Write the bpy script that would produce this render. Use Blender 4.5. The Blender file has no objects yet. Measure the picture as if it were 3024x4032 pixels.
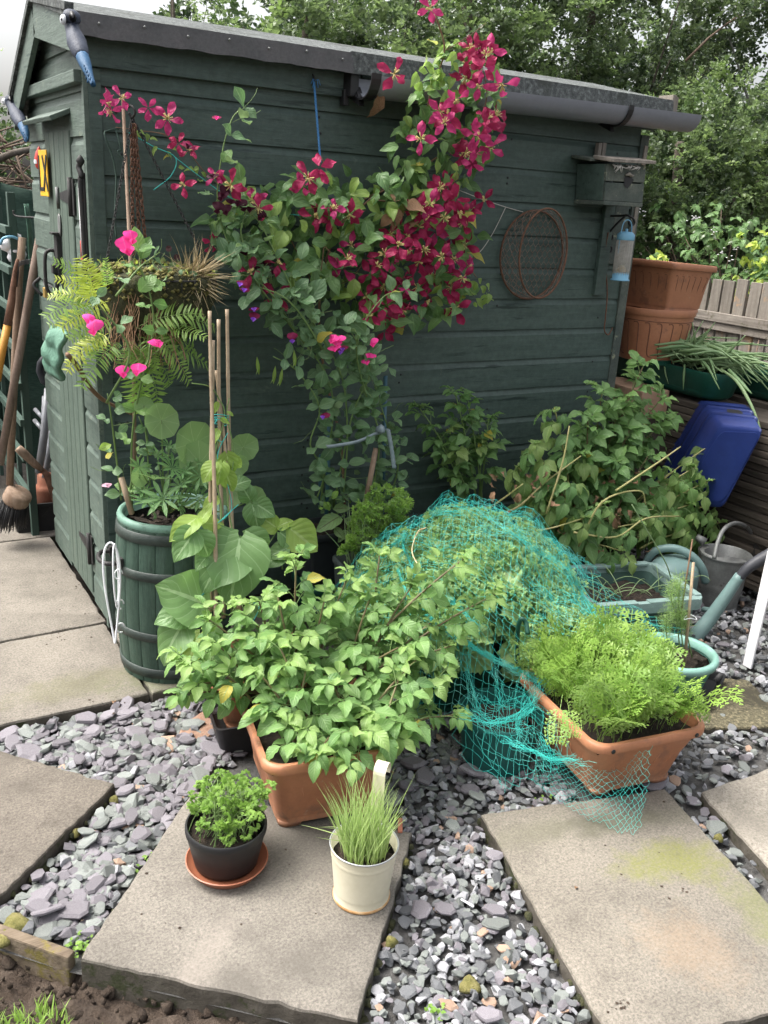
import bpy, bmesh, math, random
import numpy as np
from mathutils import Vector, Matrix, Euler
R_ = math.radians
S = bpy.context.scene
COL = S.collection

# ---------------------------------------------------------------- camera, sky, sun, exposure
PITCH, ROLL, YAW, FOC, CAMH = R_(19.0), R_(3.42), R_(31.72), 3550.0, 1.5
_f = Vector((math.sin(YAW)*math.cos(PITCH), math.cos(YAW)*math.cos(PITCH), -math.sin(PITCH)))
_r = Vector((math.cos(YAW), -math.sin(YAW), 0)); _u = _r.cross(_f)
_r2 = _r*math.cos(ROLL) + _u*math.sin(ROLL); _u2 = _u*math.cos(ROLL) - _r*math.sin(ROLL)
CAMP = Vector((0, 0, CAMH))
cam = bpy.data.cameras.new('camera'); camo = bpy.data.objects.new('camera', cam); COL.objects.link(camo)
camo.matrix_world = Matrix(((_r2.x, _u2.x, -_f.x, 0), (_r2.y, _u2.y, -_f.y, 0), (_r2.z, _u2.z, -_f.z, CAMH), (0, 0, 0, 1)))
cam.sensor_fit = 'VERTICAL'; cam.sensor_height = 36.0; cam.lens = FOC/4032*36.0
cam.clip_start = 0.05; cam.clip_end = 500
S.camera = camo

SUN_AZ, SUN_EL = R_(-52), R_(60)        # azimuth from +Y towards +X
W = bpy.data.worlds.new('World'); S.world = W; W.use_nodes = True
nt = W.node_tree; nt.nodes.clear()
sky = nt.nodes.new('ShaderNodeTexSky'); sky.sky_type = 'NISHITA'; sky.sun_disc = False
sky.sun_elevation = SUN_EL; sky.sun_rotation = SUN_AZ; sky.air_density = 1.0; sky.dust_density = 8.0; sky.ozone_density = 0.6
hs = nt.nodes.new('ShaderNodeHueSaturation'); hs.inputs['Saturation'].default_value = 0.28; hs.inputs['Value'].default_value = 1.0
bg = nt.nodes.new('ShaderNodeBackground'); bg.inputs['Strength'].default_value = 0.15
wo = nt.nodes.new('ShaderNodeOutputWorld')
nt.links.new(sky.outputs[0], hs.inputs['Color']); nt.links.new(hs.outputs[0], bg.inputs['Color']); nt.links.new(bg.outputs[0], wo.inputs['Surface'])
sl = bpy.data.lights.new('sun', 'SUN'); sl.energy = 1.05; sl.angle = R_(26); sl.color = (1.0, 0.955, 0.88)
so = bpy.data.objects.new('sun', sl); COL.objects.link(so)
sd = Vector((math.sin(SUN_AZ)*math.cos(SUN_EL), math.cos(SUN_AZ)*math.cos(SUN_EL), math.sin(SUN_EL)))
so.rotation_euler = sd.to_track_quat('Z', 'Y').to_euler()
S.view_settings.view_transform = 'Standard'; S.view_settings.look = 'None'
S.view_settings.gamma = 1.0; S.view_settings.use_curve_mapping = False
S.view_settings.exposure = 1.55
S.render.engine = 'CYCLES'
S.cycles.max_bounces = 6; S.cycles.diffuse_bounces = 3; S.cycles.glossy_bounces = 2; S.cycles.transmission_bounces = 4; S.cycles.transparent_max_bounces = 6
S.cycles.use_denoising = True; S.cycles.sample_clamp_indirect = 4.0

# ---------------------------------------------------------------- measuring: photo pixel + one known coordinate -> point of the place
def _ray(px, py):
    return _r2*(px-1512) - _u2*(py-2016) + _f*FOC
def onZ(px, py, z=0.0):
    d = _ray(px, py); return CAMP + d*((z-CAMH)/d.z)
def onY(px, py, y):
    d = _ray(px, py); return CAMP + d*(y/d.y)
def onX(px, py, x):
    d = _ray(px, py); return CAMP + d*(x/d.x)
K = 3024/1659.0
def dY(x, y, Y): return onY(x*K, y*K, Y)     # 1659-wide reading
def inpoly(x, y, P):
    c = False; n = len(P); j = n-1
    for i in range(n):
        if (P[i][1] > y) != (P[j][1] > y) and x < (P[j][0]-P[i][0])*(y-P[i][1])/(P[j][1]-P[i][1])+P[i][0]: c = not c
        j = i
    return c
def polypts(P, n, rs):
    xs = [p[0] for p in P]; ys = [p[1] for p in P]; out = []
    while len(out) < n:
        x = rs.uniform(min(xs), max(xs)); y = rs.uniform(min(ys), max(ys))
        if inpoly(x, y, P): out.append((x, y))
    return out

# ---------------------------------------------------------------- materials
class NT:
    def __init__(s, m):
        s.t = m.node_tree; s.t.nodes.clear()
    def n(s, kind, **kw):
        nd = s.t.nodes.new('ShaderNode'+kind)
        for k, v in kw.items():
            if k in nd.inputs: nd.inputs[k].default_value = v
            else: setattr(nd, k, v)
        return nd
    def l(s, a, b): s.t.links.new(a, b)
def c4(c): return (c[0], c[1], c[2], 1.0)
def ramp(N, fac, stops):
    r = N.n('ValToRGB'); e = r.color_ramp.elements
    while len(e) < len(stops): e.new(0.5)
    for i, (p, c) in enumerate(stops): e[i].position = p; e[i].color = c4(c)
    N.l(fac, r.inputs[0]); return r.outputs[0]
def mixc(N, fac, a, b, mode='MIX'):
    m = N.n('Mix', data_type='RGBA', blend_type=mode)
    if isinstance(fac, (int, float)): m.inputs[0].default_value = fac
    else: N.l(fac, m.inputs[0])
    for i, v in ((6, a), (7, b)):
        if isinstance(v, tuple): m.inputs[i].default_value = c4(v)
        else: N.l(v, m.inputs[i])
    return m.outputs[2]
def math_(N, op, a, b=None, clamp=False):
    m = N.n('Math', operation=op); m.use_clamp = clamp
    for i, v in ((0, a), (1, b)):
        if v is None: continue
        if isinstance(v, (int, float)): m.inputs[i].default_value = v
        else: N.l(v, m.inputs[i])
    return m.outputs[0]
def noise(N, vec, scale, detail=5, rough=0.6):
    n = N.n('TexNoise', Scale=scale, Detail=detail, Roughness=rough); N.l(vec, n.inputs['Vector']); return n.outputs['Fac']
def coords(N, stretch=(1, 1, 1), world=False):
    if world:
        g = N.n('NewGeometry'); v = g.outputs['Position']
    else:
        tc = N.n('TexCoord'); v = tc.outputs['Object']
        oi = N.n('ObjectInfo'); a = N.n('VectorMath', operation='ADD')
        sc = N.n('VectorMath', operation='SCALE'); sc.inputs[0].default_value = (37.0, 91.0, 53.0); N.l(oi.outputs['Random'], sc.inputs['Scale'])
        N.l(v, a.inputs[0]); N.l(sc.outputs[0], a.inputs[1]); v = a.outputs[0]
    m = N.n('Mapping'); m.inputs['Scale'].default_value = stretch; N.l(v, m.inputs['Vector'])
    return m.outputs[0]
MATS = {}
def surf(name, cols, scale=10, rough=0.7, bump=0.25, bscale=None, stretch=(1, 1, 1), spots=None, spot_scale=6, spot_amt=0.62, metal=0.0, world=False,
         detail=8, spec=0.4, fine=0.0, rnd=0.0, bdist=0.004, spots2=None, spot2_scale=20, spot2_amt=0.6, splash=None):
    m = bpy.data.materials.new(name); m.use_nodes = True; N = NT(m)
    v = coords(N, stretch, world); v1 = coords(N, (1, 1, 1), world)
    f = noise(N, v, scale, detail, 0.65)
    k = len(cols)
    col = ramp(N, f, [(0.3+0.4*i/max(1, k-1), c) for i, c in enumerate(cols)])
    if fine > 0:
        fn = noise(N, v1, scale*14, 3, 0.7)
        col = mixc(N, fine, col, ramp(N, fn, [(0.3, (0.25, 0.25, 0.25)), (0.7, (0.75, 0.75, 0.75))]), 'OVERLAY')
    if spots:
        sp = noise(N, v1, spot_scale, 6, 0.7)
        col = mixc(N, ramp(N, sp, [(spot_amt-0.02, (0, 0, 0)), (spot_amt+0.05, (1, 1, 1))]), col, spots)
    if spots2:
        sp = noise(N, v, spot2_scale, 6, 0.7)
        col = mixc(N, ramp(N, sp, [(spot2_amt-0.02, (0, 0, 0)), (spot2_amt+0.06, (1, 1, 1))]), col, spots2)
    if splash:
        g_ = N.n('NewGeometry'); sz = N.n('SeparateXYZ'); N.l(g_.outputs['Position'], sz.inputs[0])
        hh = math_(N, 'ADD', math_(N, 'MULTIPLY', sz.outputs[2], 4.5), math_(N, 'MULTIPLY', noise(N, g_.outputs['Position'], 26, 7, 0.75), 1.5))
        col = mixc(N, ramp(N, hh, [(0.62, (0.8, 0.8, 0.8)), (1.0, (0, 0, 0))]), col, splash)
    if rnd > 0:
        oi = N.n('ObjectInfo'); at = N.n('Attribute', attribute_name='rnd')
        rr = math_(N, 'FRACT', math_(N, 'ADD', oi.outputs['Random'], at.outputs['Fac']))
        h = N.n('HueSaturation'); N.l(col, h.inputs['Color'])
        mr = N.n('MapRange'); mr.inputs['To Min'].default_value = 1-rnd; mr.inputs['To Max'].default_value = 1+rnd; N.l(rr, mr.inputs['Value'])
        N.l(mr.outputs[0], h.inputs['Value']); col = h.outputs[0]
    p = N.n('BsdfPrincipled', Roughness=rough, Metallic=metal); p.inputs['Specular IOR Level'].default_value = spec
    N.l(col, p.inputs['Base Color'])
    if rough < 0.95:
        rv = N.n('MapRange'); rv.inputs['To Min'].default_value = max(0.05, rough-0.12); rv.inputs['To Max'].default_value = min(1, rough+0.15)
        N.l(noise(N, v1, scale*2.3, 4, 0.6), rv.inputs['Value']); N.l(rv.outputs[0], p.inputs['Roughness'])
    if bump > 0:
        b = N.n('Bump', Strength=bump, Distance=bdist)
        N.l(noise(N, v, bscale or scale*3, 6, 0.7), b.inputs['Height']); N.l(b.outputs[0], p.inputs['Normal'])
    o = N.n('OutputMaterial'); N.l(p.outputs[0], o.inputs[0])
    MATS[name] = m; return m
def leafmat(name, c1, c2, vein, nvein=7, veinw=0.10, slant=0.9, trans=0.4, rough=0.42, rv=0.35, spec=0.35, radial=0, tip=None, bump=0.35, yellow=0.0):
    m = bpy.data.materials.new(name); m.use_nodes = True; N = NT(m)
    uv = N.n('UVMap'); sx = N.n('SeparateXYZ'); N.l(uv.outputs[0], sx.inputs[0])
    u = math_(N, 'ABSOLUTE', math_(N, 'SUBTRACT', math_(N, 'MULTIPLY', sx.outputs[0], 2.0), 1.0)); vv = sx.outputs[1]
    oi = N.n('ObjectInfo'); at = N.n('Attribute', attribute_name='rnd')
    rr = math_(N, 'FRACT', math_(N, 'ADD', oi.outputs['Random'], at.outputs['Fac']))
    if radial:
        ph = math_(N, 'MULTIPLY', sx.outputs[0], float(radial))
        tri = math_(N, 'ABSOLUTE', math_(N, 'SUBTRACT', math_(N, 'FRACT', ph), 0.5))
        vm = math_(N, 'LESS_THAN', tri, math_(N, 'DIVIDE', 0.02, math_(N, 'ADD', vv, 0.12)))
        hgt = tri
    else:
        ph = math_(N, 'SUBTRACT', math_(N, 'MULTIPLY', vv, float(nvein)), math_(N, 'MULTIPLY', u, slant*nvein*0.28))
        tri = math_(N, 'MULTIPLY', math_(N, 'ABSOLUTE', math_(N, 'SUBTRACT', math_(N, 'FRACT', ph), 0.5)), 2.0)
        lat = math_(N, 'LESS_THAN', tri, veinw)
        rib = math_(N, 'LESS_THAN', u, 0.07)
        vm = math_(N, 'MAXIMUM', math_(N, 'MULTIPLY', lat, 0.42), rib); hgt = tri
    g = N.n('NewGeometry')
    ns = noise(N, coords(N, (1, 1, 1)), 30, 4, 0.6)
    f = math_(N, 'ADD', math_(N, 'MULTIPLY', rr, 0.75), math_(N, 'MULTIPLY', ns, 0.35), True)
    col = mixc(N, f, c1, c2)
    if yellow > 0:
        col = mixc(N, math_(N, 'GREATER_THAN', rr, 1-yellow*.6), col, (0.34, 0.30, 0.05))
    if tip: col = mixc(N, math_(N, 'MULTIPLY', math_(N, 'POWER', vv, 3.0), 0.8), col, tip)
    col = mixc(N, math_(N, 'MULTIPLY', vm, 0.65), col, vein)
    back = mixc(N, 0.35, col, (0.30, 0.36, 0.22))
    col = mixc(N, g.outputs['Backfacing'], col, back)
    p = N.n('BsdfPrincipled', Roughness=rough); p.inputs['Specular IOR Level'].default_value = spec; N.l(col, p.inputs['Base Color'])
    b = N.n('Bump', Strength=bump, Distance=0.003); N.l(hgt, b.inputs['Height']); N.l(b.outputs[0], p.inputs['Normal'])
    t = N.n('BsdfTranslucent'); tc = mixc(N, 0.55, col, (0.46, 0.60, 0.12), 'MULTIPLY')
    h = N.n('HueSaturation'); h.inputs['Value'].default_value = 2.3; h.inputs['Saturation'].default_value = 0.95; N.l(tc, h.inputs['Color']); N.l(h.outputs[0], t.inputs['Color'])
    mx = N.n('MixShader'); mx.inputs[0].default_value = trans; N.l(p.outputs[0], mx.inputs[1]); N.l(t.outputs[0], mx.inputs[2])
    o = N.n('OutputMaterial'); N.l(mx.outputs[0], o.inputs[0]); MATS[name] = m; return m

# ---------------------------------------------------------------- mesh helpers
class MB:
    def __init__(s): s.v = []; s.f = []; s.m = []; s.sm = []
    def add(s, vs, fs, mi=0, sm=True):
        o = len(s.v); s.v += [tuple(v) for v in vs]
        for f in fs: s.f.append([i+o for i in f]); s.m.append(mi); s.sm.append(sm)
    def box(s, c, d, rot=None, mi=0, taper=1.0, ch=0.0):
        hx, hy, hz = d[0]/2, d[1]/2, d[2]/2
        if ch <= 0:
            P = [(x*hx*(taper if z > 0 else 1), y*hy*(taper if z > 0 else 1), z*hz) for z in (-1, 1) for y in (-1, 1) for x in (-1, 1)]
            F = [(0, 2, 3, 1), (4, 5, 7, 6), (0, 1, 5, 4), (2, 6, 7, 3), (0, 4, 6, 2), (1, 3, 7, 5)]
        else:
            bm = bmesh.new(); bmesh.ops.create_cube(bm, size=1.0)
            bmesh.ops.scale(bm, vec=d, verts=bm.verts); bmesh.ops.bevel(bm, geom=bm.edges[:], offset=ch, segments=2, profile=0.6, affect='EDGES')
            bm.verts.index_update(); P = [tuple(v.co) for v in bm.verts]; F = [[v.index for v in f.verts] for f in bm.faces]; bm.free()
        Rm = (rot if isinstance(rot, Matrix) else Euler(rot or (0, 0, 0)).to_matrix())
        s.add([tuple(Rm @ Vector(p) + Vector(c)) for p in P], F, mi, False); return s
    def tube(s, pts, r, n=8, mi=0, cap=True):
        pts = [Vector(p) for p in pts]; k = len(pts)
        rs = r if isinstance(r, (list, tuple)) else [r]*k
        vs = []; prev = None
        for i, p in enumerate(pts):
            t = (pts[min(i+1, k-1)]-pts[max(i-1, 0)])
            t = t.normalized() if t.length > 1e-9 else Vector((0, 0, 1))
            if prev is None:
                a = Vector((0, 0, 1)) if abs(t.z) < 0.9 else Vector((1, 0, 0)); x = t.cross(a).normalized()
            else:
                x = prev - t*prev.dot(t); x = x.normalized() if x.length > 1e-6 else t.orthogonal().normalized()
            prev = x; y = t.cross(x)
            for j in range(n):
                a = 2*math.pi*j/n; vs.append(p + (x*math.cos(a)+y*math.sin(a))*rs[i])
        fs = [(i*n+j, i*n+(j+1) % n, (i+1)*n+(j+1) % n, (i+1)*n+j) for i in range(k-1) for j in range(n)]
        if cap: fs += [tuple(range(n-1, -1, -1)), tuple((k-1)*n+j for j in range(n))]
        s.add(vs, fs, mi); return s
    def lathe(s, prof, c=(0, 0, 0), n=40, mi=0, rot=None, wob=None):
        Rm = Euler(rot).to_matrix() if rot else None; vs = []
        for (r, z) in prof:
            for j in range(n):
                a = 2*math.pi*j/n; rr = r*(1+(wob(a, z) if wob else 0))
                p = Vector((rr*math.cos(a), rr*math.sin(a), z)); p = Rm @ p if Rm else p
                vs.append(p+Vector(c))
        fs = [(i*n+j, i*n+(j+1) % n, (i+1)*n+(j+1) % n, (i+1)*n+j) for i in range(len(prof)-1) for j in range(n)]
        ringy = prof[0][0] > 1e-4 and abs(prof[0][0]-prof[-1][0]) < .02 and abs(prof[0][1]-prof[-1][1]) < .06
        if prof[0][0] > 1e-4 and not ringy: fs.append(tuple(range(n-1, -1, -1)))
        if prof[-1][0] > 1e-4 and not ringy: fs.append(tuple((len(prof)-1)*n+j for j in range(n)))
        s.add(vs, fs, mi); return s
    def loft(s, rings, mi=0, capb=True, capt=False, sm=True):
        n = len(rings[0]); vs = [p for r in rings for p in r]
        fs = [(i*n+j, i*n+(j+1) % n, (i+1)*n+(j+1) % n, (i+1)*n+j) for i in range(len(rings)-1) for j in range(n)]
        if capb: fs.append(tuple(range(n-1, -1, -1)))
        if capt: fs.append(tuple((len(rings)-1)*n+j for j in range(n)))
        s.add(vs, fs, mi, sm); return s
    def prism(s, outline, thick, M=None, mi=0):
        n = len(outline); M = M or Matrix.Identity(4)
        vs = [M @ Vector((x, y, -thick/2)) for x, y in outline] + [M @ Vector((x, y, thick/2)) for x, y in outline]
        fs = [tuple(range(n-1, -1, -1)), tuple(range(n, 2*n))] + [(i, (i+1) % n, n+(i+1) % n, n+i) for i in range(n)]
        s.add(vs, fs, mi, False); return s
    def mesh(s, name, mats, auto=True):
        me = bpy.data.meshes.new(name); me.from_pydata(s.v, [], s.f)
        for m in (mats if isinstance(mats, (list, tuple)) else [mats]): me.materials.append(m)
        me.polygons.foreach_set('material_index', s.m); me.polygons.foreach_set('use_smooth', s.sm)
        me.update(); return me
    def build(s, name, mats, parent=None, bevel=0, sharp=None, loc=None):
        me = s.mesh(name, mats)
        if sharp: me.set_sharp_from_angle(angle=R_(sharp))
        o = bpy.data.objects.new(name, me); COL.objects.link(o)
        if parent: o.parent = parent
        if loc: o.location = loc
        if bevel:
            md = o.modifiers.new('b', 'BEVEL'); md.width = bevel; md.segments = 2; md.limit_method = 'ANGLE'; md.angle_limit = R_(40)
        return o
def tag(o, label=None, cat=None, group=None, kind=None):
    for k, v in (('label', label), ('category', cat), ('group', group), ('kind', kind)):
        if v: o[k] = v
    return o
def thing(name, label, cat, loc=(0, 0, 0), rz=0, group=None):
    o = bpy.data.objects.new(name, None); COL.objects.link(o); o.empty_display_size = 0.05
    o.location = loc; o.rotation_euler = (0, 0, rz); return tag(o, label, cat, group)
def obj(name, me, parent=None, M=None):
    o = bpy.data.objects.new(name, me); COL.objects.link(o)
    if parent is not None: o.parent = parent
    if M is not None: o.matrix_basis = M
    return o
def npmesh(name, V, F, mats, uv=None, rnd=None, mi=None, smooth=True):
    V = np.asarray(V, np.float32); F = np.asarray(F, np.int32); k = F.shape[1]
    me = bpy.data.meshes.new(name); me.vertices.add(len(V)); me.vertices.foreach_set('co', V.ravel())
    me.loops.add(F.size); me.loops.foreach_set('vertex_index', F.ravel())
    me.polygons.add(len(F)); me.polygons.foreach_set('loop_start', np.arange(0, F.size, k, dtype=np.int32))
    me.polygons.foreach_set('loop_total', np.full(len(F), k, np.int32))
    for m in (mats if isinstance(mats, (list, tuple)) else [mats]): me.materials.append(m)
    if mi is not None: me.polygons.foreach_set('material_index', np.asarray(mi, np.int32))
    me.polygons.foreach_set('use_smooth', np.full(len(F), smooth, bool))
    if uv is not None:
        l = me.uv_layers.new(name='UVMap'); l.data.foreach_set('uv', np.asarray(uv, np.float32)[F.ravel()].ravel())
    if rnd is not None:
        a = me.attributes.new('rnd', 'FLOAT', 'POINT'); a.data.foreach_set('value', np.asarray(rnd, np.float32))
    me.update(calc_edges=True); return me
def frame(p, d, n, s=1.0, sx=None):
    """matrix with local +Y along d, +Z near n"""
    d = Vector(d).normalized(); n = Vector(n); x = d.cross(n)
    if x.length < 1e-5: x = d.orthogonal()
    x.normalize(); z = x.cross(d)
    sx = sx or s
    return Matrix(((x.x*sx, d.x*s, z.x*s, p[0]), (x.y*sx, d.y*s, z.y*s, p[1]), (x.z*sx, d.z*s, z.z*s, p[2]), (0, 0, 0, 1)))

# leaf templates: V, F(quads), UV ; length 1 along +Y
def leaf_t(width=0.6, nl=8, nw=3, fold=0.25, droop=0.3, ruf=0.03, nr=6, base=0.0, peak=0.42, sharp=1.0, seed=0, wave=0.0, lobes=0, lobe_d=0.0):
    rs = np.random.RandomState(seed); V = []; UV = []
    ks = np.linspace(-1, 1, 2*nw+1); ph = rs.uniform(0, 6.28, 2)
    for i in range(nl+1):
        t = i/nl; tt = min(max(t, 0.004), 0.996)
        e = math.log(0.5)/math.log(peak); w = math.sin(math.pi*tt**e)**sharp
        if lobes: w *= 1-lobe_d*(0.5+0.5*math.cos(2*math.pi*lobes*t))
        for u in ks:
            x = u*w*width/2; a = droop*t
            y = (math.sin(a)/a if a > 1e-4 else 1)*t - base*abs(u)**1.6*(1-t)**2.2
            z = -(1-math.cos(a))/a*t if a > 1e-4 else 0
            z += abs(x)*fold + ruf*abs(u)**2*math.sin(nr*t*3.14+ph[0 if u > 0 else 1]) + wave*math.sin(t*5+ph[0])*u*w*0.3
            V.append((x, y, z)); UV.append((0.5+0.5*u, t))
    c = 2*nw+1
    F = [(i*c+j, i*c+j+1, (i+1)*c+j+1, (i+1)*c+j) for i in range(nl) for j in range(c-1)]
    return np.array(V), np.array(F), np.array(UV)
def disc_t(n=28, rings=3, cup=0.15, ruf=0.05, seed=0, scal=0.05):
    rs = np.random.RandomState(seed); V = []; UV = []; F = []
    p = rs.uniform(0, 6.28, 3)
    for i in range(rings+1):
        r = max(0.02, i/rings)
        for j in range(n+1):
            a = 2*math.pi*j/n; rr = r*(1+scal*r*math.cos(9*a+p[0])*0.6+0.06*r*math.sin(2*a+p[1]))
            V.append((rr*math.cos(a), rr*math.sin(a), cup*r*r+ruf*r*math.sin(3*a+p[2]))); UV.append((j/n, r))
    for i in range(rings):
        for j in range(n): q = i*(n+1)+j; F.append((q, q+1, q+n+2, q+n+1))
    return np.array(V), np.array(F), np.array(UV)
def blades_t(rows):
    """several flat leaf blades in one template: rows of (base xyz, dir, normal, length, width)"""
    V = []; F = []; UV = []
    for (p, d, n, L, w) in rows:
        p = np.array(p, float); d = np.array(d, float); d /= np.linalg.norm(d); x = np.cross(d, n); x /= (np.linalg.norm(x)+1e-9); z = np.cross(x, d); o = len(V)
        for t, ww, zz in ((0, .25, 0), (.3, 1, .04), (.65, .85, .03), (1, .05, -.06)):
            for sgn in (-1, 1):
                V.append(p+d*L*t+x*sgn*w*ww/2+z*zz*L); UV.append((0.5+0.5*sgn, t))
        for i in range(3): q = o+2*i; F.append((q, q+1, q+3, q+2))
    return np.array(V), np.array(F), np.array(UV)
def tmesh(name, T, mat): return npmesh(name, T[0], T[1], mat, T[2])
def joinT(name, items, mats, rs, smooth=True):
    """items: list of (template, Matrix, material index) -> one mesh"""
    Vs = []; Fs = []; Us = []; Rn = []; Mi = []; o = 0
    for T, M, mi in items:
        A = np.array(M)[:3, :3]; t = np.array(M)[:3, 3]
        Vs.append(T[0] @ A.T + t); Fs.append(T[1]+o); Us.append(T[2]); Rn.append(np.full(len(T[0]), rs.uniform())); Mi.append(np.full(len(T[1]), mi)); o += len(T[0])
    return npmesh(name, np.vstack(Vs), np.vstack(Fs), mats, np.vstack(Us), np.hstack(Rn), np.hstack(Mi), smooth)
class Leaves:
    """leaves of one plant: the largest in view become parts, the rest one mass"""
    def __init__(s, root, name, seed=0): s.root = root; s.name = name; s.it = []; s.rs = np.random.RandomState(seed); s.meshes = {}
    def add(s, T, M, mat): s.it.append((T, M, mat))
    def finish(s, limit=300, mass='foliage', keep=None):
        inv = s.root.matrix_basis.inverted() if s.root.location.length or s.root.rotation_euler.z else Matrix.Identity(4)
        loc = Matrix.Translation(s.root.location) @ s.root.rotation_euler.to_matrix().to_4x4(); inv = loc.inverted()
        def score(q):
            M = q[1]; p = M.translation
            return M.to_3x3().col[1].length**2/max(0.2, (p-CAMP).length)**2.5
        it = sorted(s.it, key=score, reverse=True)
        for T, M, mat in it[:limit]:
            k = (id(T[0]), mat.name)
            if k not in s.meshes: s.meshes[k] = tmesh(s.name, T, mat)
            obj(s.name, s.meshes[k], s.root, inv @ M)
        rest = it[limit:]
        if rest:
            mats = []; its = []
            for T, M, mat in rest:
                if mat not in mats: mats.append(mat)
                its.append((T, inv @ M, mats.index(mat)))
            tag(obj(mass, joinT(mass, its, mats, s.rs), s.root), kind='stuff')
def bez(p0, p1, p2, n=8):
    p0, p1, p2 = Vector(p0), Vector(p1), Vector(p2)
    return [p0*(1-t)**2+p1*2*t*(1-t)+p2*t*t for t in [i/n for i in range(n+1)]]
def cat(pts, n=6):
    pts = [Vector(p) for p in pts]; q = [2*pts[0]-pts[1]]+pts+[2*pts[-1]-pts[-2]]; out = []
    for i in range(1, len(q)-2):
        for k in range(n):
            t = k/n; a, b, c, d = q[i-1:i+3]
            out.append(0.5*((2*b)+(c-a)*t+(2*a-5*b+4*c-d)*t*t+(3*b-a-3*c+d)*t**3))
    out.append(pts[-1]); return out
def rvec(rs, z=0.0):
    v = Vector((rs.normal(), rs.normal(), rs.normal()+z)); return v.normalized()
# ---------------------------------------------------------------- material library
def wc(o, root):
    """part whose mesh is in world coordinates, carried by a root that has a place of its own"""
    o.parent = root
    o.matrix_basis = (Matrix.Translation(root.location) @ root.rotation_euler.to_matrix().to_4x4()).inverted(); return o
def WB(mb, name, mats, root, bevel=0, sharp=None): return wc(mb.build(name, mats, None, bevel, sharp), root)
GREENPAINT = [(0.044, 0.068, 0.058), (0.056, 0.084, 0.072), (0.067, 0.097, 0.083)]
m_paint = surf('green_paint', GREENPAINT, 3, 0.52, 0.5, 9, (1.2, 14, 14), spots=(0.085, 0.115, 0.095), spot_scale=14, spot_amt=0.655, fine=0.32, bdist=0.003, spec=0.35, spots2=(0.02, 0.035, 0.03), spot2_scale=2.2, spot2_amt=0.60, splash=(0.085, 0.08, 0.062))
m_paintg = surf('lit_gable_paint', [(0.058, 0.084, 0.068), (0.078, 0.108, 0.088), (0.10, 0.132, 0.108)], 3, 0.6, 0.6, 9, (14, 1.2, 14), spots=(0.14, 0.17, 0.13), spot_scale=11, spot_amt=0.64, fine=0.35, bdist=0.003, spots2=(0.035, 0.06, 0.05), spot2_scale=3, spot2_amt=0.60)  # side wall green made lighter for the stronger light on the gable
m_paintv = surf('lit_door_paint', [(0.058, 0.084, 0.066), (0.072, 0.102, 0.08), (0.092, 0.122, 0.096)], 3, 0.6, 0.5, 9, (14, 14, 1.0), spots=(0.02, 0.03, 0.025), spot_scale=30, spot_amt=0.70, fine=0.3, bdist=0.003)  # lightened like the gable, its stronger light put into the colour
m_moss_paint = surf('mossy_paint', [(0.04, 0.055, 0.048), (0.07, 0.085, 0.072), (0.12, 0.13, 0.105)], 7, 0.75, 0.6, 30, (1, 1, 1), spots=(0.24, 0.25, 0.17), spot_scale=22, spot_amt=0.62, fine=0.4)
m_felt = surf('roof_felt', [(0.030, 0.033, 0.033), (0.075, 0.082, 0.080), (0.18, 0.20, 0.19)], 60, 0.95, 0.9, 150, bdist=0.004, fine=0.5, spots=(0.05, 0.055, 0.05), spot_scale=5, spot_amt=0.55)
m_feltband = surf('felt_band', [(0.055, 0.056, 0.058), (0.08, 0.08, 0.082), (0.10, 0.095, 0.097)], 8, 0.8, 0.3, 40, fine=0.3, spots=(0.10, 0.10, 0.10), spot_scale=40, spot_amt=0.72)  # lightened tone carries the pale veil of glare over the roof edge
m_gutter = surf('gutter_plastic', [(0.17, 0.18, 0.205), (0.20, 0.21, 0.235)], 4, 0.38, 0.06, 60, (1, 8, 8), fine=0.1)
m_black = surf('black_plastic', [(0.010, 0.010, 0.011), (0.018, 0.018, 0.019)], 8, 0.45, 0.1, 50)
m_blackdull = surf('black_dull', [(0.010, 0.010, 0.010), (0.022, 0.021, 0.02)], 12, 0.8, 0.3, 50, spots=(0.05, 0.048, 0.04), spot_scale=18, spot_amt=0.66)
m_iron = surf('dark_iron', [(0.020, 0.020, 0.021), (0.042, 0.040, 0.038)], 25, 0.6, 0.3, 80, metal=0.4, spots=(0.10, 0.05, 0.03), spot_scale=30, spot_amt=0.68)
m_rust = surf('rusty_iron', [(0.07, 0.035, 0.022), (0.13, 0.065, 0.04), (0.17, 0.09, 0.06)], 40, 0.9, 0.6, 120)
m_rustw = surf('rusty_wire', [(0.10, 0.06, 0.045), (0.20, 0.13, 0.10), (0.22, 0.19, 0.17)], 30, 0.85, 0.2, 90)
m_galv = surf('galvanised', [(0.13, 0.135, 0.13), (0.19, 0.195, 0.19), (0.25, 0.255, 0.25)], 14, 0.55, 0.15, 40, metal=0.55, spots=(0.10, 0.095, 0.085), spot_scale=7, spot_amt=0.58, fine=0.25)
m_alu = surf('ladder_grey', [(0.24, 0.25, 0.27), (0.32, 0.33, 0.35)], 12, 0.45, 0.1, 60, metal=0.3)
m_terra = surf('terracotta_plastic', [(0.30, 0.125, 0.065), (0.35, 0.15, 0.078), (0.38, 0.17, 0.09)], 6, 0.5, 0.08, 70, fine=0.12, spots=(0.26, 0.12, 0.07), spot_scale=9, spot_amt=0.60, rnd=0.06, spots2=(0.36, 0.22, 0.15), spot2_scale=24, spot2_amt=0.66, splash=(0.17, 0.10, 0.065))
m_terrad = surf('terracotta_groove', [(0.12, 0.05, 0.03), (0.16, 0.07, 0.04)], 10, 0.7, 0.1, 60)
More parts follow.
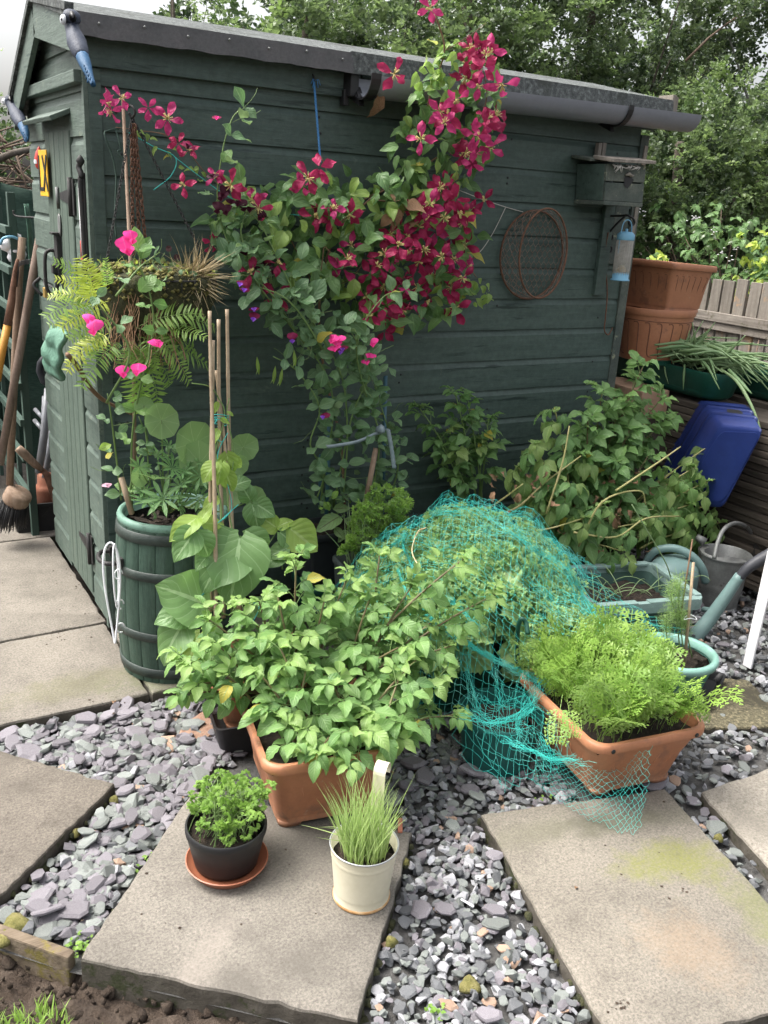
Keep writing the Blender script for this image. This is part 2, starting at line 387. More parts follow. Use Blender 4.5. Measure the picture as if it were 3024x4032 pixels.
m_terraclay = surf('terracotta_clay', [(0.26, 0.095, 0.055), (0.36, 0.14, 0.085), (0.40, 0.19, 0.12)], 12, 0.85, 0.3, 70, spots=(0.18, 0.13, 0.09), spot_scale=9, spot_amt=0.62, fine=0.25)
m_saucer = surf('saucer_terracotta', [(0.27, 0.095, 0.05), (0.33, 0.12, 0.065)], 10, 0.42, 0.08, 60, spots=(0.20, 0.09, 0.06), spot_scale=20, spot_amt=0.66)
m_green_liner = surf('liner_green', [(0.12, 0.22, 0.17), (0.16, 0.28, 0.22)], 10, 0.5, 0.15, 50, fine=0.2, spots=(0.06, 0.11, 0.085), spot_scale=8, spot_amt=0.60)
m_green_pot = surf('faded_green_plastic', [(0.045, 0.13, 0.10), (0.06, 0.16, 0.13)], 6, 0.5, 0.12, 60, fine=0.15)
m_green_rim = surf('pale_green_plastic', [(0.15, 0.31, 0.26), (0.20, 0.37, 0.31), (0.25, 0.40, 0.36)], 10, 0.55, 0.15, 50, fine=0.15)
m_netpot = surf('teal_pot_plastic', [(0.010, 0.075, 0.066), (0.015, 0.095, 0.085)], 6, 0.4, 0.1, 60)
m_darkgreen = surf('dark_green_plastic', [(0.006, 0.045, 0.030), (0.010, 0.065, 0.045), (0.02, 0.085, 0.06)], 7, 0.42, 0.12, 50, fine=0.2, spots=(0.05, 0.10, 0.08), spot_scale=25, spot_amt=0.72)
m_tub = surf('tub_plastic', [(0.030, 0.066, 0.055), (0.042, 0.085, 0.070)], 8, 0.6, 0.2, 60, fine=0.2, spots=(0.02, 0.09, 0.20), spot_scale=7, spot_amt=0.73)
m_tubrim = surf('tub_rim_plastic', [(0.12, 0.19, 0.175), (0.17, 0.25, 0.23), (0.21, 0.29, 0.28)], 14, 0.65, 0.25, 60, fine=0.3, spots=(0.03, 0.15, 0.30), spot_scale=9, spot_amt=0.70)
m_can = surf('can_plastic', [(0.13, 0.21, 0.20), (0.17, 0.26, 0.25)], 5, 0.42, 0.06, 60, fine=0.08)
m_canblk = surf('spout_sleeve', [(0.035, 0.037, 0.045), (0.055, 0.057, 0.065)], 9, 0.5, 0.1, 60)
m_blue = surf('blue_plastic', [(0.008, 0.017, 0.088), (0.012, 0.024, 0.115), (0.018, 0.034, 0.15)], 5, 0.42, 0.1, 40, fine=0.15, spots=(0.16, 0.17, 0.24), spot_scale=9, spot_amt=0.72)
m_white = surf('white_plastic', [(0.74, 0.73, 0.75), (0.80, 0.79, 0.80)], 5, 0.4, 0.04, 50)
m_whitewire = surf('white_wire', [(0.72, 0.74, 0.76), (0.80, 0.81, 0.82)], 20, 0.4, 0.05, 50)
m_cream = surf('cream_enamel', [(0.54, 0.50, 0.365), (0.60, 0.56, 0.425), (0.63, 0.595, 0.465)], 5, 0.35, 0.05, 50, fine=0.06, spots=(0.34, 0.24, 0.13), spot_scale=18, spot_amt=0.735, spots2=(0.50, 0.44, 0.31), spot2_scale=7, spot2_amt=0.66)
m_creamrim = surf('bare_rim', [(0.30, 0.31, 0.31), (0.48, 0.49, 0.50)], 20, 0.35, 0.1, 50, metal=0.5)
m_rustring = surf('rust_stained_enamel', [(0.58, 0.50, 0.34), (0.42, 0.24, 0.10), (0.22, 0.10, 0.04)], 12, 0.6, 0.2, 60)
m_soil = surf('potting_soil', [(0.012, 0.009, 0.007), (0.030, 0.022, 0.016), (0.060, 0.042, 0.030)], 45, 1.0, 1.0, 90, bdist=0.012, spots=(0.10, 0.07, 0.045), spot_scale=80, spot_amt=0.68)
m_earth = surf('trench_earth', [(0.036, 0.025, 0.018), (0.072, 0.052, 0.038), (0.125, 0.095, 0.073)], 18, 1.0, 1.0, 60, bdist=0.02, world=True, fine=0.3)
m_bed = surf('bed_earth', [(0.020, 0.016, 0.013), (0.042, 0.035, 0.028), (0.07, 0.06, 0.05)], 30, 1.0, 1.0, 80, bdist=0.01, world=True)
m_oldwood = surf('weathered_wood', [(0.12, 0.105, 0.09), (0.18, 0.16, 0.135), (0.24, 0.215, 0.185)], 3, 0.9, 0.7, 6, (16, 16, 1.0), bdist=0.003, rnd=0.22, fine=0.25, spots=(0.30, 0.20, 0.12), spot_scale=5, spot_amt=0.60)
m_oldwoodx = surf('weathered_rail', [(0.13, 0.115, 0.095), (0.20, 0.175, 0.15), (0.27, 0.245, 0.21)], 3, 0.9, 0.7, 6, (16, 1.0, 16), bdist=0.003, rnd=0.2, fine=0.25, spots=(0.11, 0.10, 0.07), spot_scale=7, spot_amt=0.60)
m_blockwood = surf('sawn_block', [(0.26, 0.155, 0.10), (0.33, 0.21, 0.14), (0.37, 0.26, 0.18)], 5, 0.9, 0.5, 12, (2, 12, 2), bdist=0.003)
m_darkboard = surf('dark_boards', [(0.035, 0.028, 0.021), (0.065, 0.053, 0.041), (0.10, 0.083, 0.065)], 4, 0.95, 0.7, 8, (12, 1, 12), bdist=0.004, rnd=0.3)
m_handle = surf('tool_wood', [(0.15, 0.095, 0.062), (0.21, 0.145, 0.10), (0.26, 0.19, 0.14)], 5, 0.75, 0.4, 10, (10, 10, 0.8), bdist=0.002, fine=0.3)
m_handled = surf('dark_tool_wood', [(0.10, 0.068, 0.050), (0.15, 0.105, 0.08), (0.20, 0.15, 0.12)], 5, 0.8, 0.5, 10, (10, 10, 0.8), bdist=0.002, fine=0.3)
m_yellowh = surf('yellow_paint_handle', [(0.42, 0.19, 0.025), (0.48, 0.24, 0.04)], 10, 0.6, 0.3, 40, spots=(0.10, 0.06, 0.04), spot_scale=14, spot_amt=0.60)
m_bamboo = surf('bamboo', [(0.23, 0.165, 0.10), (0.33, 0.25, 0.165), (0.40, 0.32, 0.23)], 5, 0.6, 0.25, 12, (12, 12, 1.0), fine=0.3, rnd=0.15)
m_trellis = surf('trellis_paint', [(0.032, 0.058, 0.046), (0.045, 0.078, 0.06)], 6, 0.75, 0.4, 14, (4, 4, 2), spots=(0.09, 0.12, 0.08), spot_scale=12, spot_amt=0.66)
m_moss = surf('moss', [(0.09, 0.09, 0.024), (0.19, 0.175, 0.055), (0.29, 0.255, 0.11)], 40, 1.0, 1.0, 120, bdist=0.012, fine=0.4)
m_mossd = surf('dark_moss', [(0.02, 0.024, 0.012), (0.05, 0.053, 0.024), (0.09, 0.085, 0.036)], 30, 1.0, 1.0, 110, bdist=0.012, fine=0.4)
m_rope = surf('blue_rope', [(0.04, 0.16, 0.36), (0.07, 0.23, 0.46)], 60, 0.7, 0.3, 120)
m_teal = surf('teal_twine', [(0.03, 0.34, 0.30), (0.06, 0.46, 0.42)], 60, 0.6, 0.0)
m_string = surf('pale_string', [(0.38, 0.36, 0.32), (0.50, 0.48, 0.44)], 60, 0.8, 0.0)
m_bluecane = surf('blue_cane', [(0.03, 0.085, 0.115), (0.05, 0.12, 0.155)], 20, 0.5, 0.2, 60)
m_feeder = surf('feeder_blue', [(0.13, 0.32, 0.46), (0.18, 0.38, 0.52)], 10, 0.5, 0.05, 50)
m_birdblue = surf('bird_blue', [(0.004, 0.045, 0.11), (0.008, 0.075, 0.165)], 60, 0.6, 0.4, 90)
m_birdgrey = surf('bird_slate', [(0.018, 0.024, 0.042), (0.035, 0.045, 0.07)], 60, 0.6, 0.4, 90)
m_plate = surf('yellow_plate', [(0.72, 0.40, 0.03), (0.78, 0.45, 0.04)], 10, 0.35, 0.0)
m_red = surf('red_plastic', [(0.55, 0.05, 0.04), (0.62, 0.08, 0.06)], 10, 0.4, 0.0)
m_yellowcap = surf('orange_cap', [(0.66, 0.33, 0.02), (0.72, 0.40, 0.03)], 10, 0.4, 0.05)
m_brass = surf('brass', [(0.42, 0.27, 0.08), (0.50, 0.34, 0.12)], 12, 0.4, 0.1, metal=0.6)
m_chrome = surf('bright_steel', [(0.5, 0.5, 0.5), (0.62, 0.62, 0.62)], 12, 0.28, 0.05, metal=0.85)
m_tape = surf('plastic_tape', [(0.16, 0.20, 0.225), (0.25, 0.30, 0.32)], 20, 0.35, 0.3, 60)
m_greynet = surf('shade_net', [(0.010, 0.028, 0.020), (0.02, 0.05, 0.035), (0.035, 0.07, 0.05)], 30, 0.8, 0.5, 160, (1, 1, 5))
m_bag = surf('green_gauze', [(0.05, 0.13, 0.09), (0.09, 0.20, 0.14), (0.13, 0.26, 0.19)], 18, 0.6, 0.9, 40, bdist=0.01)
m_net = surf('teal_netting', [(0.02, 0.38, 0.33), (0.045, 0.48, 0.42), (0.18, 0.55, 0.49)], 8, 0.4, 0.0)
m_bark = surf('tree_bark', [(0.055, 0.042, 0.032), (0.10, 0.085, 0.068), (0.15, 0.13, 0.11)], 12, 0.95, 0.8, 40, bdist=0.01)
m_birch = surf('pale_bark', [(0.10, 0.10, 0.09), (0.28, 0.28, 0.26), (0.35, 0.35, 0.33)], 9, 0.9, 0.5, 40, (3, 3, 12))
m_twig = surf('twig', [(0.10, 0.07, 0.05), (0.17, 0.12, 0.09)], 30, 0.9, 0.3)
m_stem = surf('green_stem', [(0.10, 0.17, 0.05), (0.16, 0.24, 0.08)], 14, 0.55, 0.1)
m_stemp = surf('purple_stem', [(0.075, 0.055, 0.03), (0.13, 0.10, 0.05), (0.14, 0.15, 0.05)], 14, 0.55, 0.15)
m_stemy = surf('yellowing_stem', [(0.23, 0.25, 0.08), (0.32, 0.30, 0.12), (0.36, 0.30, 0.16)], 14, 0.6, 0.15)
m_vine = surf('clematis_vine', [(0.13, 0.075, 0.045), (0.20, 0.12, 0.075)], 20, 0.8, 0.2)
m_brown = surf('dead_leaf', [(0.14, 0.075, 0.04), (0.24, 0.14, 0.08), (0.30, 0.20, 0.12)], 25, 0.9, 0.6, 60)
m_straw = surf('dry_grass', [(0.33, 0.25, 0.13), (0.44, 0.35, 0.20), (0.50, 0.42, 0.27)], 12, 0.7, 0.0, rnd=0.2)
m_stamen = surf('stamen', [(0.52, 0.42, 0.14), (0.64, 0.56, 0.26)], 30, 0.6, 0.0)
m_sand = surf('sandstone_lump', [(0.26, 0.14, 0.09), (0.33, 0.20, 0.14), (0.37, 0.26, 0.19)], 20, 0.95, 0.8, 70, bdist=0.006, spots=(0.14, 0.10, 0.07), spot_scale=25, spot_amt=0.66)
m_edging = surf('edging_timber', [(0.085, 0.062, 0.042), (0.15, 0.115, 0.08), (0.21, 0.165, 0.12)], 5, 0.95, 0.9, 10, (1, 12, 12), bdist=0.006, spots=(0.16, 0.13, 0.035), spot_scale=12, spot_amt=0.56)
m_tyre = surf('old_tyre', [(0.016, 0.014, 0.013), (0.035, 0.030, 0.027)], 14, 0.8, 0.3)
m_truck = surf('truck_paint', [(0.012, 0.013, 0.018), (0.022, 0.023, 0.03)], 12, 0.6, 0.3, spots=(0.14, 0.16, 0.20), spot_scale=30, spot_amt=0.72)

# stones
m_sp = surf('purple_slate', [(0.128, 0.118, 0.131), (0.165, 0.153, 0.168), (0.20, 0.187, 0.203)], 14, 0.75, 0.6, 40, bdist=0.003, rnd=0.25, fine=0.2)
m_sg = surf('green_slate', [(0.135, 0.148, 0.140), (0.178, 0.192, 0.180), (0.22, 0.235, 0.22)], 14, 0.75, 0.6, 40, bdist=0.003, rnd=0.28, fine=0.2)
m_sdk = surf('dark_slate', [(0.085, 0.088, 0.092), (0.12, 0.124, 0.13), (0.155, 0.16, 0.165)], 14, 0.7, 0.6, 40, bdist=0.003, rnd=0.28, fine=0.2)
m_sw = surf('white_stone', [(0.21, 0.213, 0.228), (0.30, 0.30, 0.315), (0.385, 0.38, 0.385)], 22, 0.75, 0.6, 50, bdist=0.003, rnd=0.16, fine=0.3, spots=(0.30, 0.31, 0.34), spot_scale=22, spot_amt=0.58)
m_sb = surf('brown_stone', [(0.23, 0.14, 0.09), (0.32, 0.22, 0.16), (0.38, 0.28, 0.22)], 14, 0.8, 0.6, 40, bdist=0.003, rnd=0.2)

# leaves
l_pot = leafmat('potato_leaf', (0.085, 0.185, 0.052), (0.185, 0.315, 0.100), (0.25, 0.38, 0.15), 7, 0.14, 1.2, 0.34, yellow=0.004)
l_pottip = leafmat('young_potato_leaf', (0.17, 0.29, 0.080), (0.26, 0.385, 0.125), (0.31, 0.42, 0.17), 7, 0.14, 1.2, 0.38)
l_potdk = leafmat('dark_potato_leaf', (0.075, 0.165, 0.055), (0.145, 0.255, 0.085), (0.19, 0.31, 0.12), 7, 0.14, 1.2, 0.3, yellow=0.02)  # darker green leaf, mixed in at random and main tone of the back plants
l_potyel = leafmat('yellowing_potato_leaf', (0.12, 0.22, 0.06), (0.22, 0.30, 0.10), (0.27, 0.35, 0.14), 7, 0.14, 1.2, 0.34, yellow=0.05)
l_bean = leafmat('bean_leaf', (0.105, 0.205, 0.070), (0.175, 0.295, 0.11), (0.36, 0.50, 0.27), 5, 0.09, 1.6, 0.34, bump=0.3)
l_beany = leafmat('young_bean_leaf', (0.23, 0.345, 0.065), (0.29, 0.41, 0.10), (0.42, 0.53, 0.22), 5, 0.09, 1.6, 0.42)
l_nast = leafmat('nasturtium_leaf', (0.13, 0.265, 0.075), (0.18, 0.33, 0.11), (0.32, 0.46, 0.24), trans=0.34, radial=9, bump=0.1)
l_lup = leafmat('lupin_leaf', (0.095, 0.20, 0.075), (0.155, 0.28, 0.105), (0.25, 0.38, 0.19), 3, 0.02, 1, 0.3)
l_pea = leafmat('sweet_pea_leaf', (0.080, 0.160, 0.075), (0.150, 0.245, 0.120), (0.20, 0.30, 0.16), 4, 0.05, 2.0, 0.3, yellow=0.015)
l_clem = leafmat('clematis_leaf', (0.072, 0.155, 0.058), (0.155, 0.262, 0.090), (0.19, 0.30, 0.12), 4, 0.06, 1.8, 0.32, yellow=0.02)
l_clemy = leafmat('young_clematis_leaf', (0.17, 0.27, 0.055), (0.25, 0.35, 0.10), (0.29, 0.38, 0.14), 4, 0.06, 1.8, 0.4, yellow=0.10)
l_fern = leafmat('fern_green', (0.12, 0.215, 0.050), (0.21, 0.32, 0.075), (0.23, 0.34, 0.09), 1, 0.0, 0, 0.35)
l_ferny = leafmat('fern_yellow', (0.30, 0.36, 0.045), (0.40, 0.45, 0.085), (0.42, 0.45, 0.11), 1, 0.0, 0, 0.4)
l_carrot = leafmat('carrot_leaf', (0.135, 0.255, 0.042), (0.265, 0.385, 0.085), (0.28, 0.40, 0.10), 1, 0.0, 0, 0.36)
l_parsley = leafmat('parsley_leaf', (0.12, 0.235, 0.036), (0.22, 0.355, 0.07), (0.27, 0.40, 0.10), 3, 0.05, 1, 0.38)
l_kale = leafmat('kale_leaf', (0.17, 0.30, 0.11), (0.30, 0.44, 0.18), (0.38, 0.50, 0.26), 4, 0.06, 1, 0.34)
l_chive = leafmat('chive_blade', (0.26, 0.37, 0.12), (0.41, 0.50, 0.22), (0.41, 0.50, 0.22), 1, 0.0, 0, 0.35)
l_onion = leafmat('onion_top', (0.13, 0.23, 0.10), (0.24, 0.33, 0.17), (0.28, 0.36, 0.2), 1, 0.0, 0, 0.25)
l_dill = leafmat('dill', (0.17, 0.30, 0.07), (0.28, 0.40, 0.14), (0.28, 0.40, 0.14), 1, 0.0, 0, 0.35)
l_sorrel = leafmat('sorrel_leaf', (0.15, 0.25, 0.095), (0.19, 0.29, 0.115), (0.060, 0.035, 0.020), 6, 0.20, 1.5, 0.28)
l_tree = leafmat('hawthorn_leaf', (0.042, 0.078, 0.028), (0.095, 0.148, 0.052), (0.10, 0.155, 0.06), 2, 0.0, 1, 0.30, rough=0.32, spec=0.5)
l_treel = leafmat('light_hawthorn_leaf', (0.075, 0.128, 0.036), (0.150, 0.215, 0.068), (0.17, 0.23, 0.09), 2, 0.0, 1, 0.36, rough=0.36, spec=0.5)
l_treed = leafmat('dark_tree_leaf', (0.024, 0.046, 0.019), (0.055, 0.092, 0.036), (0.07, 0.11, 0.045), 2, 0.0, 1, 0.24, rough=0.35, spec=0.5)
l_bramble = leafmat('bramble_leaf', (0.075, 0.155, 0.052), (0.14, 0.24, 0.085), (0.18, 0.28, 0.11), 6, 0.10, 1.4, 0.32)
l_lime = leafmat('lime_leaf', (0.30, 0.40, 0.05), (0.42, 0.47, 0.09), (0.46, 0.5, 0.14), 5, 0.08, 1.4, 0.42)
l_ivy = leafmat('ivy_leaf', (0.035, 0.075, 0.030), (0.06, 0.11, 0.045), (0.15, 0.22, 0.12), 3, 0.08, 1.4, 0.15)
l_grass = leafmat('lawn_grass', (0.16, 0.27, 0.045), (0.26, 0.38, 0.085), (0.26, 0.38, 0.085), 1, 0.0, 0, 0.4)
f_clem = leafmat('clematis_petal', (0.19, 0.008, 0.042), (0.40, 0.022, 0.095), (0.30, 0.016, 0.09), 3, 0.0, 1, 0.28, rough=0.5, rv=0.3, spec=0.25)
f_clemp = leafmat('magenta_clematis_petal', (0.32, 0.018, 0.095), (0.46, 0.035, 0.16), (0.40, 0.03, 0.15), 3, 0.0, 1, 0.32, rough=0.5, spec=0.25)
f_pink = leafmat('pink_petal', (0.84, 0.035, 0.27), (0.90, 0.075, 0.36), (0.86, 0.14, 0.42), 1, 0.0, 0, 0.25, rough=0.6, spec=0.2)
f_vio = leafmat('violet_petal', (0.22, 0.06, 0.52), (0.33, 0.12, 0.66), (0.38, 0.18, 0.62), 1, 0.0, 0, 0.3, rough=0.6, spec=0.2)
f_maroon = leafmat('maroon_petal', (0.14, 0.007, 0.035), (0.21, 0.012, 0.065), (0.18, 0.02, 0.08), 1, 0.0, 0, 0.25, rough=0.6, spec=0.2)
f_dark = leafmat('black_maroon_petal', (0.030, 0.004, 0.012), (0.055, 0.006, 0.02), (0.05, 0.01, 0.02), 1, 0.0, 0, 0.2, rough=0.6, spec=0.2)
f_bud = leafmat('mauve_bud', (0.42, 0.22, 0.30), (0.52, 0.33, 0.40), (0.40, 0.2, 0.3), 1, 0.0, 0, 0.25, rough=0.6)
for _m in (f_clem, f_clemp, f_pink, f_vio, f_maroon, f_dark, f_bud):
    # petals keep their own hue: translucent colour is the petal colour, not leaf green
    t = _m.node_tree
    for nd in t.nodes:
        if nd.bl_idname == 'ShaderNodeMix' and nd.blend_type == 'MULTIPLY': nd.inputs[0].default_value = 0.0
        if nd.bl_idname == 'ShaderNodeHueSaturation': nd.inputs['Value'].default_value = 1.2
        if nd.bl_idname == 'ShaderNodeMix' and nd.blend_type == 'MIX' and abs(nd.inputs[0].default_value-0.35) < 1e-4 and not nd.inputs[0].is_linked: nd.inputs[0].default_value = 0.06

m_barrel = surf('barrel_paint', [(0.026, 0.054, 0.038), (0.036, 0.069, 0.050), (0.046, 0.082, 0.060)], 4, 0.5, 0.7, 10, (10, 10, 1.2), bdist=0.004, spots=(0.07, 0.13, 0.10), spot_scale=26, spot_amt=0.70, spots2=(0.016, 0.03, 0.024), spot2_scale=5, spot2_amt=0.62, fine=0.3)
m_hoop = surf('hoop_paint', [(0.016, 0.024, 0.021), (0.028, 0.040, 0.034), (0.045, 0.058, 0.05)], 14, 0.5, 0.5, 60, spots=(0.09, 0.10, 0.09), spot_scale=40, spot_amt=0.70)
m_galvl = surf('eye_white', [(0.42, 0.45, 0.48), (0.5, 0.52, 0.55)], 14, 0.5, 0.1)

m_bedgrey = surf('slate_dust', [(0.05, 0.048, 0.046), (0.082, 0.08, 0.077), (0.115, 0.112, 0.108)], 60, 1.0, 1.0, 110, bdist=0.008, world=True)
m_slabside = surf('slab_side', [(0.040, 0.034, 0.026), (0.072, 0.063, 0.050), (0.11, 0.098, 0.08)], 16, 0.95, 0.8, 60, bdist=0.006, world=True, spots=(0.035, 0.04, 0.016), spot_scale=14, spot_amt=0.56)
# ---------------------------------------------------------------- ground, paving, beds
def sheet(name, pts, z, m, sub=0):
    mb = MB(); mb.add([(x, y, z) for x, y in pts], [tuple(range(len(pts)))], 0, False)
    return tag(mb.build(name, m), kind='structure')
def concrete(name, base, algae=None, rustp=None, dirt=0.55):  # algae takes any tinted patch, a painted shadow included
    m = bpy.data.materials.new(name); m.use_nodes = True; N = NT(m); v = coords(N, (1, 1, 1), True)
    c = ramp(N, noise(N, v, 5, 8, 0.7), [(0.3, tuple(b*0.72 for b in base)), (0.5, base), (0.7, tuple(min(1, b*1.18) for b in base))])
    c = mixc(N, 0.58, c, ramp(N, noise(N, v, 150, 4, 0.8), [(0.34, (0.18, 0.18, 0.18)), (0.5, (0.5, 0.5, 0.5)), (0.66, (0.80, 0.80, 0.80))]), 'OVERLAY')
    c = mixc(N, ramp(N, noise(N, v, 55, 5, 0.8), [(0.56, (0, 0, 0)), (0.66, (1, 1, 1))]), c, tuple(b*0.62 for b in base))
    c = mixc(N, ramp(N, noise(N, v, 2.4, 6, 0.6), [(dirt, (0, 0, 0)), (dirt+0.12, (0.75, 0.75, 0.75))]), c, tuple(b*0.62 for b in base))
    def patch(c, ctr, rx, ry, ang, colr, amt):
        mp = N.n('Mapping', vector_type='TEXTURE'); mp.inputs['Location'].default_value = (ctr[0], ctr[1], 0); mp.inputs['Rotation'].default_value = (0, 0, ang); mp.inputs['Scale'].default_value = (rx, ry, 1); N.l(v, mp.inputs['Vector'])
        s = N.n('SeparateXYZ'); N.l(mp.outputs[0], s.inputs[0]); cmb = N.n('CombineXYZ'); N.l(s.outputs[0], cmb.inputs[0]); N.l(s.outputs[1], cmb.inputs[1])
        ln = N.n('VectorMath', operation='LENGTH'); N.l(cmb.outputs[0], ln.inputs[0])
        d = math_(N, 'ADD', ln.outputs['Value'], math_(N, 'MULTIPLY', math_(N, 'SUBTRACT', noise(N, v, 13, 8, 0.75), 0.5), 2.6))
        f = ramp(N, d, [(0.35, (amt,)*3), (1.0, (0, 0, 0))])
        f = mixc(N, 1.0, f, ramp(N, noise(N, v, 120, 3, 0.7), [(0.3, (0.45,)*3), (0.65, (1, 1, 1))]), 'MULTIPLY')
        return mixc(N, f, c, colr)
    for a in (algae or []): c = patch(c, *a)
    p = N.n('BsdfPrincipled', Roughness=0.9); p.inputs['Specular IOR Level'].default_value = 0.25; N.l(c, p.inputs['Base Color'])
    b = N.n('Bump', Strength=0.55, Distance=0.003); N.l(noise(N, v, 160, 4, 0.75), b.inputs['Height']); N.l(b.outputs[0], p.inputs['Normal'])
    o = N.n('OutputMaterial'); N.l(p.outputs[0], o.inputs[0]); return m
cA = concrete('concrete_path', (0.172, 0.155, 0.131), [((0.55, 2.62), 0.35, 0.10, 0.0, (0.13, 0.125, 0.07), 0.6), ((0.75, 2.55), 0.2, 0.1, 0, (0.12, 0.13, 0.07), 0.7)])
cB = concrete('concrete_rough', (0.145, 0.127, 0.106), dirt=0.5)
cC = concrete('concrete_stepping', (0.154, 0.140, 0.120), [((0.46, 1.38), 0.2, 0.05, 0.75, (0.25, 0.22, 0.19), 0.5), ((0.86, 1.62), 0.22, 0.2, 0, (0.10, 0.09, 0.078), 0.6)], dirt=0.56)  # second patch puts the soft shadow before the potato trough into the colour
cD = concrete('concrete_algae', (0.170, 0.153, 0.128), [((1.62, 1.16), 0.17, 0.10, -0.3, (0.165, 0.17, 0.05), 0.85), ((1.68, 0.92), 0.10, 0.20, -0.3, (0.15, 0.158, 0.065), 0.7), ((1.43, 0.95), 0.12, 0.14, 0.4, (0.25, 0.18, 0.12), 0.5), ((1.38, 1.40), 0.18, 0.06, -0.2, (0.115, 0.11, 0.078), 0.7), ((1.62, 1.33), 0.24, 0.05, -0.3, (0.10, 0.097, 0.068), 0.8)], dirt=0.6)
cE = concrete('concrete_plain', (0.205, 0.186, 0.158))
sheet('ground', [(-120, -60), (160, -60), (160, 180), (-120, 180)], -0.16, m_bed)
_rsS = np.random.RandomState(4)
def slab(name, pts, m, top=0.0, th=0.065, seg=22):
    P = []
    n = len(pts)
    for i in range(n):
        a, b = Vector(pts[i]), Vector(pts[(i+1) % n]); d = (b-a); nn = Vector((d.y, -d.x)).normalized()
        for k in range(seg):
            t = k/seg; q = a+d*t
            if k > 0: q += nn*(_rsS.uniform(-0.0035, 0.0015)-(0.0035 if _rsS.uniform() < .06 else 0))
            else: q += ((a+b)/2-a).normalized()*0.004
            P.append((q.x, q.y))
    c = Vector((sum(p[0] for p in P)/len(P), sum(p[1] for p in P)/len(P)))
    def ring(z, ins): return [(p[0]+(c.x-p[0])*ins/max(0.05, (Vector(p)-c).length), p[1]+(c.y-p[1])*ins/max(0.05, (Vector(p)-c).length), z+_rsS.uniform(-.0008, .0008)) for p in P]
    mb = MB(); mb.loft([ring(top-th, 0.0), ring(top-0.030, 0.0), ring(top-0.009, 0.0)], 1, capb=False); mb.loft([ring(top-0.009, 0.0), ring(top-0.003, 0.002), ring(top, 0.009)], capb=False, capt=True)
    o = mb.build(name, [m, m_slabside], sharp=35); return tag(o, kind='structure')
SLABS = [[(0.05, 2.49), (0.704, 2.478), (0.708, 3.018), (0.05, 3.012)], [(0.712, 2.476), (1.32, 2.47), (1.32, 2.95), (0.715, 2.955)],
         [(0.05, 3.022), (0.716, 3.03), (0.712, 3.975), (0.05, 3.975)], [(0.05, 3.985), (1.10, 3.985), (1.10, 4.75), (0.05, 4.75)],
         [(0.49, 2.06), (0.11, 2.507-0.03), (-0.30, 2.10), (0.075, 1.692)],
         [(0.272, 1.525), (0.704, 1.126), (1.10, 1.545), (0.665, 1.955)],
         [(1.112, 0.845), (1.648, 0.70), (1.832, 1.385), (1.298, 1.53)],
         [(1.916, 1.334), (2.52, 1.30), (2.36, 0.78), (1.76, 0.82)]]
SLABS[4] = [(0.49, 2.06), (0.185, 2.42), (-0.16, 2.13), (0.125, 1.742)]
for P, m, t in zip(SLABS, (cA, cA, cA, cA, cB, cC, cD, cE), (0, 0, 0, 0, 0.006, 0, 0, -0.004)): slab('paving_slab', P, m, t, 0.10 if m is cC else 0.065)
o = slab('stone_slab', [(2.16, 1.60), (2.50, 1.45), (2.62, 1.72), (2.36, 1.92), (2.14, 1.86)], surf('mossy_aggregate', [(0.035, 0.032, 0.022), (0.10, 0.09, 0.055), (0.25, 0.21, 0.13)], 90, 0.95, 1.0, 110, world=True, bdist=0.006, spots=(0.045, 0.04, 0.025), spot_scale=7, spot_amt=0.52), -0.022, 0.04)

# trench earth in front of the slabs and timber edging
rs = np.random.RandomState(11)
def trench():
    rs = np.random.RandomState(11)
    nx, ny = 90, 46; V = []
    for j in range(ny):
        for i in range(nx):
            s = i/(nx-1); t = j/(ny-1)
            a = Vector((-0.25, 2.08)).lerp(Vector((1.25, 0.62)), s); nn = Vector((-0.70, -0.71))
            p = a+nn*(t*0.62-0.09); h = -0.078+0.018*math.sin(p.x*19+p.y*7)*math.sin(p.y*23)+rs.uniform(-.012, .012)
            if t > 0.38: h += min(1, (t-0.38)*6)*0.03
            V.append((p.x, p.y, h))
    F = [(j*nx+i, j*nx+i+1, (j+1)*nx+i+1, (j+1)*nx+i) for j in range(ny-1) for i in range(nx-1)]
    o = obj('soil_trench', npmesh('soil_trench', V, np.array(F)[:, ::-1], m_earth)); tag(o, kind='structure')
    mb = MB()
    for k in range(900):
        s = rs.uniform(0.18, 0.9); t = rs.uniform(-0.01, 0.3); a = Vector((-0.25, 2.08)).lerp(Vector((1.25, 0.62)), s); p = a+Vector((-0.70, -0.71))*t
        r = 0.004+0.020*rs.uniform()**2.2
        src = CL[rs.randint(8)]; Mc = Matrix.LocRotScale(Vector((p.x, p.y, -0.076+r*0.25)), Euler(tuple(rs.uniform(0, 6.28, 3))), Vector((r, r, r))); mb.add([Mc @ Vector(v) for v in src.v], src.f, 0, True)
    tag(mb.build('soil_clods', m_earth), kind='stuff')
mb = MB(); a, b = Vector((-0.03, 1.895, -0.075)), Vector((0.262, 1.548, -0.075)); d = b-a
rm = Matrix.Rotation(math.atan2(d.y, d.x), 3, 'Z')
mb.box((a+b)/2+Vector((0, 0, 0.025)), (d.length, 0.024, 0.085), rm, ch=0.005); mb.box((a+b)/2+Vector((-.09, .10, 0.02)) + Vector((-0.024, -0.024, 0)), (0.10, 0.018, 0.09), rm, ch=0.005)
o = mb.build('timber_edging', m_edging); tag(o, 'mossy weathered timber edging board beside the soil trench', 'edging board')

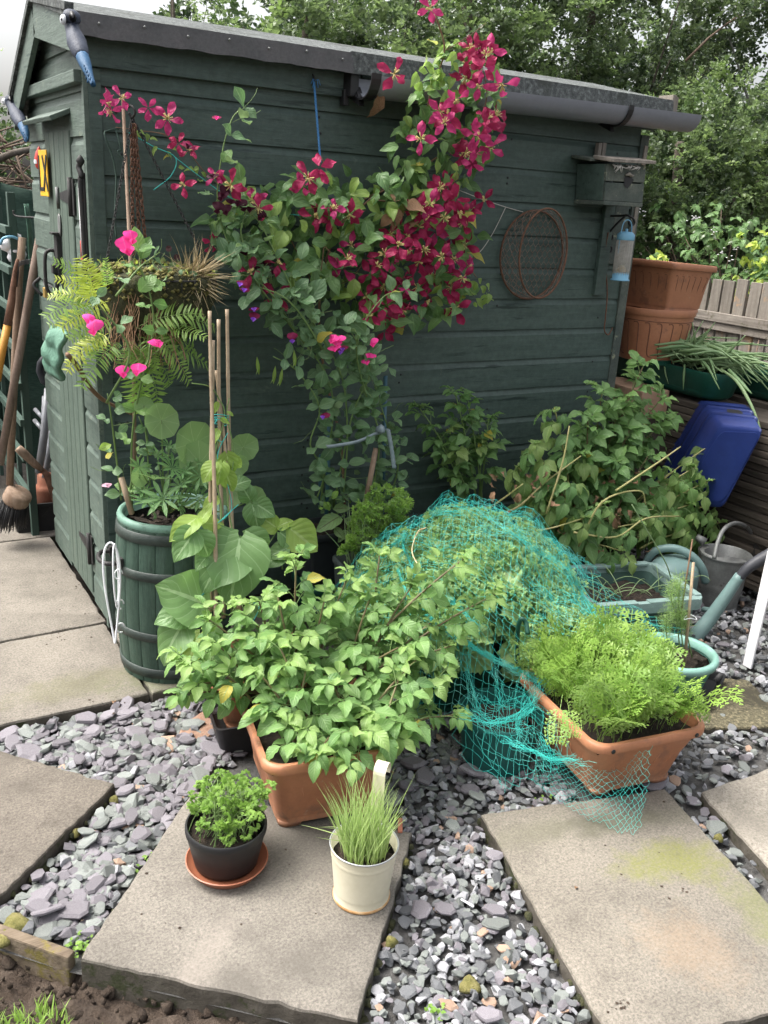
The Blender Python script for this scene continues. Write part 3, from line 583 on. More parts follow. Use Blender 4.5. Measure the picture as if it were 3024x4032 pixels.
# loose stones
def slate_mesh(rs, thick):
    n = rs.randint(6, 9); a0 = rs.uniform(0, 6.28); el = rs.uniform(0.55, 0.95)
    P = []
    for i in range(n):
        a = a0+6.283*(i+rs.uniform(-.28, .28))/n; r = rs.uniform(0.75, 1.1)
        P.append((r*math.cos(a), r*el*math.sin(a)))
    mb = MB(); th = thick*rs.uniform(0.7, 1.3)
    tz = [rs.uniform(-.12, .12)*th for _ in P]
    r0 = [(x*0.93, y*0.93, -th) for x, y in P]; r1 = [(x*1.0, y*1.0, -th*0.2+z) for (x, y), z in zip(P, tz)]
    k = rs.uniform(0.72, 0.9); ox, oy = rs.uniform(-.08, .08, 2)
    r2 = [(x*k+ox, y*k+oy, th*0.55+z*0.6) for (x, y), z in zip(P, tz)]; mb.loft([r0, r1, r2], capt=True, sm=False); return mb
def pebble_mesh(rs):
    bm = bmesh.new(); e = (1, rs.uniform(.6, .9), rs.uniform(.42, .7))
    for k in range(13):
        v = rvec(rs); bm.verts.new((v.x*e[0], v.y*e[1], v.z*e[2]))
    g = bmesh.ops.convex_hull(bm, input=bm.verts[:]); bmesh.ops.delete(bm, geom=[x for x in g['geom_interior'] if isinstance(x, bmesh.types.BMVert)], context='VERTS')
    bm.verts.index_update(); mb = MB(); mb.add([tuple(v.co) for v in bm.verts], [[v.index for v in f.verts] for f in bm.faces], 0, False); bm.free(); return mb
rs = np.random.RandomState(21)
SL = [slate_mesh(rs, 0.18) for _ in range(14)]; PB = [pebble_mesh(rs) for _ in range(16)]
CL = [pebble_mesh(rs) for _ in range(8)]
trench()
SM = {}
def smesh(kind, i, m):
    k = (kind, i, m.name)
    if k not in SM: SM[k] = (SL if kind == 's' else PB)[i].mesh('stone', m)
    return SM[k]
def stones(bed, poly, n, mix, slate_frac, smin, smax, big, seed, zb=-0.042):
    """mix: [(material, weight)]; big: number of large slates"""
    rs = np.random.RandomState(seed); its = []
    xs = [p[0] for p in poly]; ys = [p[1] for p in poly]; tries = 0
    mats = [m for m, w in mix]; ws = np.cumsum([w for m, w in mix]); ws = ws/ws[-1]
    while len(its) < n and tries < n*30:
        tries += 1; x = rs.uniform(min(xs), max(xs)); y = rs.uniform(min(ys), max(ys))
        if not inpoly(x, y, poly): continue
        isbig = len(its) < big; r = (rs.uniform(0.026, 0.046) if isbig else smin*(smax/smin)**(rs.uniform()**1.5))
        bad = False
        for P in SLABS+[[(2.16, 1.60), (2.50, 1.45), (2.62, 1.72), (2.36, 1.92), (2.14, 1.86)]]*(rs.uniform() < 0.93):
            if inpoly(x, y, P): bad = True; break
            for i in range(4):
                a, b = Vector(P[i]), Vector(P[(i+1) % len(P)]); t = max(0, min(1, (Vector((x, y))-a).dot(b-a)/(b-a).length_squared))
                if (a.lerp(b, t)-Vector((x, y))).length < r*0.62: bad = True; break
            if bad: break
        if bad: continue
        slate = isbig or rs.uniform() < slate_frac
        m = mats[int(np.searchsorted(ws, rs.uniform()))]
        if isbig: m = m_sp if rs.uniform() < 0.85 else m_sg
        if slate and m is m_sw: slate = False
        if slate: rot = Euler((rs.normal()*.16, rs.normal()*.16, rs.uniform(0, 6.28))); z = zb+rs.uniform(0.008, 0.022)+(0.016 if isbig else 0)
        else: rot = Euler((rs.normal()*.5, rs.normal()*.5, rs.uniform(0, 6.28))); z = zb+rs.uniform(0.0, 0.018)+r*0.2
        M = Matrix.LocRotScale(Vector((x, y, z)), rot, Vector((r, r, r)))
        its.append((('s', rs.randint(len(SL))) if slate else ('p', rs.randint(len(PB))), m, M, r))
    its.sort(key=lambda q: -q[3]/(q[2].translation-CAMP).length)
    for k, m, M, r in its[:300]: obj('stone', smesh(k[0], k[1], m), bed, M)
    mb = MB()
    for k, m, M, r in its[300:]:
        src = (SL if k[0] == 's' else PB)[k[1]]; mb.add([M @ Vector(v) for v in src.v], src.f, mats.index(m) if m in mats else 0, False)
    tag(mb.build('gravel', mats, bed), kind='stuff')
bedL = sheet('slate_bed', [(-0.6, 2.9), (-0.2, 1.95), (0.07, 1.74), (0.25, 1.545), (0.30, 1.50), (0.98, 2.02), (1.0, 2.9)], -0.046, m_bedgrey)
bedC = sheet('gravel_bed', [(0.30, 1.50), (0.70, 1.128), (0.86, 0.97), (1.2, 0.72), (1.5, 0.6), (1.62, 2.9), (1.0, 2.9), (0.98, 2.02)], -0.046, m_bedgrey)
bedR = sheet('gravel_bed', [(1.5, 0.6), (3.2, 0.5), (4.4, 1.4), (4.4, 3.6), (3.0, 3.6), (3.0, 2.9), (1.62, 2.9)], -0.046, m_bedgrey)
stones(bedL, [(0.72, 2.475), (0.12, 2.49), (0.0, 2.35), (0.0, 1.93), (0.12, 1.765), (0.295, 1.575), (0.66, 1.95), (1.0, 2.2), (1.0, 2.475)], 2000, [(m_sp, 4), (m_sg, 4.2), (m_sdk, 1.4), (m_sw, .45), (m_sb, .2)], 0.68, 0.012, 0.033, 58, 31)
stones(bedC, [(0.73, 1.11), (0.90, 0.90), (1.12, 0.80), (1.30, 1.50), (1.58, 1.45), (1.64, 1.62), (1.66, 1.9), (1.5, 2.2), (1.0, 2.4), (0.95, 2.1), (1.0, 1.6)], 2800, [(m_sp, 1.6), (m_sg, 2.6), (m_sdk, 3.8), (m_sw, 2.2), (m_sb, .25)], 0.42, 0.010, 0.0225, 34, 32)
stones(bedR, [(1.66, 0.75), (1.80, 0.80), (1.93, 1.10), (2.5, 1.34), (3.2, 1.4), (3.7, 1.9), (3.75, 2.8), (2.9, 2.9), (2.2, 2.4), (1.7, 2.0), (1.80, 1.40)], 3600, [(m_sp, .9), (m_sg, 2.4), (m_sdk, 4.4), (m_sw, 1.9), (m_sb, .2)], 0.5, 0.010, 0.026, 26, 33)

# little weeds between the stones, moss tufts, lawn edge
rs = np.random.RandomState(5)
T_bl = leaf_t(0.10, 5, 1, 0.25, 0.8, 0.0, peak=0.35)
its = []
for k in range(2600):
    x, y = rs.uniform(-0.12, 0.30), rs.uniform(1.25, 1.72)
    if (x*0.71+y*0.70) > 1.160+0.02*math.sin(x*40): continue
    d = Vector((rs.normal()*.35, rs.normal()*.35, 1)); h = rs.uniform(0.03, 0.065)
    its.append((T_bl, frame((x, y, -0.075), d, rvec(rs), h, h*0.75), 0))
tag(obj('grass', joinT('grass', its, [l_grass], rs)), kind='stuff')
T_ov = leaf_t(0.8, 4, 1, 0.2, 0.4, 0.0)
its = []
for (px, py, n) in ((40, 2850, 26), (1120, 3860, 14), (1720, 3990, 16), (700, 3280, 10), (290, 3745, 22), (330, 3720, 16), (1250, 3980, 8), (590, 3380, 8), (2150, 3150, 6), (560, 3420, 7)):
    c = onZ(px, py, -0.028)
    for k in range(n):
        its.append((T_ov, frame(c+Vector((rs.normal()*.012, rs.normal()*.012, rs.uniform(0, .014))), Vector((rs.normal(), rs.normal(), .6)), (0, 0, 1), rs.uniform(.007, .014)), 0))
tag(obj('weeds', joinT('weeds', its, [l_parsley], rs)), kind='stuff')
mb = MB()
for (px, py, r) in ((1850, 3880, .022), (1580, 3390, .02), (1480, 3700, .012), (1540, 3710, .014), (2810, 3170, .014), (2830, 3300, .012), (60, 3640, .03), (20, 3680, .03), (1480, 3650, .01), (450, 3150, .012), (300, 3280, .012)):
    c = onZ(px, py, -0.02); mb.lathe([(r, -.004), (r*.95, .004), (r*.6, .010), (0.00005, .013)], c, 12, wob=lambda a, z: 0.2*math.sin(3*a+c.x*90))
tag(mb.build('moss', m_moss), kind='stuff')

# crumbs of soil and leaf bits on the paving, moss along the slab edges
rs = np.random.RandomState(6); mb = MB()
def crumb(c, r):
    mb.add([Vector(v)*r*rs.uniform(.6, 1.3)+c for v in ((1, 0, 0), (-1, 0, 0), (0, 1, 0), (0, -1, 0), (0, 0, .6), (0, 0, -.3))], [(0, 2, 4), (2, 1, 4), (1, 3, 4), (3, 0, 4)], 0, False)
for (px, py, n, sp) in ((245, 2495, 16, 60), (200, 2500, 8, 40), (320, 2260, 6, 30), (300, 2310, 5, 15), (420, 2440, 10, 40), (340, 2400, 8, 50), (470, 2770, 20, 50), (1100, 3400, 4, 160), (2450, 3960, 14, 30), (2640, 3520, 8, 70), (2500, 3400, 8, 250), (700, 3600, 8, 250), (250, 2300, 8, 120), (1000, 3600, 6, 200), (30, 2080, 6, 30)):
    for k in range(n): c = onZ(px+rs.normal()*sp, py+rs.normal()*sp*.35, .0005); crumb(c, rs.uniform(.0012, .005))
tag(mb.build('soil_crumbs', m_earth), kind='stuff')
mb = MB()
for k in range(90):
    a, b = [((1.10, 1.545), (0.704, 1.126)), ((0.665, 1.955), (0.272, 1.525)), ((0.49, 2.06), (0.125, 1.742)), ((1.298, 1.53), (1.112, .845))][k % 4]; q = Vector(a).lerp(Vector(b), rs.uniform()); r = rs.uniform(.005, .014); c = Vector((q.x+rs.normal()*.004, q.y+rs.normal()*.004, -.018-rs.uniform(0, .03)))
    mb.lathe([(r, -.004), (r*.8, .004), (.00005, .007)], c, 7, wob=lambda a_, z: .25*math.sin(3*a_+c.x*90))
tag(mb.build('edge_moss', m_mossd), kind='stuff')
for (px, py, rz, s) in ((2265, 3500, .6, .018), (75, 2085, .4, .018), (445, 2770, 1.2, .03)):
    o = obj('dead_leaf', tmesh('dead_leaf', leaf_t(.45, 5, 2, .6, .9, .1, seed=3), m_brown), None, frame(onZ(px, py, .004), (math.cos(rz), math.sin(rz), .05), (0, 0, 1), s)); tag(o, {2265: 'small orange brown leaf fragment on the algae stained slab', 75: 'dry leaf scrap on the path before the black box', 445: 'brown curled leaf at the path edge above the slates'}[px], 'dead leaf')
# ---------------------------------------------------------------- the shed
WY, WX, XR, YB = 2.972, 0.722, 3.02, 3.86      # side wall plane, gable plane, far end of the side wall, far end of the gable
shed = thing('shed', 'green painted wooden shed with lapped boards and felt roof', 'shed', (0.722, 2.972, 0))
def emp(name, root):
    o = bpy.data.objects.new(name, None); COL.objects.link(o); o.parent = root; o.matrix_basis = Matrix.Translation(-root.location); o.empty_display_size = .05; return o
def board_prof(h, t=0.015):
    return [(0, 0), (t, 0.001), (t, h*0.80), (t*0.45, h*0.93), (t*0.30, h*1.005), (0, h*1.005)]
rs = np.random.RandomState(2)
core = MB(); core.box(((WX+XR)/2+.012, (WY+YB)/2+.012, 0.92), (XR-WX-.03, YB-WY-.03, 1.80)); o = core.build('wall_core', m_black); wc(o, shed)
sw = emp('side_wall', shed); zs = [1.774-0.1242*i for i in range(-1, 15)]
for i, z in enumerate(zs):
    z1 = z; z0 = max(0.02, z-0.1242); h = z1-z0
    if h < 0.03: continue
    jog = rs.uniform(-.0015, .0015); pr = board_prof(h); mb = MB(); nx = 14
    rings = []
    for k in range(nx+1):
        x = WX+0.03+(XR-0.05-WX-0.03)*k/nx; w = rs.normal()*.0009
        rings.append([(x, WY-0.002-d-jog-(w if d > 0 else 0), z0+zz+(w if zz < .01 else 0)) for d, zz in pr])
    mb.loft(rings, capb=True, capt=True, sm=False); mb.build('board', m_paint, sw)
    # nail heads
for nm, x0, x1, ex in (('corner_strip', WX-0.004, WX+0.033, 0.024), ('corner_strip', XR-0.05, XR-0.004, 0.026)):
    mb = MB(); mb.box(((x0+x1)/2, WY-ex/2+.001, 0.92), (x1-x0, ex, 1.80), ch=0.002); mb.build(nm, m_paint if x0 < 1 else m_moss_paint, sw)
mb = MB(); mb.box((2.995, WY-0.016, 1.60), (0.018, 0.03, 0.36), (0, 0.02, 0), ch=.001); mb.build('corner_strip', m_oldwood, sw)
mb = MB()
for k in range(46):
    x = rs.choice([0.80, 1.46, 1.48, 1.86, 2.30, 2.86])+rs.uniform(-.01, .01); z = zs[rs.randint(1, 14)]-rs.uniform(.02, .09)
    mb.lathe([(0.0045, 0), (0.004, 0.0012), (0.00005, .0006)], (x, WY-.0185, z), 8, rot=(R_(90), 0, 0))
tag(mb.build('nail_heads', m_black, sw), kind='stuff')
# gable wall: boards either side of the door and above it
gw = emp('gable_wall', shed)
AY, AZ = 3.40, 2.035        # ridge
def roofz(y): return 1.94+(AZ-1.94)*(y-2.93)/(AY-2.93) if y <= AY else AZ-(y-AY)*0.58
D0, D1, DT = 3.175, 3.545, 1.655
def gboard(y0, y1, z0, z1):
    h = z1-z0; mb = MB(); rings = []
    for k in range(7):
        y = y0+(y1-y0)*k/6; w = rs.normal()*.0007
        rings.append([(WX+0.002-d-(w if d > 0 else 0), y, z0+zz) for d, zz in board_prof(h, .014)])
    mb.loft(rings, capb=True, capt=True, sm=False); mb.build('board', m_paintg, gw)
zz = 0.02
gz = [0.02+0.1242*i for i in range(0, 20)]
for z0 in gz:
    z1 = z0+0.1242
    if z0 > 2.2: continue
    if z1 <= DT:
        gboard(WY+0.004, D0-0.004, z0, z1); gboard(D1+0.004, YB, z0, z1)
    else:
        ya, yb = WY+0.004, YB
        while roofz(ya) < z1-.03 and ya < AY: ya += .01
        while roofz(yb) < z1-.03 and yb > AY: yb -= .01
        if yb-ya > .05: gboard(ya, yb, z0, z1)
mb = MB(); mb.box((WX-0.009, WY-0.006, 0.92), (0.018, 0.026, 1.82), ch=.002); mb.build('corner_strip', m_paintg, gw)
mb = MB(); P = [(WY+.006, .02), (YB, .02), (YB, 1.76), (3.86, 1.765), (AY, AZ-.012), (WY+.006, 1.945)]; n_ = len(P)
mb.add([(WX-.004, y, z) for y, z in P]+[(WX+.012, y, z) for y, z in P], [tuple(range(n_)), tuple(range(2*n_-1, n_-1, -1))], 0, False); mb.build('gable_panel', m_paintg, gw)
# door
dr = emp('door', shed); n = 5; pw = (D1-D0-.006)/n
for i in range(n):
    y0 = D0+.003+i*pw; mb = MB(); rx = WX-0.017-rs.uniform(0, .0015)
    ring = lambda z: [(rx+.014, y0+.0005, z), (rx+.003, y0+.0005, z), (rx, y0+.0045, z), (rx, y0+pw-.0045, z), (rx+.003, y0+pw-.0005, z), (rx+.014, y0+pw-.0005, z)]
    mb.loft([ring(0.055), ring(0.6), ring(1.1), ring(DT)], capt=True, sm=False); mb.build('plank', m_paintv, dr)
def hinge(z, flip=1):
    mb = MB(); x = WX-0.019
    mb.prism([(D0-.004, -.028), (D0-.004, .028), (D0+.165, .009), (D0+.165, -.009)], .003, Matrix(((0, 0, 1, x), (1, 0, 0, 0), (0, 1, 0, z), (0, 0, 0, 1))))
    mb.tube([(x-.004, D0-.006, z-.06), (x-.004, D0-.006, z+.06)], .008, 10)
    mb.box((x+.001, D0-.022, z), (.004, .026, .11))
    mb.build('hinge', m_iron, dr)
hinge(1.455); hinge(0.235)
mb = MB(); c = Vector((WX-.02, 3.455, 1.19)); mb.tube(cat([c+Vector((0, 0, .075)), c+Vector((-.02, .006, .078)), c+Vector((-.036, .008, .055)), c+Vector((-.038, .008, -.045)), c+Vector((-.022, .006, -.075)), c+Vector((0, 0, -.07))], 6), .0065, 10)
mb.lathe([(.017, 0), (.017, .005), (.0001, .007)], c+Vector((0, 0, -.07)), 14, rot=(0, R_(-90), 0)); mb.lathe([(.017, 0), (.017, .005), (.0001, .007)], c+Vector((0, 0, .075)), 14, rot=(0, R_(-90), 0))
mb.build('handle', m_iron, dr)
mb = MB(); c = Vector((WX-.024, 3.385, 1.245)); mb.box(c, (.022, .045, .16), ch=.004); mb.box(c+Vector((-.012, 0, -.035)), (.03, .03, .03), ch=.003); mb.box(c+Vector((-.006, 0, .085)), (.036, .05, .008), ch=.002)
mb.tube([c+Vector((-.012, .0, -.05)), c+Vector((-.012, 0, -.12))], .008, 10); mb.lathe([(.012, -.012), (.012, .004), (.0001, .006)], c+Vector((-.012, 0, -.12)), 12); mb.build('lock_case', m_iron, dr)
mb = MB(); c = Vector((WX-.021, 3.362, 1.36)); mb.lathe([(.022, 0), (.02, .003), (.014, .0035), (.0001, .002)], c, 20, rot=(0, R_(-90), 0)); mb.tube([c+Vector((0, 0, .03)), c+Vector((-.003, 0, .07))], .006, 8); 
for v in range(len(mb.v)): mb.v[v] = (mb.v[v][0], mb.v[v][1], c.z+(mb.v[v][2]-c.z)*1.75)
mb.build('keyhole_cover', m_galv, dr)
mb = MB(); mb.tube([(WX-.02, 3.70, 1.135), (WX-.02, 3.52, 1.128)], .004, 8); mb.tube(cat([(WX-.03, 3.715, 1.15), (WX-.055, 3.72, 1.12), (WX-.03, 3.70, 1.085)], 5), .006, 8); mb.build('hasp', m_iron, dr)
# canopy over the door
mb = MB(); rm = Euler((0, R_(-24), 0)).to_matrix(); mb.box((WX-.040, 3.385, 1.700), (.075, .46, .015), rm, ch=.003); o = WB(mb, 'door_canopy', m_paintg, shed)
# barge boards, fascia, felt
def strip(name, a, b, h, th, m, up=(0, 0, 1)):
    a, b = Vector(a), Vector(b); d = (b-a); L = d.length; d.normalize(); y = Vector((1, 0, 0)); z = d.cross(y)*-1
    if z.z < 0: z = -z
    Mx = Matrix((d, y, z)).transposed(); mb = MB(); mb.box((a+b)/2, (L, th, h), Mx, ch=.002); return WB(mb, name, m, shed)
strip('barge_board', (0.672, 2.905, 1.903), (0.672, AY, AZ-.045), .105, .018, m_paintg); strip('barge_board', (0.672, 3.90, 1.715), (0.672, AY+.004, AZ-.045), .095, .018, m_paintg)
strip('roof_edge', (0.664, 2.90, 1.963), (0.664, AY, AZ+.015), .022, .026, m_felt); strip('roof_edge', (0.664, 3.93, 1.762), (0.664, AY+.004, AZ+.012), .022, .026, m_felt)
mb = MB(); mb.box((0.696, 3.40, 1.795), (.03, .87, .035), ch=.003); WB(mb, 'gable_ledge', m_paintg, shed)
mb = MB(); rf = rs
def rslope(y0, z0, y1, z1, x0, x1, t=.014, n=30):
    V = []; 
    for k in range(n+1):
        x = x0+(x1-x0)*k/n; w = .003*math.sin(k*1.7)+rs.uniform(-.0015, .0015)
        V += [(x, y0, z0+w), (x, y1, z1), (x, y1, z1-t), (x, y0, z0-t+w)]
    F = [(k*4+j, k*4+(j+1) % 4, k*4+4+(j+1) % 4, k*4+4+j) for k in range(n) for j in range(4)]+[(0, 3, 2, 1), (n*4, n*4+1, n*4+2, n*4+3)]
    mb.add(V, F, 0, False)
rslope(2.895, 1.951, AY+.003, AZ+.022, 0.655, 3.085); rslope(3.95, 1.742, AY+.006, AZ+.022, 0.656, 3.084)
WB(mb, 'roof', m_felt, shed)
# felt turned over the eave: dark nailed band, then the grey mineral felt
def band(name, x0, x1, ztop0, zb0, m, y=2.888, n=40, wav=.0014):
    mb = MB(); V = []
    for k in range(n+1):
        x = x0+(x1-x0)*k/n; w = wav*math.sin(k*.9)+rs.uniform(-.0015, .0015)
        if name == 'felt_flap' and k > n*.62: w -= .007*math.sin((k-n*.62)*.55)
        V += [(x, y, ztop0), (x, y-.003+.3*w, (ztop0+zb0)/2), (x, y-.006+w*.6, zb0+w), (x, y+.006, zb0+w+.001), (x, y+.008, ztop0)]
    F = [(k*5+j, k*5+j+1, k*5+6+j, k*5+5+j) for k in range(n) for j in range(4)]
    mb.add(V, F, 0, False); return WB(mb, name, m, shed)
band('felt_band', 0.662, 1.562, 1.953, 1.892, m_feltband); band('felt_flap', 1.555, 3.06, 1.957, 1.890, m_felt)
mb = MB(); mb.box((3.068, 2.93, 1.935), (.022, .08, .085), ch=.001); mb.box((3.084, 2.93, 1.93), (.012, .08, .08), ch=.001); WB(mb, 'roof_board', m_oldwood, shed)
mb = MB()
for k in range(7): mb.lathe([(.004, 0), (.004, .002), (.0001, .003)], (.74+.13*k, 2.881, 1.928+.008*(k % 2)), 10, rot=(R_(90), 0, 0))
tag(WB(mb, 'felt_nails', m_galv, shed), kind='stuff')
mb = MB(); mb.box((1.16, 2.944, 1.872), (.92, .016, .10), ch=.002); WB(mb, 'fascia_board', m_paint, shed)
mb = MB(); mb.box((2.33, 2.950, 1.880), (1.40, .018, .08), ch=.002); WB(mb, 'fascia_board', m_paint, shed)
# gutter
def gut(x0, x1, z0, z1, r=.064):
    mb = MB(); n = 14; rings = []
    for k in range(25):
        t = k/24; x = x0+(x1-x0)*t; z = z0+(z1-z0)*t; ring = []
        for rr, rev in ((r, 1), (r-.0035, -1)):
            A = [math.pi+math.pi*i/n for i in range(n+1)]
            if rev < 0: A = A[::-1]
            ring += [(x, 2.858+rr*math.cos(a), z+rr*math.sin(a)) for a in A]
        rings.append(ring)
    mb.loft(rings, capb=True, capt=True); return mb
WB(gut(1.600, 3.135, 1.882, 1.904), 'gutter', m_gutter, shed, sharp=40)
def bracket(x, z, wide=.012):
    mb = MB(); r = .0675; P = [Vector((x, 2.858+r*math.cos(a), z+r*math.sin(a))) for a in [math.pi*(0.98+i/14*1.04) for i in range(15)]]
    V = []; 
    for p in P:
        d = Vector((0, p.y-2.858, p.z-z)).normalized()
        V += [p+Vector((-wide, 0, 0)), p+Vector((wide, 0, 0)), p+d*.004+Vector((wide, 0, 0)), p+d*.004+Vector((-wide, 0, 0))]
    F = [(k*4+j, k*4+(j+1) % 4, k*4+4+(j+1) % 4, k*4+4+j) for k in range(14) for j in range(4)]
    mb.add(V, F, 0, False); mb.prism([(2.878, z-.088), (2.958, z-.088+.03), (2.958, z-.012), (2.918, z-.02), (2.893, z-.052)], .02, Matrix(((0, 0, 1, x), (1, 0, 0, 0), (0, 1, 0, 0), (0, 0, 0, 1))))
    return mb
WB(bracket(2.735, 1.898), 'gutter_bracket', m_black, shed); WB(bracket(1.597, 1.883, .018), 'gutter_bracket', m_black, shed)
mb = MB(); mb.box((1.575, 2.925, 1.865), (.035, .05, .085), (0, 0, .2), ch=.004); mb.box((1.56, 2.935, 1.82), (.02, .03, .05), ch=.003); WB(mb, 'gutter_union', m_black, shed)
# dead leaf caught in the gutter end
T_d = leaf_t(0.55, 6, 2, .5, 1.2, .12, seed=4); o = obj('dead_leaf', tmesh('dead_leaf', T_d, m_brown), None, frame((1.632, 2.83, 1.84), (.02, -.02, -1), (.3, -1, .2), .10)); tag(o, 'curled brown dead leaf hanging from the gutter end', 'dead leaf')
# support post and shelf for the bird box belong to the wall
mb = MB(); mb.box((2.835, WY-.027, 1.37), (.055, .022, .40), (0, .0, 0), ch=.002); WB(mb, 'batten', m_paint, shed)
mb = MB(); mb.box((2.905, WY-.024, 1.45), (.075, .018, .30), (0, .02, 0), ch=.002); WB(mb, 'batten', m_moss_paint, shed)
# ---------------------------------------------------------------- pots, troughs, barrel
def rrect(w, l, r, z, n=6):
    P = []
    for cx, cy, a0 in ((w/2-r, l/2-r, 0), (-w/2+r, l/2-r, 90), (-w/2+r, -l/2+r, 180), (w/2-r, -l/2+r, 270)):
        for k in range(n+1):
            a = R_(a0+90*k/n); P.append((cx+r*math.cos(a), cy+r*math.sin(a), z))
    return P
def planter(name, label, cat_, loc, rz, W, L, H, m=None, inset=0.045, rad=0.05, rim=0.016, ribs=True, soil=0.035, group=None, tilt=None, grooves=0):
    m = m or m_terra; t = thing(name, label, cat_, loc, rz, group)
    if tilt: t.rotation_euler = (tilt[0], tilt[1], rz)
    f = 0.014; mb = MB(); rg = [rrect(W-2*inset, L-2*inset, rad*.8, f)]
    for k in range(1, 6):
        q = k/5; rg.append(rrect(W-2*inset*(1-q)-2*rim*.75, L-2*inset*(1-q)-2*rim*.75, rad*(.8+.2*q), f+(H-f-.028)*q))
    rg += [rrect(W-.004, L-.004, rad, H-.027), rrect(W, L, rad, H-.022), rrect(W, L, rad, H-.006), rrect(W-.008, L-.008, rad, H), rrect(W-2*rim+.004, L-2*rim+.004, rad*.9, H), rrect(W-2*rim, L-2*rim, rad*.9, H-.005), rrect(W-2*inset, L-2*inset, rad*.7, .03)]
    mb.loft(rg, capb=True, capt=True); mb.build('body', m, t, sharp=50)
    for sx in (-1, 1):
        for sy in (-1, 1):
            q = MB(); q.loft([rrect(.062, .062, .02, 0), rrect(.066, .066, .02, f+.002)], capt=True)
            o = q.build('foot', m, t, loc=(sx*(W/2-inset-.036), sy*(L/2-inset-.036), 0))
    if grooves:
        q = MB()
        for side in range(4):
            ww = W if side % 2 == 0 else L; dd = (L if side % 2 == 0 else W)
            for k in range(grooves):
                x = (k+.5)/grooves-.5
                P = []
                for (a, zq) in ((-.35, .74), (-.1, .745), (0, .66), (0, .4), (0, .16)):
                    z = f+(H-f)*zq; ins = inset*(1-(z-f)/(H-f))+rim*.62; P.append(((x+a/grooves)*(ww-2*ins-rad*.7), -(dd/2-ins)-.0005, z))
                A = Matrix.Rotation(R_(90*side), 3, 'Z'); q.tube([A @ Vector(p) for p in cat(P, 3)], .0023, 5)
            P = []
        q.build('groove', m_terrad, t)
        q = MB(); z = f+(H-f)*.80; ins = inset*.2+rim*.62
        q.tube([Vector(p) for p in rrect(W-2*ins, L-2*ins, rad, z)]+[Vector(rrect(W-2*ins, L-2*ins, rad, z)[0])], .0016, 5); q.build('groove', m_terrad, t)
    if soil:
        q = MB(); n = 12; V = []; w, l = W-2*rim-.012, L-2*rim-.012; rs = np.random.RandomState(int(W*1000+L*77))
        for j in range(n+1):
            for i in range(n+1): V.append(((i/n-.5)*w, (j/n-.5)*l, H-soil+rs.uniform(-.006, .006)))
        q.add(V, [(j*(n+1)+i, j*(n+1)+i+1, (j+1)*(n+1)+i+1, (j+1)*(n+1)+i) for j in range(n) for i in range(n)]); q.build('soil', m_soil, t)
    return t
def roundpot(name, label, cat_, loc, r0, r1, H, m, rimm=None, rimw=.012, rimh=.02, soil=.03, group=None, beads=(), m_soil_=None, thick=.004, inner=None):
    t = thing(name, label, cat_, loc, 0, group); mb = MB()
    pr = [(r0*.9, 0), (r0, .004)]
    for k in range(1, 9):
        q = k/8; z = .004+(H-.004-rimh)*q; rr = r0+(r1-rimw*.6-r0)*q
        for b in beads:
            if abs(q-b) < .045: rr += .0022
        pr.append((rr, z))
    inn = [(r1-thick-rimw*.5, H-rimh), (r0-thick, .012), (.0001, .012)]
    if rimm: mb.lathe(pr+inn, n=48); mb.build('body', m, t, sharp=60); q = MB(); q.lathe([(r1-rimw*.8, H-rimh-.002), (r1, H-rimh), (r1+rimw*.3, H-rimh*.5), (r1+rimw*.1, H-.002), (r1-rimw*.5, H), (r1-rimw*1.1, H-.004), (r1-rimw*1.1, H-rimh)], n=48); q.build('rim', rimm, t)
    else: mb.lathe(pr+[(r1-rimw*.2, H-rimh), (r1, H-rimh*.8), (r1, H-rimh*.15), (r1-.002, H), (r1-thick-.001, H), (r1-thick-.002, H-.006)]+inn[1:], n=48); mb.build('body', m, t, sharp=50)
    if soil:
        q = MB(); rs = np.random.RandomState(int(r1*9000)); pr = [((r1-rimw-.004)*k/8, H-soil+.006*(1-k/8)) for k in range(8, 0, -1)]+[(.0002, H-soil+.005)]
        q.lathe(pr, n=28); q.v = [(x, y, z+rs.uniform(-.004, .004)) for x, y, z in q.v]; q.build('soil', m_soil_ or m_soil, t)
    return t
U11 = R_(-11)
trough_p = planter('planter_trough', 'terracotta planter trough packed with pale green potato plants', 'planter', (0.955, 1.845, 0), U11, 0.345, 0.43, 0.215)
trough_c = planter('planter_trough', 'terracotta planter trough full of feathery carrot tops', 'planter', (1.768, 1.580, 0), R_(-9), 0.375, 0.43, 0.20, inset=.055, grooves=0)
pot_b = planter('planter_box', 'square terracotta pot at the foot of the bamboo canes', 'planter', (0.975, 2.255, 0.0), U11, 0.32, 0.32, 0.175)
# vertical moulded ribs of the two troughs
def ribs(t, W, L, H, inset, n, hgt=.7):
    for side in (0, 1, 2, 3):
        ww = W if side % 2 == 0 else L; dd = L if side % 2 == 0 else W; q = MB()
        for k in range(n):
            x = (k+.5)/n-.5; P = []
            for zq in (.10, .3, .5, hgt):
                z = .014+(H-.042)*zq; ins = inset*(1-zq)+.012; P.append(Vector(((x)*(ww-2*ins-.07), -(dd/2-ins)+.0012, z)))
            A = Matrix.Rotation(R_(90*side), 3, 'Z'); q.tube([A @ p for p in P], [.001, .0028, .0028, .001], 6)
        q.build('rib', m_terra, t)
ribs(trough_c, .375, .43, .20, .055, 5); ribs(trough_p, .345, .43, .215, .045, 3)
for x in (-.135, .135):
    q = MB(); q.lathe([(.0065, 0), (.0065, .0012), (.0002, .0012)], (x, -.2155, .1835), 12, rot=(R_(90), 0, 0)); q.build('rim_hole', m_black, trough_c)
t = thing('tray', 'black plastic tray under the square terracotta pot', 'tray', (0.985, 2.235, -0.03), U11); mb = MB()
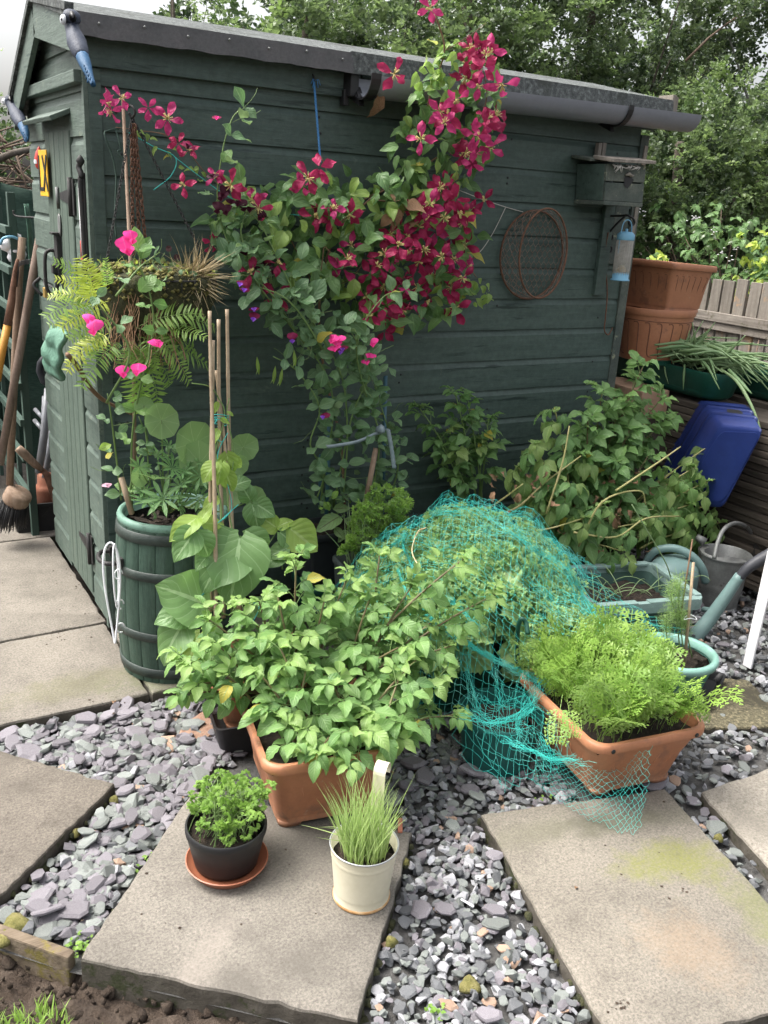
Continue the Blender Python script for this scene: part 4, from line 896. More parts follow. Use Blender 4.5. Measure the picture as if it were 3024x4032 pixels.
mb.loft([rrect(.31, .33, .02, 0), rrect(.345, .365, .02, .095), rrect(.355, .375, .02, .10), rrect(.34, .36, .02, .10), rrect(.30, .32, .02, .028)], capt=True); mb.build('body', m_black, t, sharp=50)
pot_b.location.z = 0.0
rs = np.random.RandomState(8); mb = slate_mesh(rs, .30); o = mb.build('sandstone', m_sand, sharp=None); o.location = onZ(790, 2865, -.03); o.scale = (.125, .088, .085); o.rotation_euler = (.05, -.06, .6); tag(o, 'flat reddish sandstone lump beside the black tray', 'stone')
# black pot on a saucer, cream bucket
t = thing('saucer', 'terracotta plastic saucer under the black flower pot', 'saucer', (0.637, 1.637, 0.0)); mb = MB()
mb.lathe([(.070, 0), (.076, .002), (.0935, .026), (.096, .030), (.0935, .031), (.074, .008), (.0001, .008)], n=48); mb.build('dish', m_saucer, t, sharp=60)
pot_k = roundpot('flower_pot', 'black plastic flower pot of bright parsley on a saucer', 'pot', (0.640, 1.650, 0.009), .074, .0945, .108, m_black, rimw=.004, rimh=.018, soil=.026)
bucket = thing('bucket', 'cream enamel bucket of chives with curled hook handle', 'bucket', (0.876, 1.417, 0)); mb = MB()
def bk(q): return .061+(.0755-.061)*q
pr = [(.0635, 0), (.0645, .001), (.0645, .006), (.0620, .020)]
for k in range(1, 30):
    q = k/29; z = .02+.118*q; r = bk(z/.143)
    for b in (.112, .117, .030): r += .0016*math.exp(-((z-b)/.0012)**2)
    pr.append((r, z))
mb.lathe(pr+[(.0755, .143), (.073, .142), (.0600, .012), (.0001, .012)], n=56); mb.build('body', m_cream, bucket)
mb = MB(); mb.lathe([(.0752, .1405), (.0775, .1415), (.0785, .1435), (.0775, .1455), (.0755, .1450), (.0745, .1425)], n=56); mb.build('rim', m_creamrim, bucket)
mb = MB(); mb.lathe([(.0648, .0005), (.0662, .002), (.0655, .007), (.0642, .008)], n=56); mb.build('base_ring', m_rustring, bucket)
mb = MB(); mb.lathe([(.072*k/6, .112) for k in range(6, 0, -1)]+[(.0002, .114)], n=24); rs = np.random.RandomState(3); mb.v = [(x, y, z+rs.uniform(-.004, .004)) for x, y, z in mb.v]; mb.build('soil', m_soil, bucket)
# tall strap at the back of the bucket, curling over at the top
a = R_(40); ca, sa = math.cos(a), math.sin(a); P = []
for k in range(40):
    q = k/39
    if q < .72: z = .10+.17*q/.72; r = .076+.002*q
    else:
        th = (q-.72)/.28*math.pi*1.22; z = .27+.020*math.sin(th); r = .078+.020-.020*math.cos(th)
    P.append((r, z))
mb = MB(); wd = .0145; V = []
for i, (r, z) in enumerate(P):
    for sgn, rr in ((-1, 0), (1, 0), (1, .0018), (-1, .0018)): V.append(((r+rr)*ca-sgn*wd*sa, (r+rr)*sa+sgn*wd*ca, z))
F = [(k*4+j, k*4+(j+1) % 4, k*4+4+(j+1) % 4, k*4+4+j) for k in range(39) for j in range(4)]+[(3, 2, 1, 0), (156, 157, 158, 159)]
mb.add(V, F, 0, False); mb.build('hook_handle', m_cream, bucket)
# small brick-red plastic label and odd bits on the slab
mb = MB(); mb.box((0, 0, .004), (.012, .052, .006), ch=.001); o = mb.build('plant_label', m_terraclay); o.location = onZ(1575, 3255, 0); o.rotation_euler = (0, 0, -.55); tag(o, 'small red-brown plant label lying on the slab', 'plant label')
mb = MB(); mb.box((0, 0, 0), (.005, .034, .002), ch=.0005); o = mb.build('plant_label', m_whitewire); o.location = onZ(1840, 3555, -.012); o.rotation_euler = (.1, 0, .45); tag(o, 'slim pale plastic label dropped among the gravel', 'plant label')
# barrel
barrel = thing('barrel', 'green painted wooden half barrel with black hoops used as a planter', 'barrel', (0.853, 2.66, 0)); NS = 20
def bR(z): return .167+.021*math.sin(math.pi*min(1, max(0, (z+.06)/.62)))
for k in range(NS):
    mb = MB(); a0, a1 = 2*math.pi*(k+.012)/NS, 2*math.pi*(k+.988)/NS; rg = []
    for i in range(9):
        z = .0+.52*i/8; R0 = bR(z); ring = []
        for (a, r) in [(a0, R0-.002), (a0+.02, R0), ((a0+a1)/2, R0*1.002), (a1-.02, R0), (a1, R0-.002), (a1, R0-.018), (a0, R0-.018)]: ring.append((r*math.cos(a), r*math.sin(a), z))
        rg.append(ring)
    mb.loft(rg, capt=True); mb.build('stave', m_barrel if 'm_barrel' in globals() else m_paint, barrel, sharp=35)
for z, h in ((.035, .034), (.165, .030), (.37, .030), (.49, .034)):
    mb = MB(); pr = [(bR(z-h/2)+.0005, z-h/2), (bR(z-h/2)+.0045, z-h/2+.002), (bR(z+h/2)+.0045, z+h/2-.002), (bR(z+h/2)+.0005, z+h/2)]; mb.lathe(pr, n=60); mb.build('hoop', m_hoop if 'm_hoop' in globals() else m_iron, barrel)
mb = MB(); mb.lathe([(.150, .40), (.163, .505), (.172, .515), (.174, .525), (.170, .535), (.160, .537), (.154, .530), (.140, .42), (.0001, .42)], n=56); mb.build('liner', m_green_liner, barrel)
mb = MB(); mb.lathe([(.153*k/7, .495) for k in range(7, 0, -1)]+[(.0002, .497)], n=30); mb.v = [(x, y, z+rs.uniform(-.007, .007)) for x, y, z in mb.v]; mb.build('soil', m_soil, barrel)
ah = math.atan2(2.62-2.66, .64-.853)-.25; ce = Vector((math.cos(ah), math.sin(ah), 0)); te = Vector((-ce.y, ce.x, 0))
mb = MB(); b0 = ce*.186+Vector((0, 0, .395)); mb.tube(cat([b0+te*.055, b0+te*.05+ce*.035, b0+ce*.05+te*.0, b0-te*.05+ce*.035, b0-te*.055], 6), .0075, 10); mb.box(b0+te*.055-ce*.002, (.02, .02, .03)); mb.box(b0-te*.055-ce*.002, (.02, .02, .03)); mb.build('handle', m_iron, barrel)
# white wire wreath ring hung on the barrel handle
wr = thing('wire_ring', 'white coated wire ring frame hanging from the barrel handle', 'wire ring', tuple(onY(435, 2140, 2.56)))
mb = MB(); P = [Vector((.018*math.sin(t)+.008*math.sin(2*t), -.012*math.sin(t), -.165+.168*math.cos(t))) for t in [2*math.pi*k/48 for k in range(49)]]; mb.tube(P, .0032, 8, cap=False); mb.build('outer_ring', m_whitewire, wr)
mb = MB(); P = [Vector((.010*math.sin(t)+.010, .010*math.sin(t)-.008, -.10+.10*math.cos(t))) for t in [2*math.pi*k/40 for k in range(41)]]; mb.tube(P, .003, 8, cap=False); mb.build('inner_ring', m_whitewire, wr)
mb = MB()
for z in (-.10, -.2, -.28): mb.tube([Vector((.018+.012*math.cos(t), -.008, z+.016*math.sin(t))) for t in [2*math.pi*k/16 for k in range(14)]], .0022, 6)
mb.build('curl', m_whitewire, wr)
# small pots by the wall
sq = planter('square_planter', 'grey square planter of chives standing before the dark trough', 'planter', (1.475, 2.505, -.02), R_(-8), .17, .17, .335, m=surf('slate_grey_plastic', [(0.05, 0.065, 0.062), (0.075, 0.092, 0.088)], 4, .55, .2, 30, (6, 6, 1)), inset=.02, rad=.01, rim=.006, soil=.05)
dt = planter('wall_trough', 'dark plastic trough holding sweet peas against the shed wall', 'planter', (1.560, 2.765, .16), R_(0), .42, .19, .20, m=surf('charcoal_plastic', [(0.016, 0.019, 0.024), (0.028, 0.032, 0.038)], 6, .5, .1, 50), inset=.02, rad=.02, rim=.012, soil=.02)
st = planter('upturned_box', 'dark green plastic box holding up the wall trough', 'box', (1.56, 2.765, -.03), 0, .40, .22, .188, m=m_darkgreen, inset=.03, soil=0)
yc = thing('canister', 'orange capped plastic canister among the parsley by the wall', 'canister', tuple(onY(1648, 2120, 2.68))); mb = MB()
mb.loft([rrect(.13, .09, .02, -.16), rrect(.13, .09, .02, -.02), rrect(.115, .08, .02, .0), rrect(.06, .055, .02, .012)], capt=True); mb.build('body', m_yellowcap, yc, sharp=50)
mb = MB(); mb.lathe([(.026, .010), (.027, .014), (.027, .034), (.025, .036), (.0001, .036)], n=24, wob=lambda a, z: .02*math.cos(18*a)); mb.build('cap', m_yellowcap, yc)
netpot = roundpot('pot', 'teal plastic pot under the netting in front of the kale', 'pot', (1.515, 1.745, -.03), .098, .125, .165, m_netpot, rimw=.006, rimh=.022, soil=.05)
gp = roundpot('pot', 'round faded green pot with lanky dill tied to sticks', 'pot', (2.315, 1.81, -.022), .098, .136, .135, m_green_pot, m_green_rim, rimw=.016, rimh=.028, soil=.035)
t = thing('tray', 'black plastic tray under the round green dill pot', 'tray', (2.355, 1.79, -.024), R_(28)); mb = MB(); mb.loft([rrect(.22, .20, .02, 0), rrect(.25, .23, .02, .032), rrect(.256, .236, .02, .034), rrect(.24, .22, .02, .033), rrect(.21, .19, .02, .006)], capt=True); mb.build('body', m_black, t, sharp=50)
gp.location.z = -.016
# big tub (old recycling box) with notched rim
tub = thing('tub', 'large green recycling box tub with notched rim and bare soil', 'tub', (2.395, 2.155, -.03), R_(-15)); Wt, Lt, Ht = .46, .36, .25
mb = MB(); mb.loft([rrect(Wt-.10, Lt-.10, .03, 0), rrect(Wt-.03, Lt-.03, .04, Ht-.035), rrect(Wt-.045, Lt-.045, .035, Ht-.035), rrect(Wt-.115, Lt-.115, .03, .02)], capt=True); mb.build('body', m_tub, tub, sharp=50)
mb = MB(); oc = rrect(Wt+.004, Lt+.004, .045, 0, 8); N_ = len(oc)
def rimseg(i0, i1, z0, z1, e=0.0):
    rg = []
    for i in range(i0, i1+1):
        p = Vector(oc[i % N_]); c = p*(1-.030/p.length); rg.append([(p.x, p.y, z0), (p.x*1.01, p.y*1.01, (z0+z1)/2), (p.x, p.y, z1), (c.x, c.y, z1), (c.x, c.y, z0)])
    mb.loft(rg, capt=True)
rimseg(0, N_, Ht-.045, Ht-.006)
mb.build('rim', m_tubrim, tub, sharp=50)
for (x0, x1, y) in ((-.20, -.045, -1), (.0, .20, -1), (-.20, .20, 1)):
    q = MB(); q.box(((x0+x1)/2, y*(Lt/2-.013), Ht-.008), (x1-x0, .030, .012), ch=.003); q.build('rim_block', m_tubrim, tub)
for y in (-1, 1):
    q = MB(); q.box((y*(Wt/2-.013), 0, Ht-.008), (.028, Lt-.06, .017), ch=.004); q.build('rim_block', m_tubrim, tub)
q = MB(); q.box((.02, -Lt/2+.02, .13), (.10, .02, .08), ch=.006); q.box((.02, -Lt/2+.030, .05), (.14, .012, .05), ch=.004); q.build('hand_recess', m_tub, tub)
q = MB(); V = []; n = 16; rs = np.random.RandomState(6)
for j in range(n+1):
    for i in range(n+1): V.append(((i/n-.5)*(Wt-.07), (j/n-.5)*(Lt-.07), Ht-.075+rs.uniform(-.008, .008)+.01*math.sin(i*.7)))
q.add(V, [(j*(n+1)+i, j*(n+1)+i+1, (j+1)*(n+1)+i+1, (j+1)*(n+1)+i) for j in range(n) for i in range(n)]); q.build('soil', m_soil, tub)

# ---------------------------------------------------------------- watering cans, chair, crate, sack truck
wcn = thing('watering_can', 'pale green plastic watering can behind the tub', 'watering can', (2.80, 2.27, -.03)); mb = MB()
el = lambda a, z: -.22*math.sin(a)**2
mb.lathe([(.105, 0), (.112, .006), (.112, .17), (.115, .175), (.112, .18), (.104, .205), (.085, .225), (.055, .236), (.0001, .24)], n=40, wob=el); mb.build('body', m_can, wcn, sharp=60)
P = [onY(2548, 2240, 2.36), onY(2552, 2200, 2.36), onY(2590, 2165, 2.33), onY(2660, 2160, 2.28), onY(2725, 2190, 2.23), onY(2765, 2240, 2.2), onY(2778, 2290, 2.2)]
mb = MB(); mb.tube(cat([p-wcn.location for p in P], 6), .0165, 12); mb.build('handle', m_can, wcn)
P = [onY(2720, 2565, 2.06), onY(2745, 2500, 2.06), onY(2800, 2430, 2.05), onY(2860, 2345, 2.03), onY(2915, 2265, 2.01)]
mb = MB(); Q = cat([p-wcn.location for p in P], 5); mb.tube(Q, [.034-.014*k/(len(Q)-1) for k in range(len(Q))], 14); mb.build('spout', m_can, wcn)
P = [onY(2905, 2280, 2.012), onY(2960, 2225, 1.99), onY(3070, 2165, 1.95)]; mb = MB(); Q = cat([p-wcn.location for p in P], 5); mb.tube(Q, [.017+.010*k/(len(Q)-1) for k in range(len(Q))], 12); mb.build('spout_rose', m_canblk, wcn)
mb = MB(); mb.tube([onY(2770, 2400, 2.13)-wcn.location, onY(2835, 2408, 2.04)-wcn.location], .012, 10); mb.build('spout_brace', m_can, wcn)
gv = thing('watering_can', 'old galvanised metal watering can behind the white chair leg', 'watering can', (3.055, 2.235, -.03)); mb = MB()
pr = [(.081, 0), (.085, .002), (.085, .008), (.082, .010)]
for k in range(1, 16):
    q = k/15; z = .01+.215*q; r = .083+(.1055-.083)*q
    for b in (.085, .095): r += .0025*math.exp(-((z-b)/.003)**2)
    pr.append((r, z))
mb.lathe(pr+[(.107, .227), (.1085, .230), (.107, .233), (.103, .229), (.080, .01), (.0001, .01)], n=48); mb.build('body', m_galv, gv, sharp=60)
mb = MB(); V = [(.100*math.cos(a), .100*math.sin(a), .231) for a in [R_(80+200*k/24) for k in range(25)]]; V2 = [(.060*math.cos(a)-.03, .055*math.sin(a)+.01, .236) for a in [R_(80+200*k/24) for k in range(25)]]
mb.add(V+V2, [(k, k+1, 26+k, 25+k) for k in range(24)]); mb.build('half_cover', m_galv, gv)
P = [onY(2812, 2200, 2.15), onY(2825, 2140, 2.17), onY(2850, 2085, 2.2), onY(2895, 2060, 2.24), onY(2945, 2080, 2.28), onY(2965, 2130, 2.3), onY(2945, 2175, 2.3)]
mb = MB(); mb.tube(cat([p-gv.location for p in P], 6), .0085, 10); mb.build('handle', m_galv, gv)
mb = MB(); mb.tube([onY(2775, 2135, 2.33)-gv.location, onY(2742, 2112, 2.36)-gv.location], [.02, .013], 12); mb.tube([onY(2760, 2330, 2.33)-gv.location, onY(2745, 2200, 2.40)-gv.location], [.022, .016], 12); mb.build('spout', m_galv, gv)
# white plastic chair at the edge of the view
ch = thing('garden_chair', 'white plastic garden chair with only a leg in view', 'chair', (2.70, 1.815, -.03)); 
def leg(x, y, top, sx, sy):
    q = MB(); h = top; 
    def ring(z, w, ox): return [(x+ox, y, z), (x+ox+sx*w, y, z), (x+ox+sx*w, y+sy*.010, z), (x+ox+sx*.010, y+sy*.010, z), (x+ox+sx*.010, y+sy*w*.8, z), (x+ox, y+sy*w*.8, z)]
    q.loft([ring(0, .045, 0), ring(.07, .047, .0), ring(.35, .055, sx*.004), ring(h, .07, sx*.010)], capt=True, sm=False); q.build('leg', m_white, ch, bevel=.003)
leg(0, 0, .70, 1, -1); leg(.50, .0, .70, -1, -1); leg(0.02, -.46, .44, 1, 1); leg(.48, -.46, .44, -1, 1)
q = MB(); q.box((.25, -.24, .43), (.48, .48, .022), ch=.01); q.build('seat', m_white, ch)
for x in (.03, .47): 
    q = MB(); q.box((x, -.22, .655), (.05, .50, .022), ch=.009); q.build('armrest', m_white, ch)
q = MB(); q.box((.25, -.0, .66), (.44, .024, .40), (R_(-8), 0, 0), ch=.01); q.build('backrest', m_white, ch)
# blue crate tipped on its end
bc = thing('crate', 'blue plastic storage crate tipped on its end against the boards', 'crate', tuple(onX(2760, 1960, 3.2)))
A = [onX(px, py, X) for (px, py), X in zip(((2836, 1672), (3012, 1690), (2850, 2000), (2660, 1985)), (3.08, 3.08, 3.10, 3.10))]
B = [onX(px, py, X) for (px, py), X in zip(((2748, 1580), (2950, 1598), (2800, 1965), (2560, 1900)), (3.30, 3.30, 3.30, 3.30))]
def quadring(Q, ins, n=5, r=.12):
    c = sum(Q, Vector())/4; out = []
    for i in range(4):
        p, a, b = Q[i], Q[i-1], Q[(i+1) % 4]; p = p+(c-p).normalized()*ins
        for k in range(n+1):
            t = k/n; s0 = p+(a-p)*r*(1-t)**2; out.append(p+(a-p)*r*(1-t)**2+(b-p)*r*t**2)
    return [v-bc.location for v in out]
def lerpQ(t): return [a.lerp(b, t) for a, b in zip(A, B)]
mb = MB(); mb.loft([quadring(lerpQ(0), .012), quadring(lerpQ(.03), 0), quadring(lerpQ(.30), -.002), quadring(lerpQ(.80), -.003), quadring(lerpQ(.80), -.014), quadring(lerpQ(.87), -.014), quadring(lerpQ(.87), -.002), quadring(lerpQ(1), -.006), quadring(lerpQ(1), .010), quadring(lerpQ(.05), .014)], capb=True, capt=True); mb.build('body', m_blue, bc, sharp=40)
mb = MB(); q = quadring(lerpQ(-.012), .03); q2 = quadring(lerpQ(-.012), .034); q3 = quadring(lerpQ(.01), .03); mb.loft([q3, q, q2], capb=False, capt=True); mb.build('base_panel', m_blue, bc, sharp=40)
for t_ in (.40, .66):
    q = MB(); R0 = quadring(lerpQ(t_), -.016); R1 = quadring(lerpQ(t_+.05), -.016); Ra = quadring(lerpQ(t_), .003); Rb = quadring(lerpQ(t_+.05), .003); q.loft([Ra, R0, R1, Rb], capb=False); q.build('rib', m_blue, bc)
def face(u, v, off): # on the end face (top): u along A0->A1, v from A to B
    p = (A[0].lerp(A[1], u)).lerp(B[0].lerp(B[1], u), v); n = (A[1]-A[0]).cross(B[0]-A[0]).normalized(); n = n if n.z > 0 else -n
    return p+n*(off+.004)-bc.location
q = MB(); P = [face(u, v, .004) for u, v in ((.42, .55), (.47, .68), (.70, .68), (.75, .60), (.72, .47), (.5, .45))]; q.add(P, [(0, 1, 2, 3, 4, 5)], 0, False); q.build('hand_hole', m_black, bc)
tk = thing('sack_truck', 'dark metal sack truck with rubber wheels beside the fence', 'sack truck', (3.4, 2.35, 0)); 
def bar(*P, r=.012, name='bar', m=None):
    mb = MB(); mb.tube([p-tk.location for p in P], r, 10); mb.build(name, m or m_truck, tk)
bar(onX(3018, 1740, 3.32), onX(2955, 1900, 3.34), onX(2905, 2060, 3.36), r=.014); bar(onX(3060, 1780, 3.36), onX(2990, 2050, 3.38), onX(2975, 2100, 3.4), r=.013); bar(onX(2912, 2010, 3.36), onX(2995, 2050, 3.38)); bar(onX(2980, 1800, 3.35), onX(3050, 1830, 3.36))
for px, py, r, X in ((2855, 2085, .062, 3.42), (2985, 2165, .068, 3.34)):
    c = onX(px, py, X)-tk.location; mb = MB(); mb.lathe([(r*.45, -.022), (r*.8, -.024), (r*.97, -.016), (r, 0), (r*.97, .016), (r*.8, .024), (r*.45, .022)], c, 36, rot=(R_(90), 0, R_(35))); mb.build('wheel', m_tyre, tk)
    mb = MB(); mb.lathe([(.0001, -.02), (r*.2, -.026), (r*.45, -.016), (r*.45, .016), (r*.2, .026), (.0001, .02)], c, 24, rot=(R_(90), 0, R_(35))); mb.build('hub', m_rust, tk)
# boards, wood block, long green troughs, stacked pots
bp = thing('board_stack', 'stack of dark weathered boards under the long green trough', 'boards', (3.40, 2.70, 0)); rs = np.random.RandomState(12)
z = 0.0
for k in range(24):
    q = MB(); h = .030; q.box((rs.uniform(-.014, .014), rs.uniform(-.04, .04), z+h/2), (.24, 1.35, h-.004), (0, 0, rs.uniform(-.02, .02)), ch=.003); q.build('board', m_darkboard, bp); z += h
    if z > .735: break
mb = MB(); mb.box((0, 0, 0), (.16, .34, .13), (0, 0, -.08), ch=.006); o = mb.build('timber_block', m_blockwood); o.location = (3.20, 3.02, .685); tag(o, 'sawn timber block lying beside the board stack', 'timber block')
mb = MB(); mb.box((0, 0, .31), (.15, .32, .62), ch=.004); o = mb.build('block_pier', m_darkboard); o.location = (3.20, 3.02, 0.0); tag(o, 'dark timber pier holding up the sawn block', 'pier')
def longtrough(label, x, y0, y1, zb, H, W):
    t = thing('long_trough', label, 'planter', (x, (y0+y1)/2, zb)); L = y1-y0; mb = MB()
    mb.loft([rrect(W*.62, L-.10, W*.3, 0, 8), rrect(W*.78, L-.05, W*.38, .02, 8), rrect(W*.92, L-.015, W*.44, H-.03, 8), rrect(W, L, W*.48, H-.012, 8), rrect(W, L, W*.48, H, 8), rrect(W-.012, L-.012, W*.46, H, 8), rrect(W*.8, L-.06, W*.38, .03, 8)], capt=True); mb.build('body', m_darkgreen, t, sharp=60)
    q = MB(); q.loft([rrect(W*.86, L-.05, W*.42, H-.035, 8)], capb=False); q.add(rrect(W*.86, L-.05, W*.42, H-.035, 8), [tuple(range(36))]); q.build('soil', m_soil, t); return t
lt1 = longtrough('long dark green trough heaped with cut onion tops', 3.37, 2.58, 3.50, .742, .125, .22)
lt2 = longtrough('second dark green trough tucked behind the onion trough', 3.66, 2.05, 3.0, .742, .125, .22)
q = MB(); q.box((3.66, 2.6, .37), (.25, 1.1, .735)); o = q.build('crate_stack', m_darkboard); tag(o, 'dark timber staging holding up the second trough', 'staging')
rp = roundpot('stacked_pot', 'round terracotta pot with raised ribs on the green trough', 'pot', (3.315, 3.045, .862), .146, .182, .245, m_terra, rimw=.012, rimh=.032, soil=0)
q = MB()
for k in range(20):
    a = 2*math.pi*k/20; P = []
    for (da, zq) in ((-.13, .74), (-.03, .745), (.02, .68), (.02, .42), (.02, .22), (.06, .13), (.16, .115)):
        z = .245*zq; r = .146+(.174-.146)*zq*1.1+.0008; P.append((r*math.cos(a+da), r*math.sin(a+da), z))
    q.tube(cat(P, 3), .0024, 5)
q.tube([(.1715*math.cos(t), .1715*math.sin(t), .19) for t in [2*math.pi*k/60 for k in range(61)]], .0018, 5); q.build('groove', m_terrad, rp)
q = MB(); q.box((-.06, -.135, .006), (.09, .03, .02)); q.build('foot_notch', m_darkgreen, rp)
q = MB(); a = R_(-68); q.lathe([(.007, 0), (.007, .001), (.0002, .001)], (.1615*math.cos(a), .1615*math.sin(a), .10), 10, rot=(R_(90), 0, a+R_(90))); q.build('drain_hole', m_black, rp)
sp2 = planter('stacked_pot', 'rectangular terracotta planter with leaf band standing inside the round pot', 'pot', (3.325, 3.03, 1.085), R_(2), .30, .34, .225, inset=.035, rad=.028, soil=0, grooves=6, tilt=(0, R_(2.5), 0))
q = MB(); rs = np.random.RandomState(3)   # embossed leaf band
for side in range(4):
    ww = .30 if side % 2 == 0 else .34; dd = .34 if side % 2 == 0 else .30; A_ = Matrix.Rotation(R_(90*side), 3, 'Z')
    for k in range(34):
        x = rs.uniform(-.5, .5)*(ww-.09); z = rs.uniform(.178, .196); a = rs.uniform(-1, 1)
        P = [A_ @ Vector((x-.008*math.cos(a), -(dd/2-.0185), z-.006*math.sin(a))), A_ @ Vector((x, -(dd/2-.0165), z)), A_ @ Vector((x+.008*math.cos(a), -(dd/2-.0185), z+.006*math.sin(a)))]
        q.tube(P, [.0006, .0024, .0006], 5)
q.build('leaf_band', m_terrad, sp2)

# ---------------------------------------------------------------- fence at the back
fence = thing('picket_fence', 'weathered grey picket fence with one wide rail', 'fence', (4.55, 3.2, 0)); rs = np.random.RandomState(14)
y = 1.6; k = 0
while y < 5.3:
    w = .074+rs.uniform(-.004, .004); h = 1.175+rs.uniform(-.012, .012); q = MB()
    q.box((4.58-4.55, 0, h/2), (.02, w, h), (rs.normal()*.008, 0, 0), ch=.002); o = q.build('picket', m_oldwood, fence); o.location = (0, y-3.2, 0); y += w+.016+rs.uniform(-.003, .004)
for z in (.955, .30):
    q = MB(); q.box((0, .25, z), (.03, 3.7, .055), (0, 0, 0), ch=.003); q.box((.008, .25, z-.052), (.022, 3.7, .05), ch=.003); q.build('rail', m_oldwoodx, fence)
q = MB(); q.box((.06, -1.55, .6), (.07, .07, 1.2), ch=.003); q.build('post', m_oldwood, fence); q = MB(); q.box((.06, 2.0, .6), (.07, .07, 1.2), ch=.003); q.build('post', m_oldwood, fence)
# ---------------------------------------------------------------- things hung on the shed
def bird(label, P, s, seed):
    """P: spine points head top, neck, body, tail root, tail tip in world"""
    t = thing('bird_ornament', label, 'bird ornament', tuple(P[2]))
    L = lambda p: Vector(p)-t.location
    side = Vector((-1, 0, 0)); mb = MB(); Q = cat([L(p) for p in P[:4]], 8); n = len(Q)
    rad = [s*r for r in np.interp(np.linspace(0, 1, n), [0, .06, .2, .36, .48, .7, .9, 1], [.010, .026, .031, .024, .024, .033, .028, .019])]
    mb.tube(Q, rad, 16); mb.build('body', m_birdgrey, t)
    rs = np.random.RandomState(seed); mb = MB(); Q = cat([L(p) for p in P[3:]], 8); n = len(Q)
    mb.tube(Q, [s*r for r in np.interp(np.linspace(0, 1, n), [0, .3, .7, 1], [.022, .020, .012, .008])], 10)
    for k in range(14):
        q = Q[int(k/14*(n-2))]; d = (Q[-1]-Q[0]).normalized(); mb.tube([q, q+d*s*.03+Vector((0, -.02*s if k % 2 else .02*s, 0))+side*.012*s], [s*.010, s*.002], 6)
    mb.build('tail', m_birdblue, t)
    mb = MB(); mb.tube([L(P[0])+Vector((0, 0, -.025*s)), L(P[0])+Vector((-.01, -.035, -.015))*s, L(P[0])+Vector((-.012, -.055, -.03))*s], [.014*s, .009*s, .001], 8); mb.build('beak', m_black, t)
    c = L(P[0])+Vector((-.030*s, .004*s, -.030*s)); mb = MB(); mb.lathe([(.016*s, 0), (.015*s, .004*s), (.0001, .006*s)], c, 20, rot=(0, R_(-90), R_(20))); mb.build('eye', m_galvl if 'm_galvl' in globals() else m_whitewire, t)
    mb = MB(); mb.lathe([(.005*s, 0), (.0001, .004*s)], c+Vector((-.006*s, 0, 0)), 10, rot=(0, R_(-90), R_(20))); mb.build('pupil', m_black, t)
B = lambda px, py, x=.645: onX(px, py, x)
bird('slate and blue bird ornament clinging to the barge board corner', [B(285, 42), B(282, 95), B(300, 160), B(325, 225), B(345, 275), B(368, 335)], .80, 1)
bird('bird ornament on the far lower end of the barge board', [onX(42, 375, .66), onX(48, 415, .66), onX(68, 455, .66), onX(90, 495, .66), onX(102, 530, .66), onX(108, 552, .66)], .80, 2)
# number plate, thermometer, little red ornament
PC = onX(172, 682, WX-.035); pl = thing('number_plate', 'yellow plate with black letters LX fixed to the gable boards', 'sign plate', tuple(PC)); h = .095
mb = MB(); mb.box((0, 0, 0), (.004, .105, .160), (0, 0, 0), ch=.0015); mb.build('plate', m_plate, pl); pl.scale = (1, .9, .95); pl.rotation_euler = (0, 0, .085)
def bar2(a, b, w, m, nm, root, x=-.0032):
    a, b = Vector((x, *a)), Vector((x, *b)); d = b-a; mb = MB(); ang = math.atan2(d.z, d.y); mb.box((a+b)/2, (.0015, d.length+w, w), Euler((ang, 0, 0)).to_matrix()); return mb
mb = MB()
for a, b in (((.045, .055), (.045, -.055)), ((.045, -.055), (.010, -.055))): q = bar2(a, b, .013, m_black, 'l', pl); mb.add(q.v, q.f, 0, False)
mb.build('letter_l', m_black, pl); mb = MB()
for i, (a, b) in enumerate((((-.005, .055), (-.052, -.055)), ((-.052, .055), (-.005, -.055)))): q = bar2(a, b, .013, m_black, 'x', pl, -.0032-.0006*i); mb.add(q.v, q.f, 0, False)
mb.build('letter_x', m_black, pl)
mb = MB(); c = onX(156, 622, WX-.03); mb.lathe([(.006, -.04), (.016, -.03), (.018, 0), (.012, .02), (.004, .034), (.0002, .04)], c, 14); mb.lathe([(.012, -.008), (.0125, 0), (.012, .006)], c+Vector((-.008, 0, -.012)), 12, 1); o = mb.build('red_ornament', [m_red, m_whitewire]); tag(o, 'small red and white ornament above the yellow plate', 'ornament')
th = thing('thermometer', 'ornate black wall thermometer with white tube on the gable edge', 'thermometer', (WX-.02, 2.995, 1.40)); mb = MB()
mb.tube(cat([(-.004, 0, .16), (-.010, .006, .145), (-.006, -.006, .12), (-.008, 0, .09), (-.006, 0, -.13), (-.010, .006, -.15), (-.004, 0, -.18)], 6), [.009]*37, 8); mb.lathe([(.006, 0), (.014, .012), (.006, .026), (.0002, .03)], (-.006, 0, .15), 10); mb.box((0, 0, 0), (.008, .024, .26), ch=.003); mb.build('frame', m_iron, th)
mb = MB(); mb.tube([(-.011, .004, .085), (-.011, .004, -.12)], .0055, 10); mb.build('tube', m_white, th); mb = MB(); mb.tube([(-.0165, .004, -.12), (-.0165, .004, -.07)], .002, 8); mb.lathe([(.0002, -.009), (.007, -.003), (.007, .004), (.0002, .009)], (-.011, .004, -.125), 10); mb.build('bulb', m_red, th)
pd = thing('padlock', 'brass padlock hanging open on the door hasp', 'padlock', tuple(onX(178, 1130, WX-.045))); mb = MB(); mb.box((0, 0, -.02), (.014, .034, .036), ch=.003); mb.build('body', m_brass, pd); mb = MB(); mb.tube(cat([(0, -.011, 0), (0, -.011, .02), (0, 0, .03), (0, .011, .02), (0, .011, .004)], 5), .0032, 8); mb.build('shackle', m_chrome, pd)
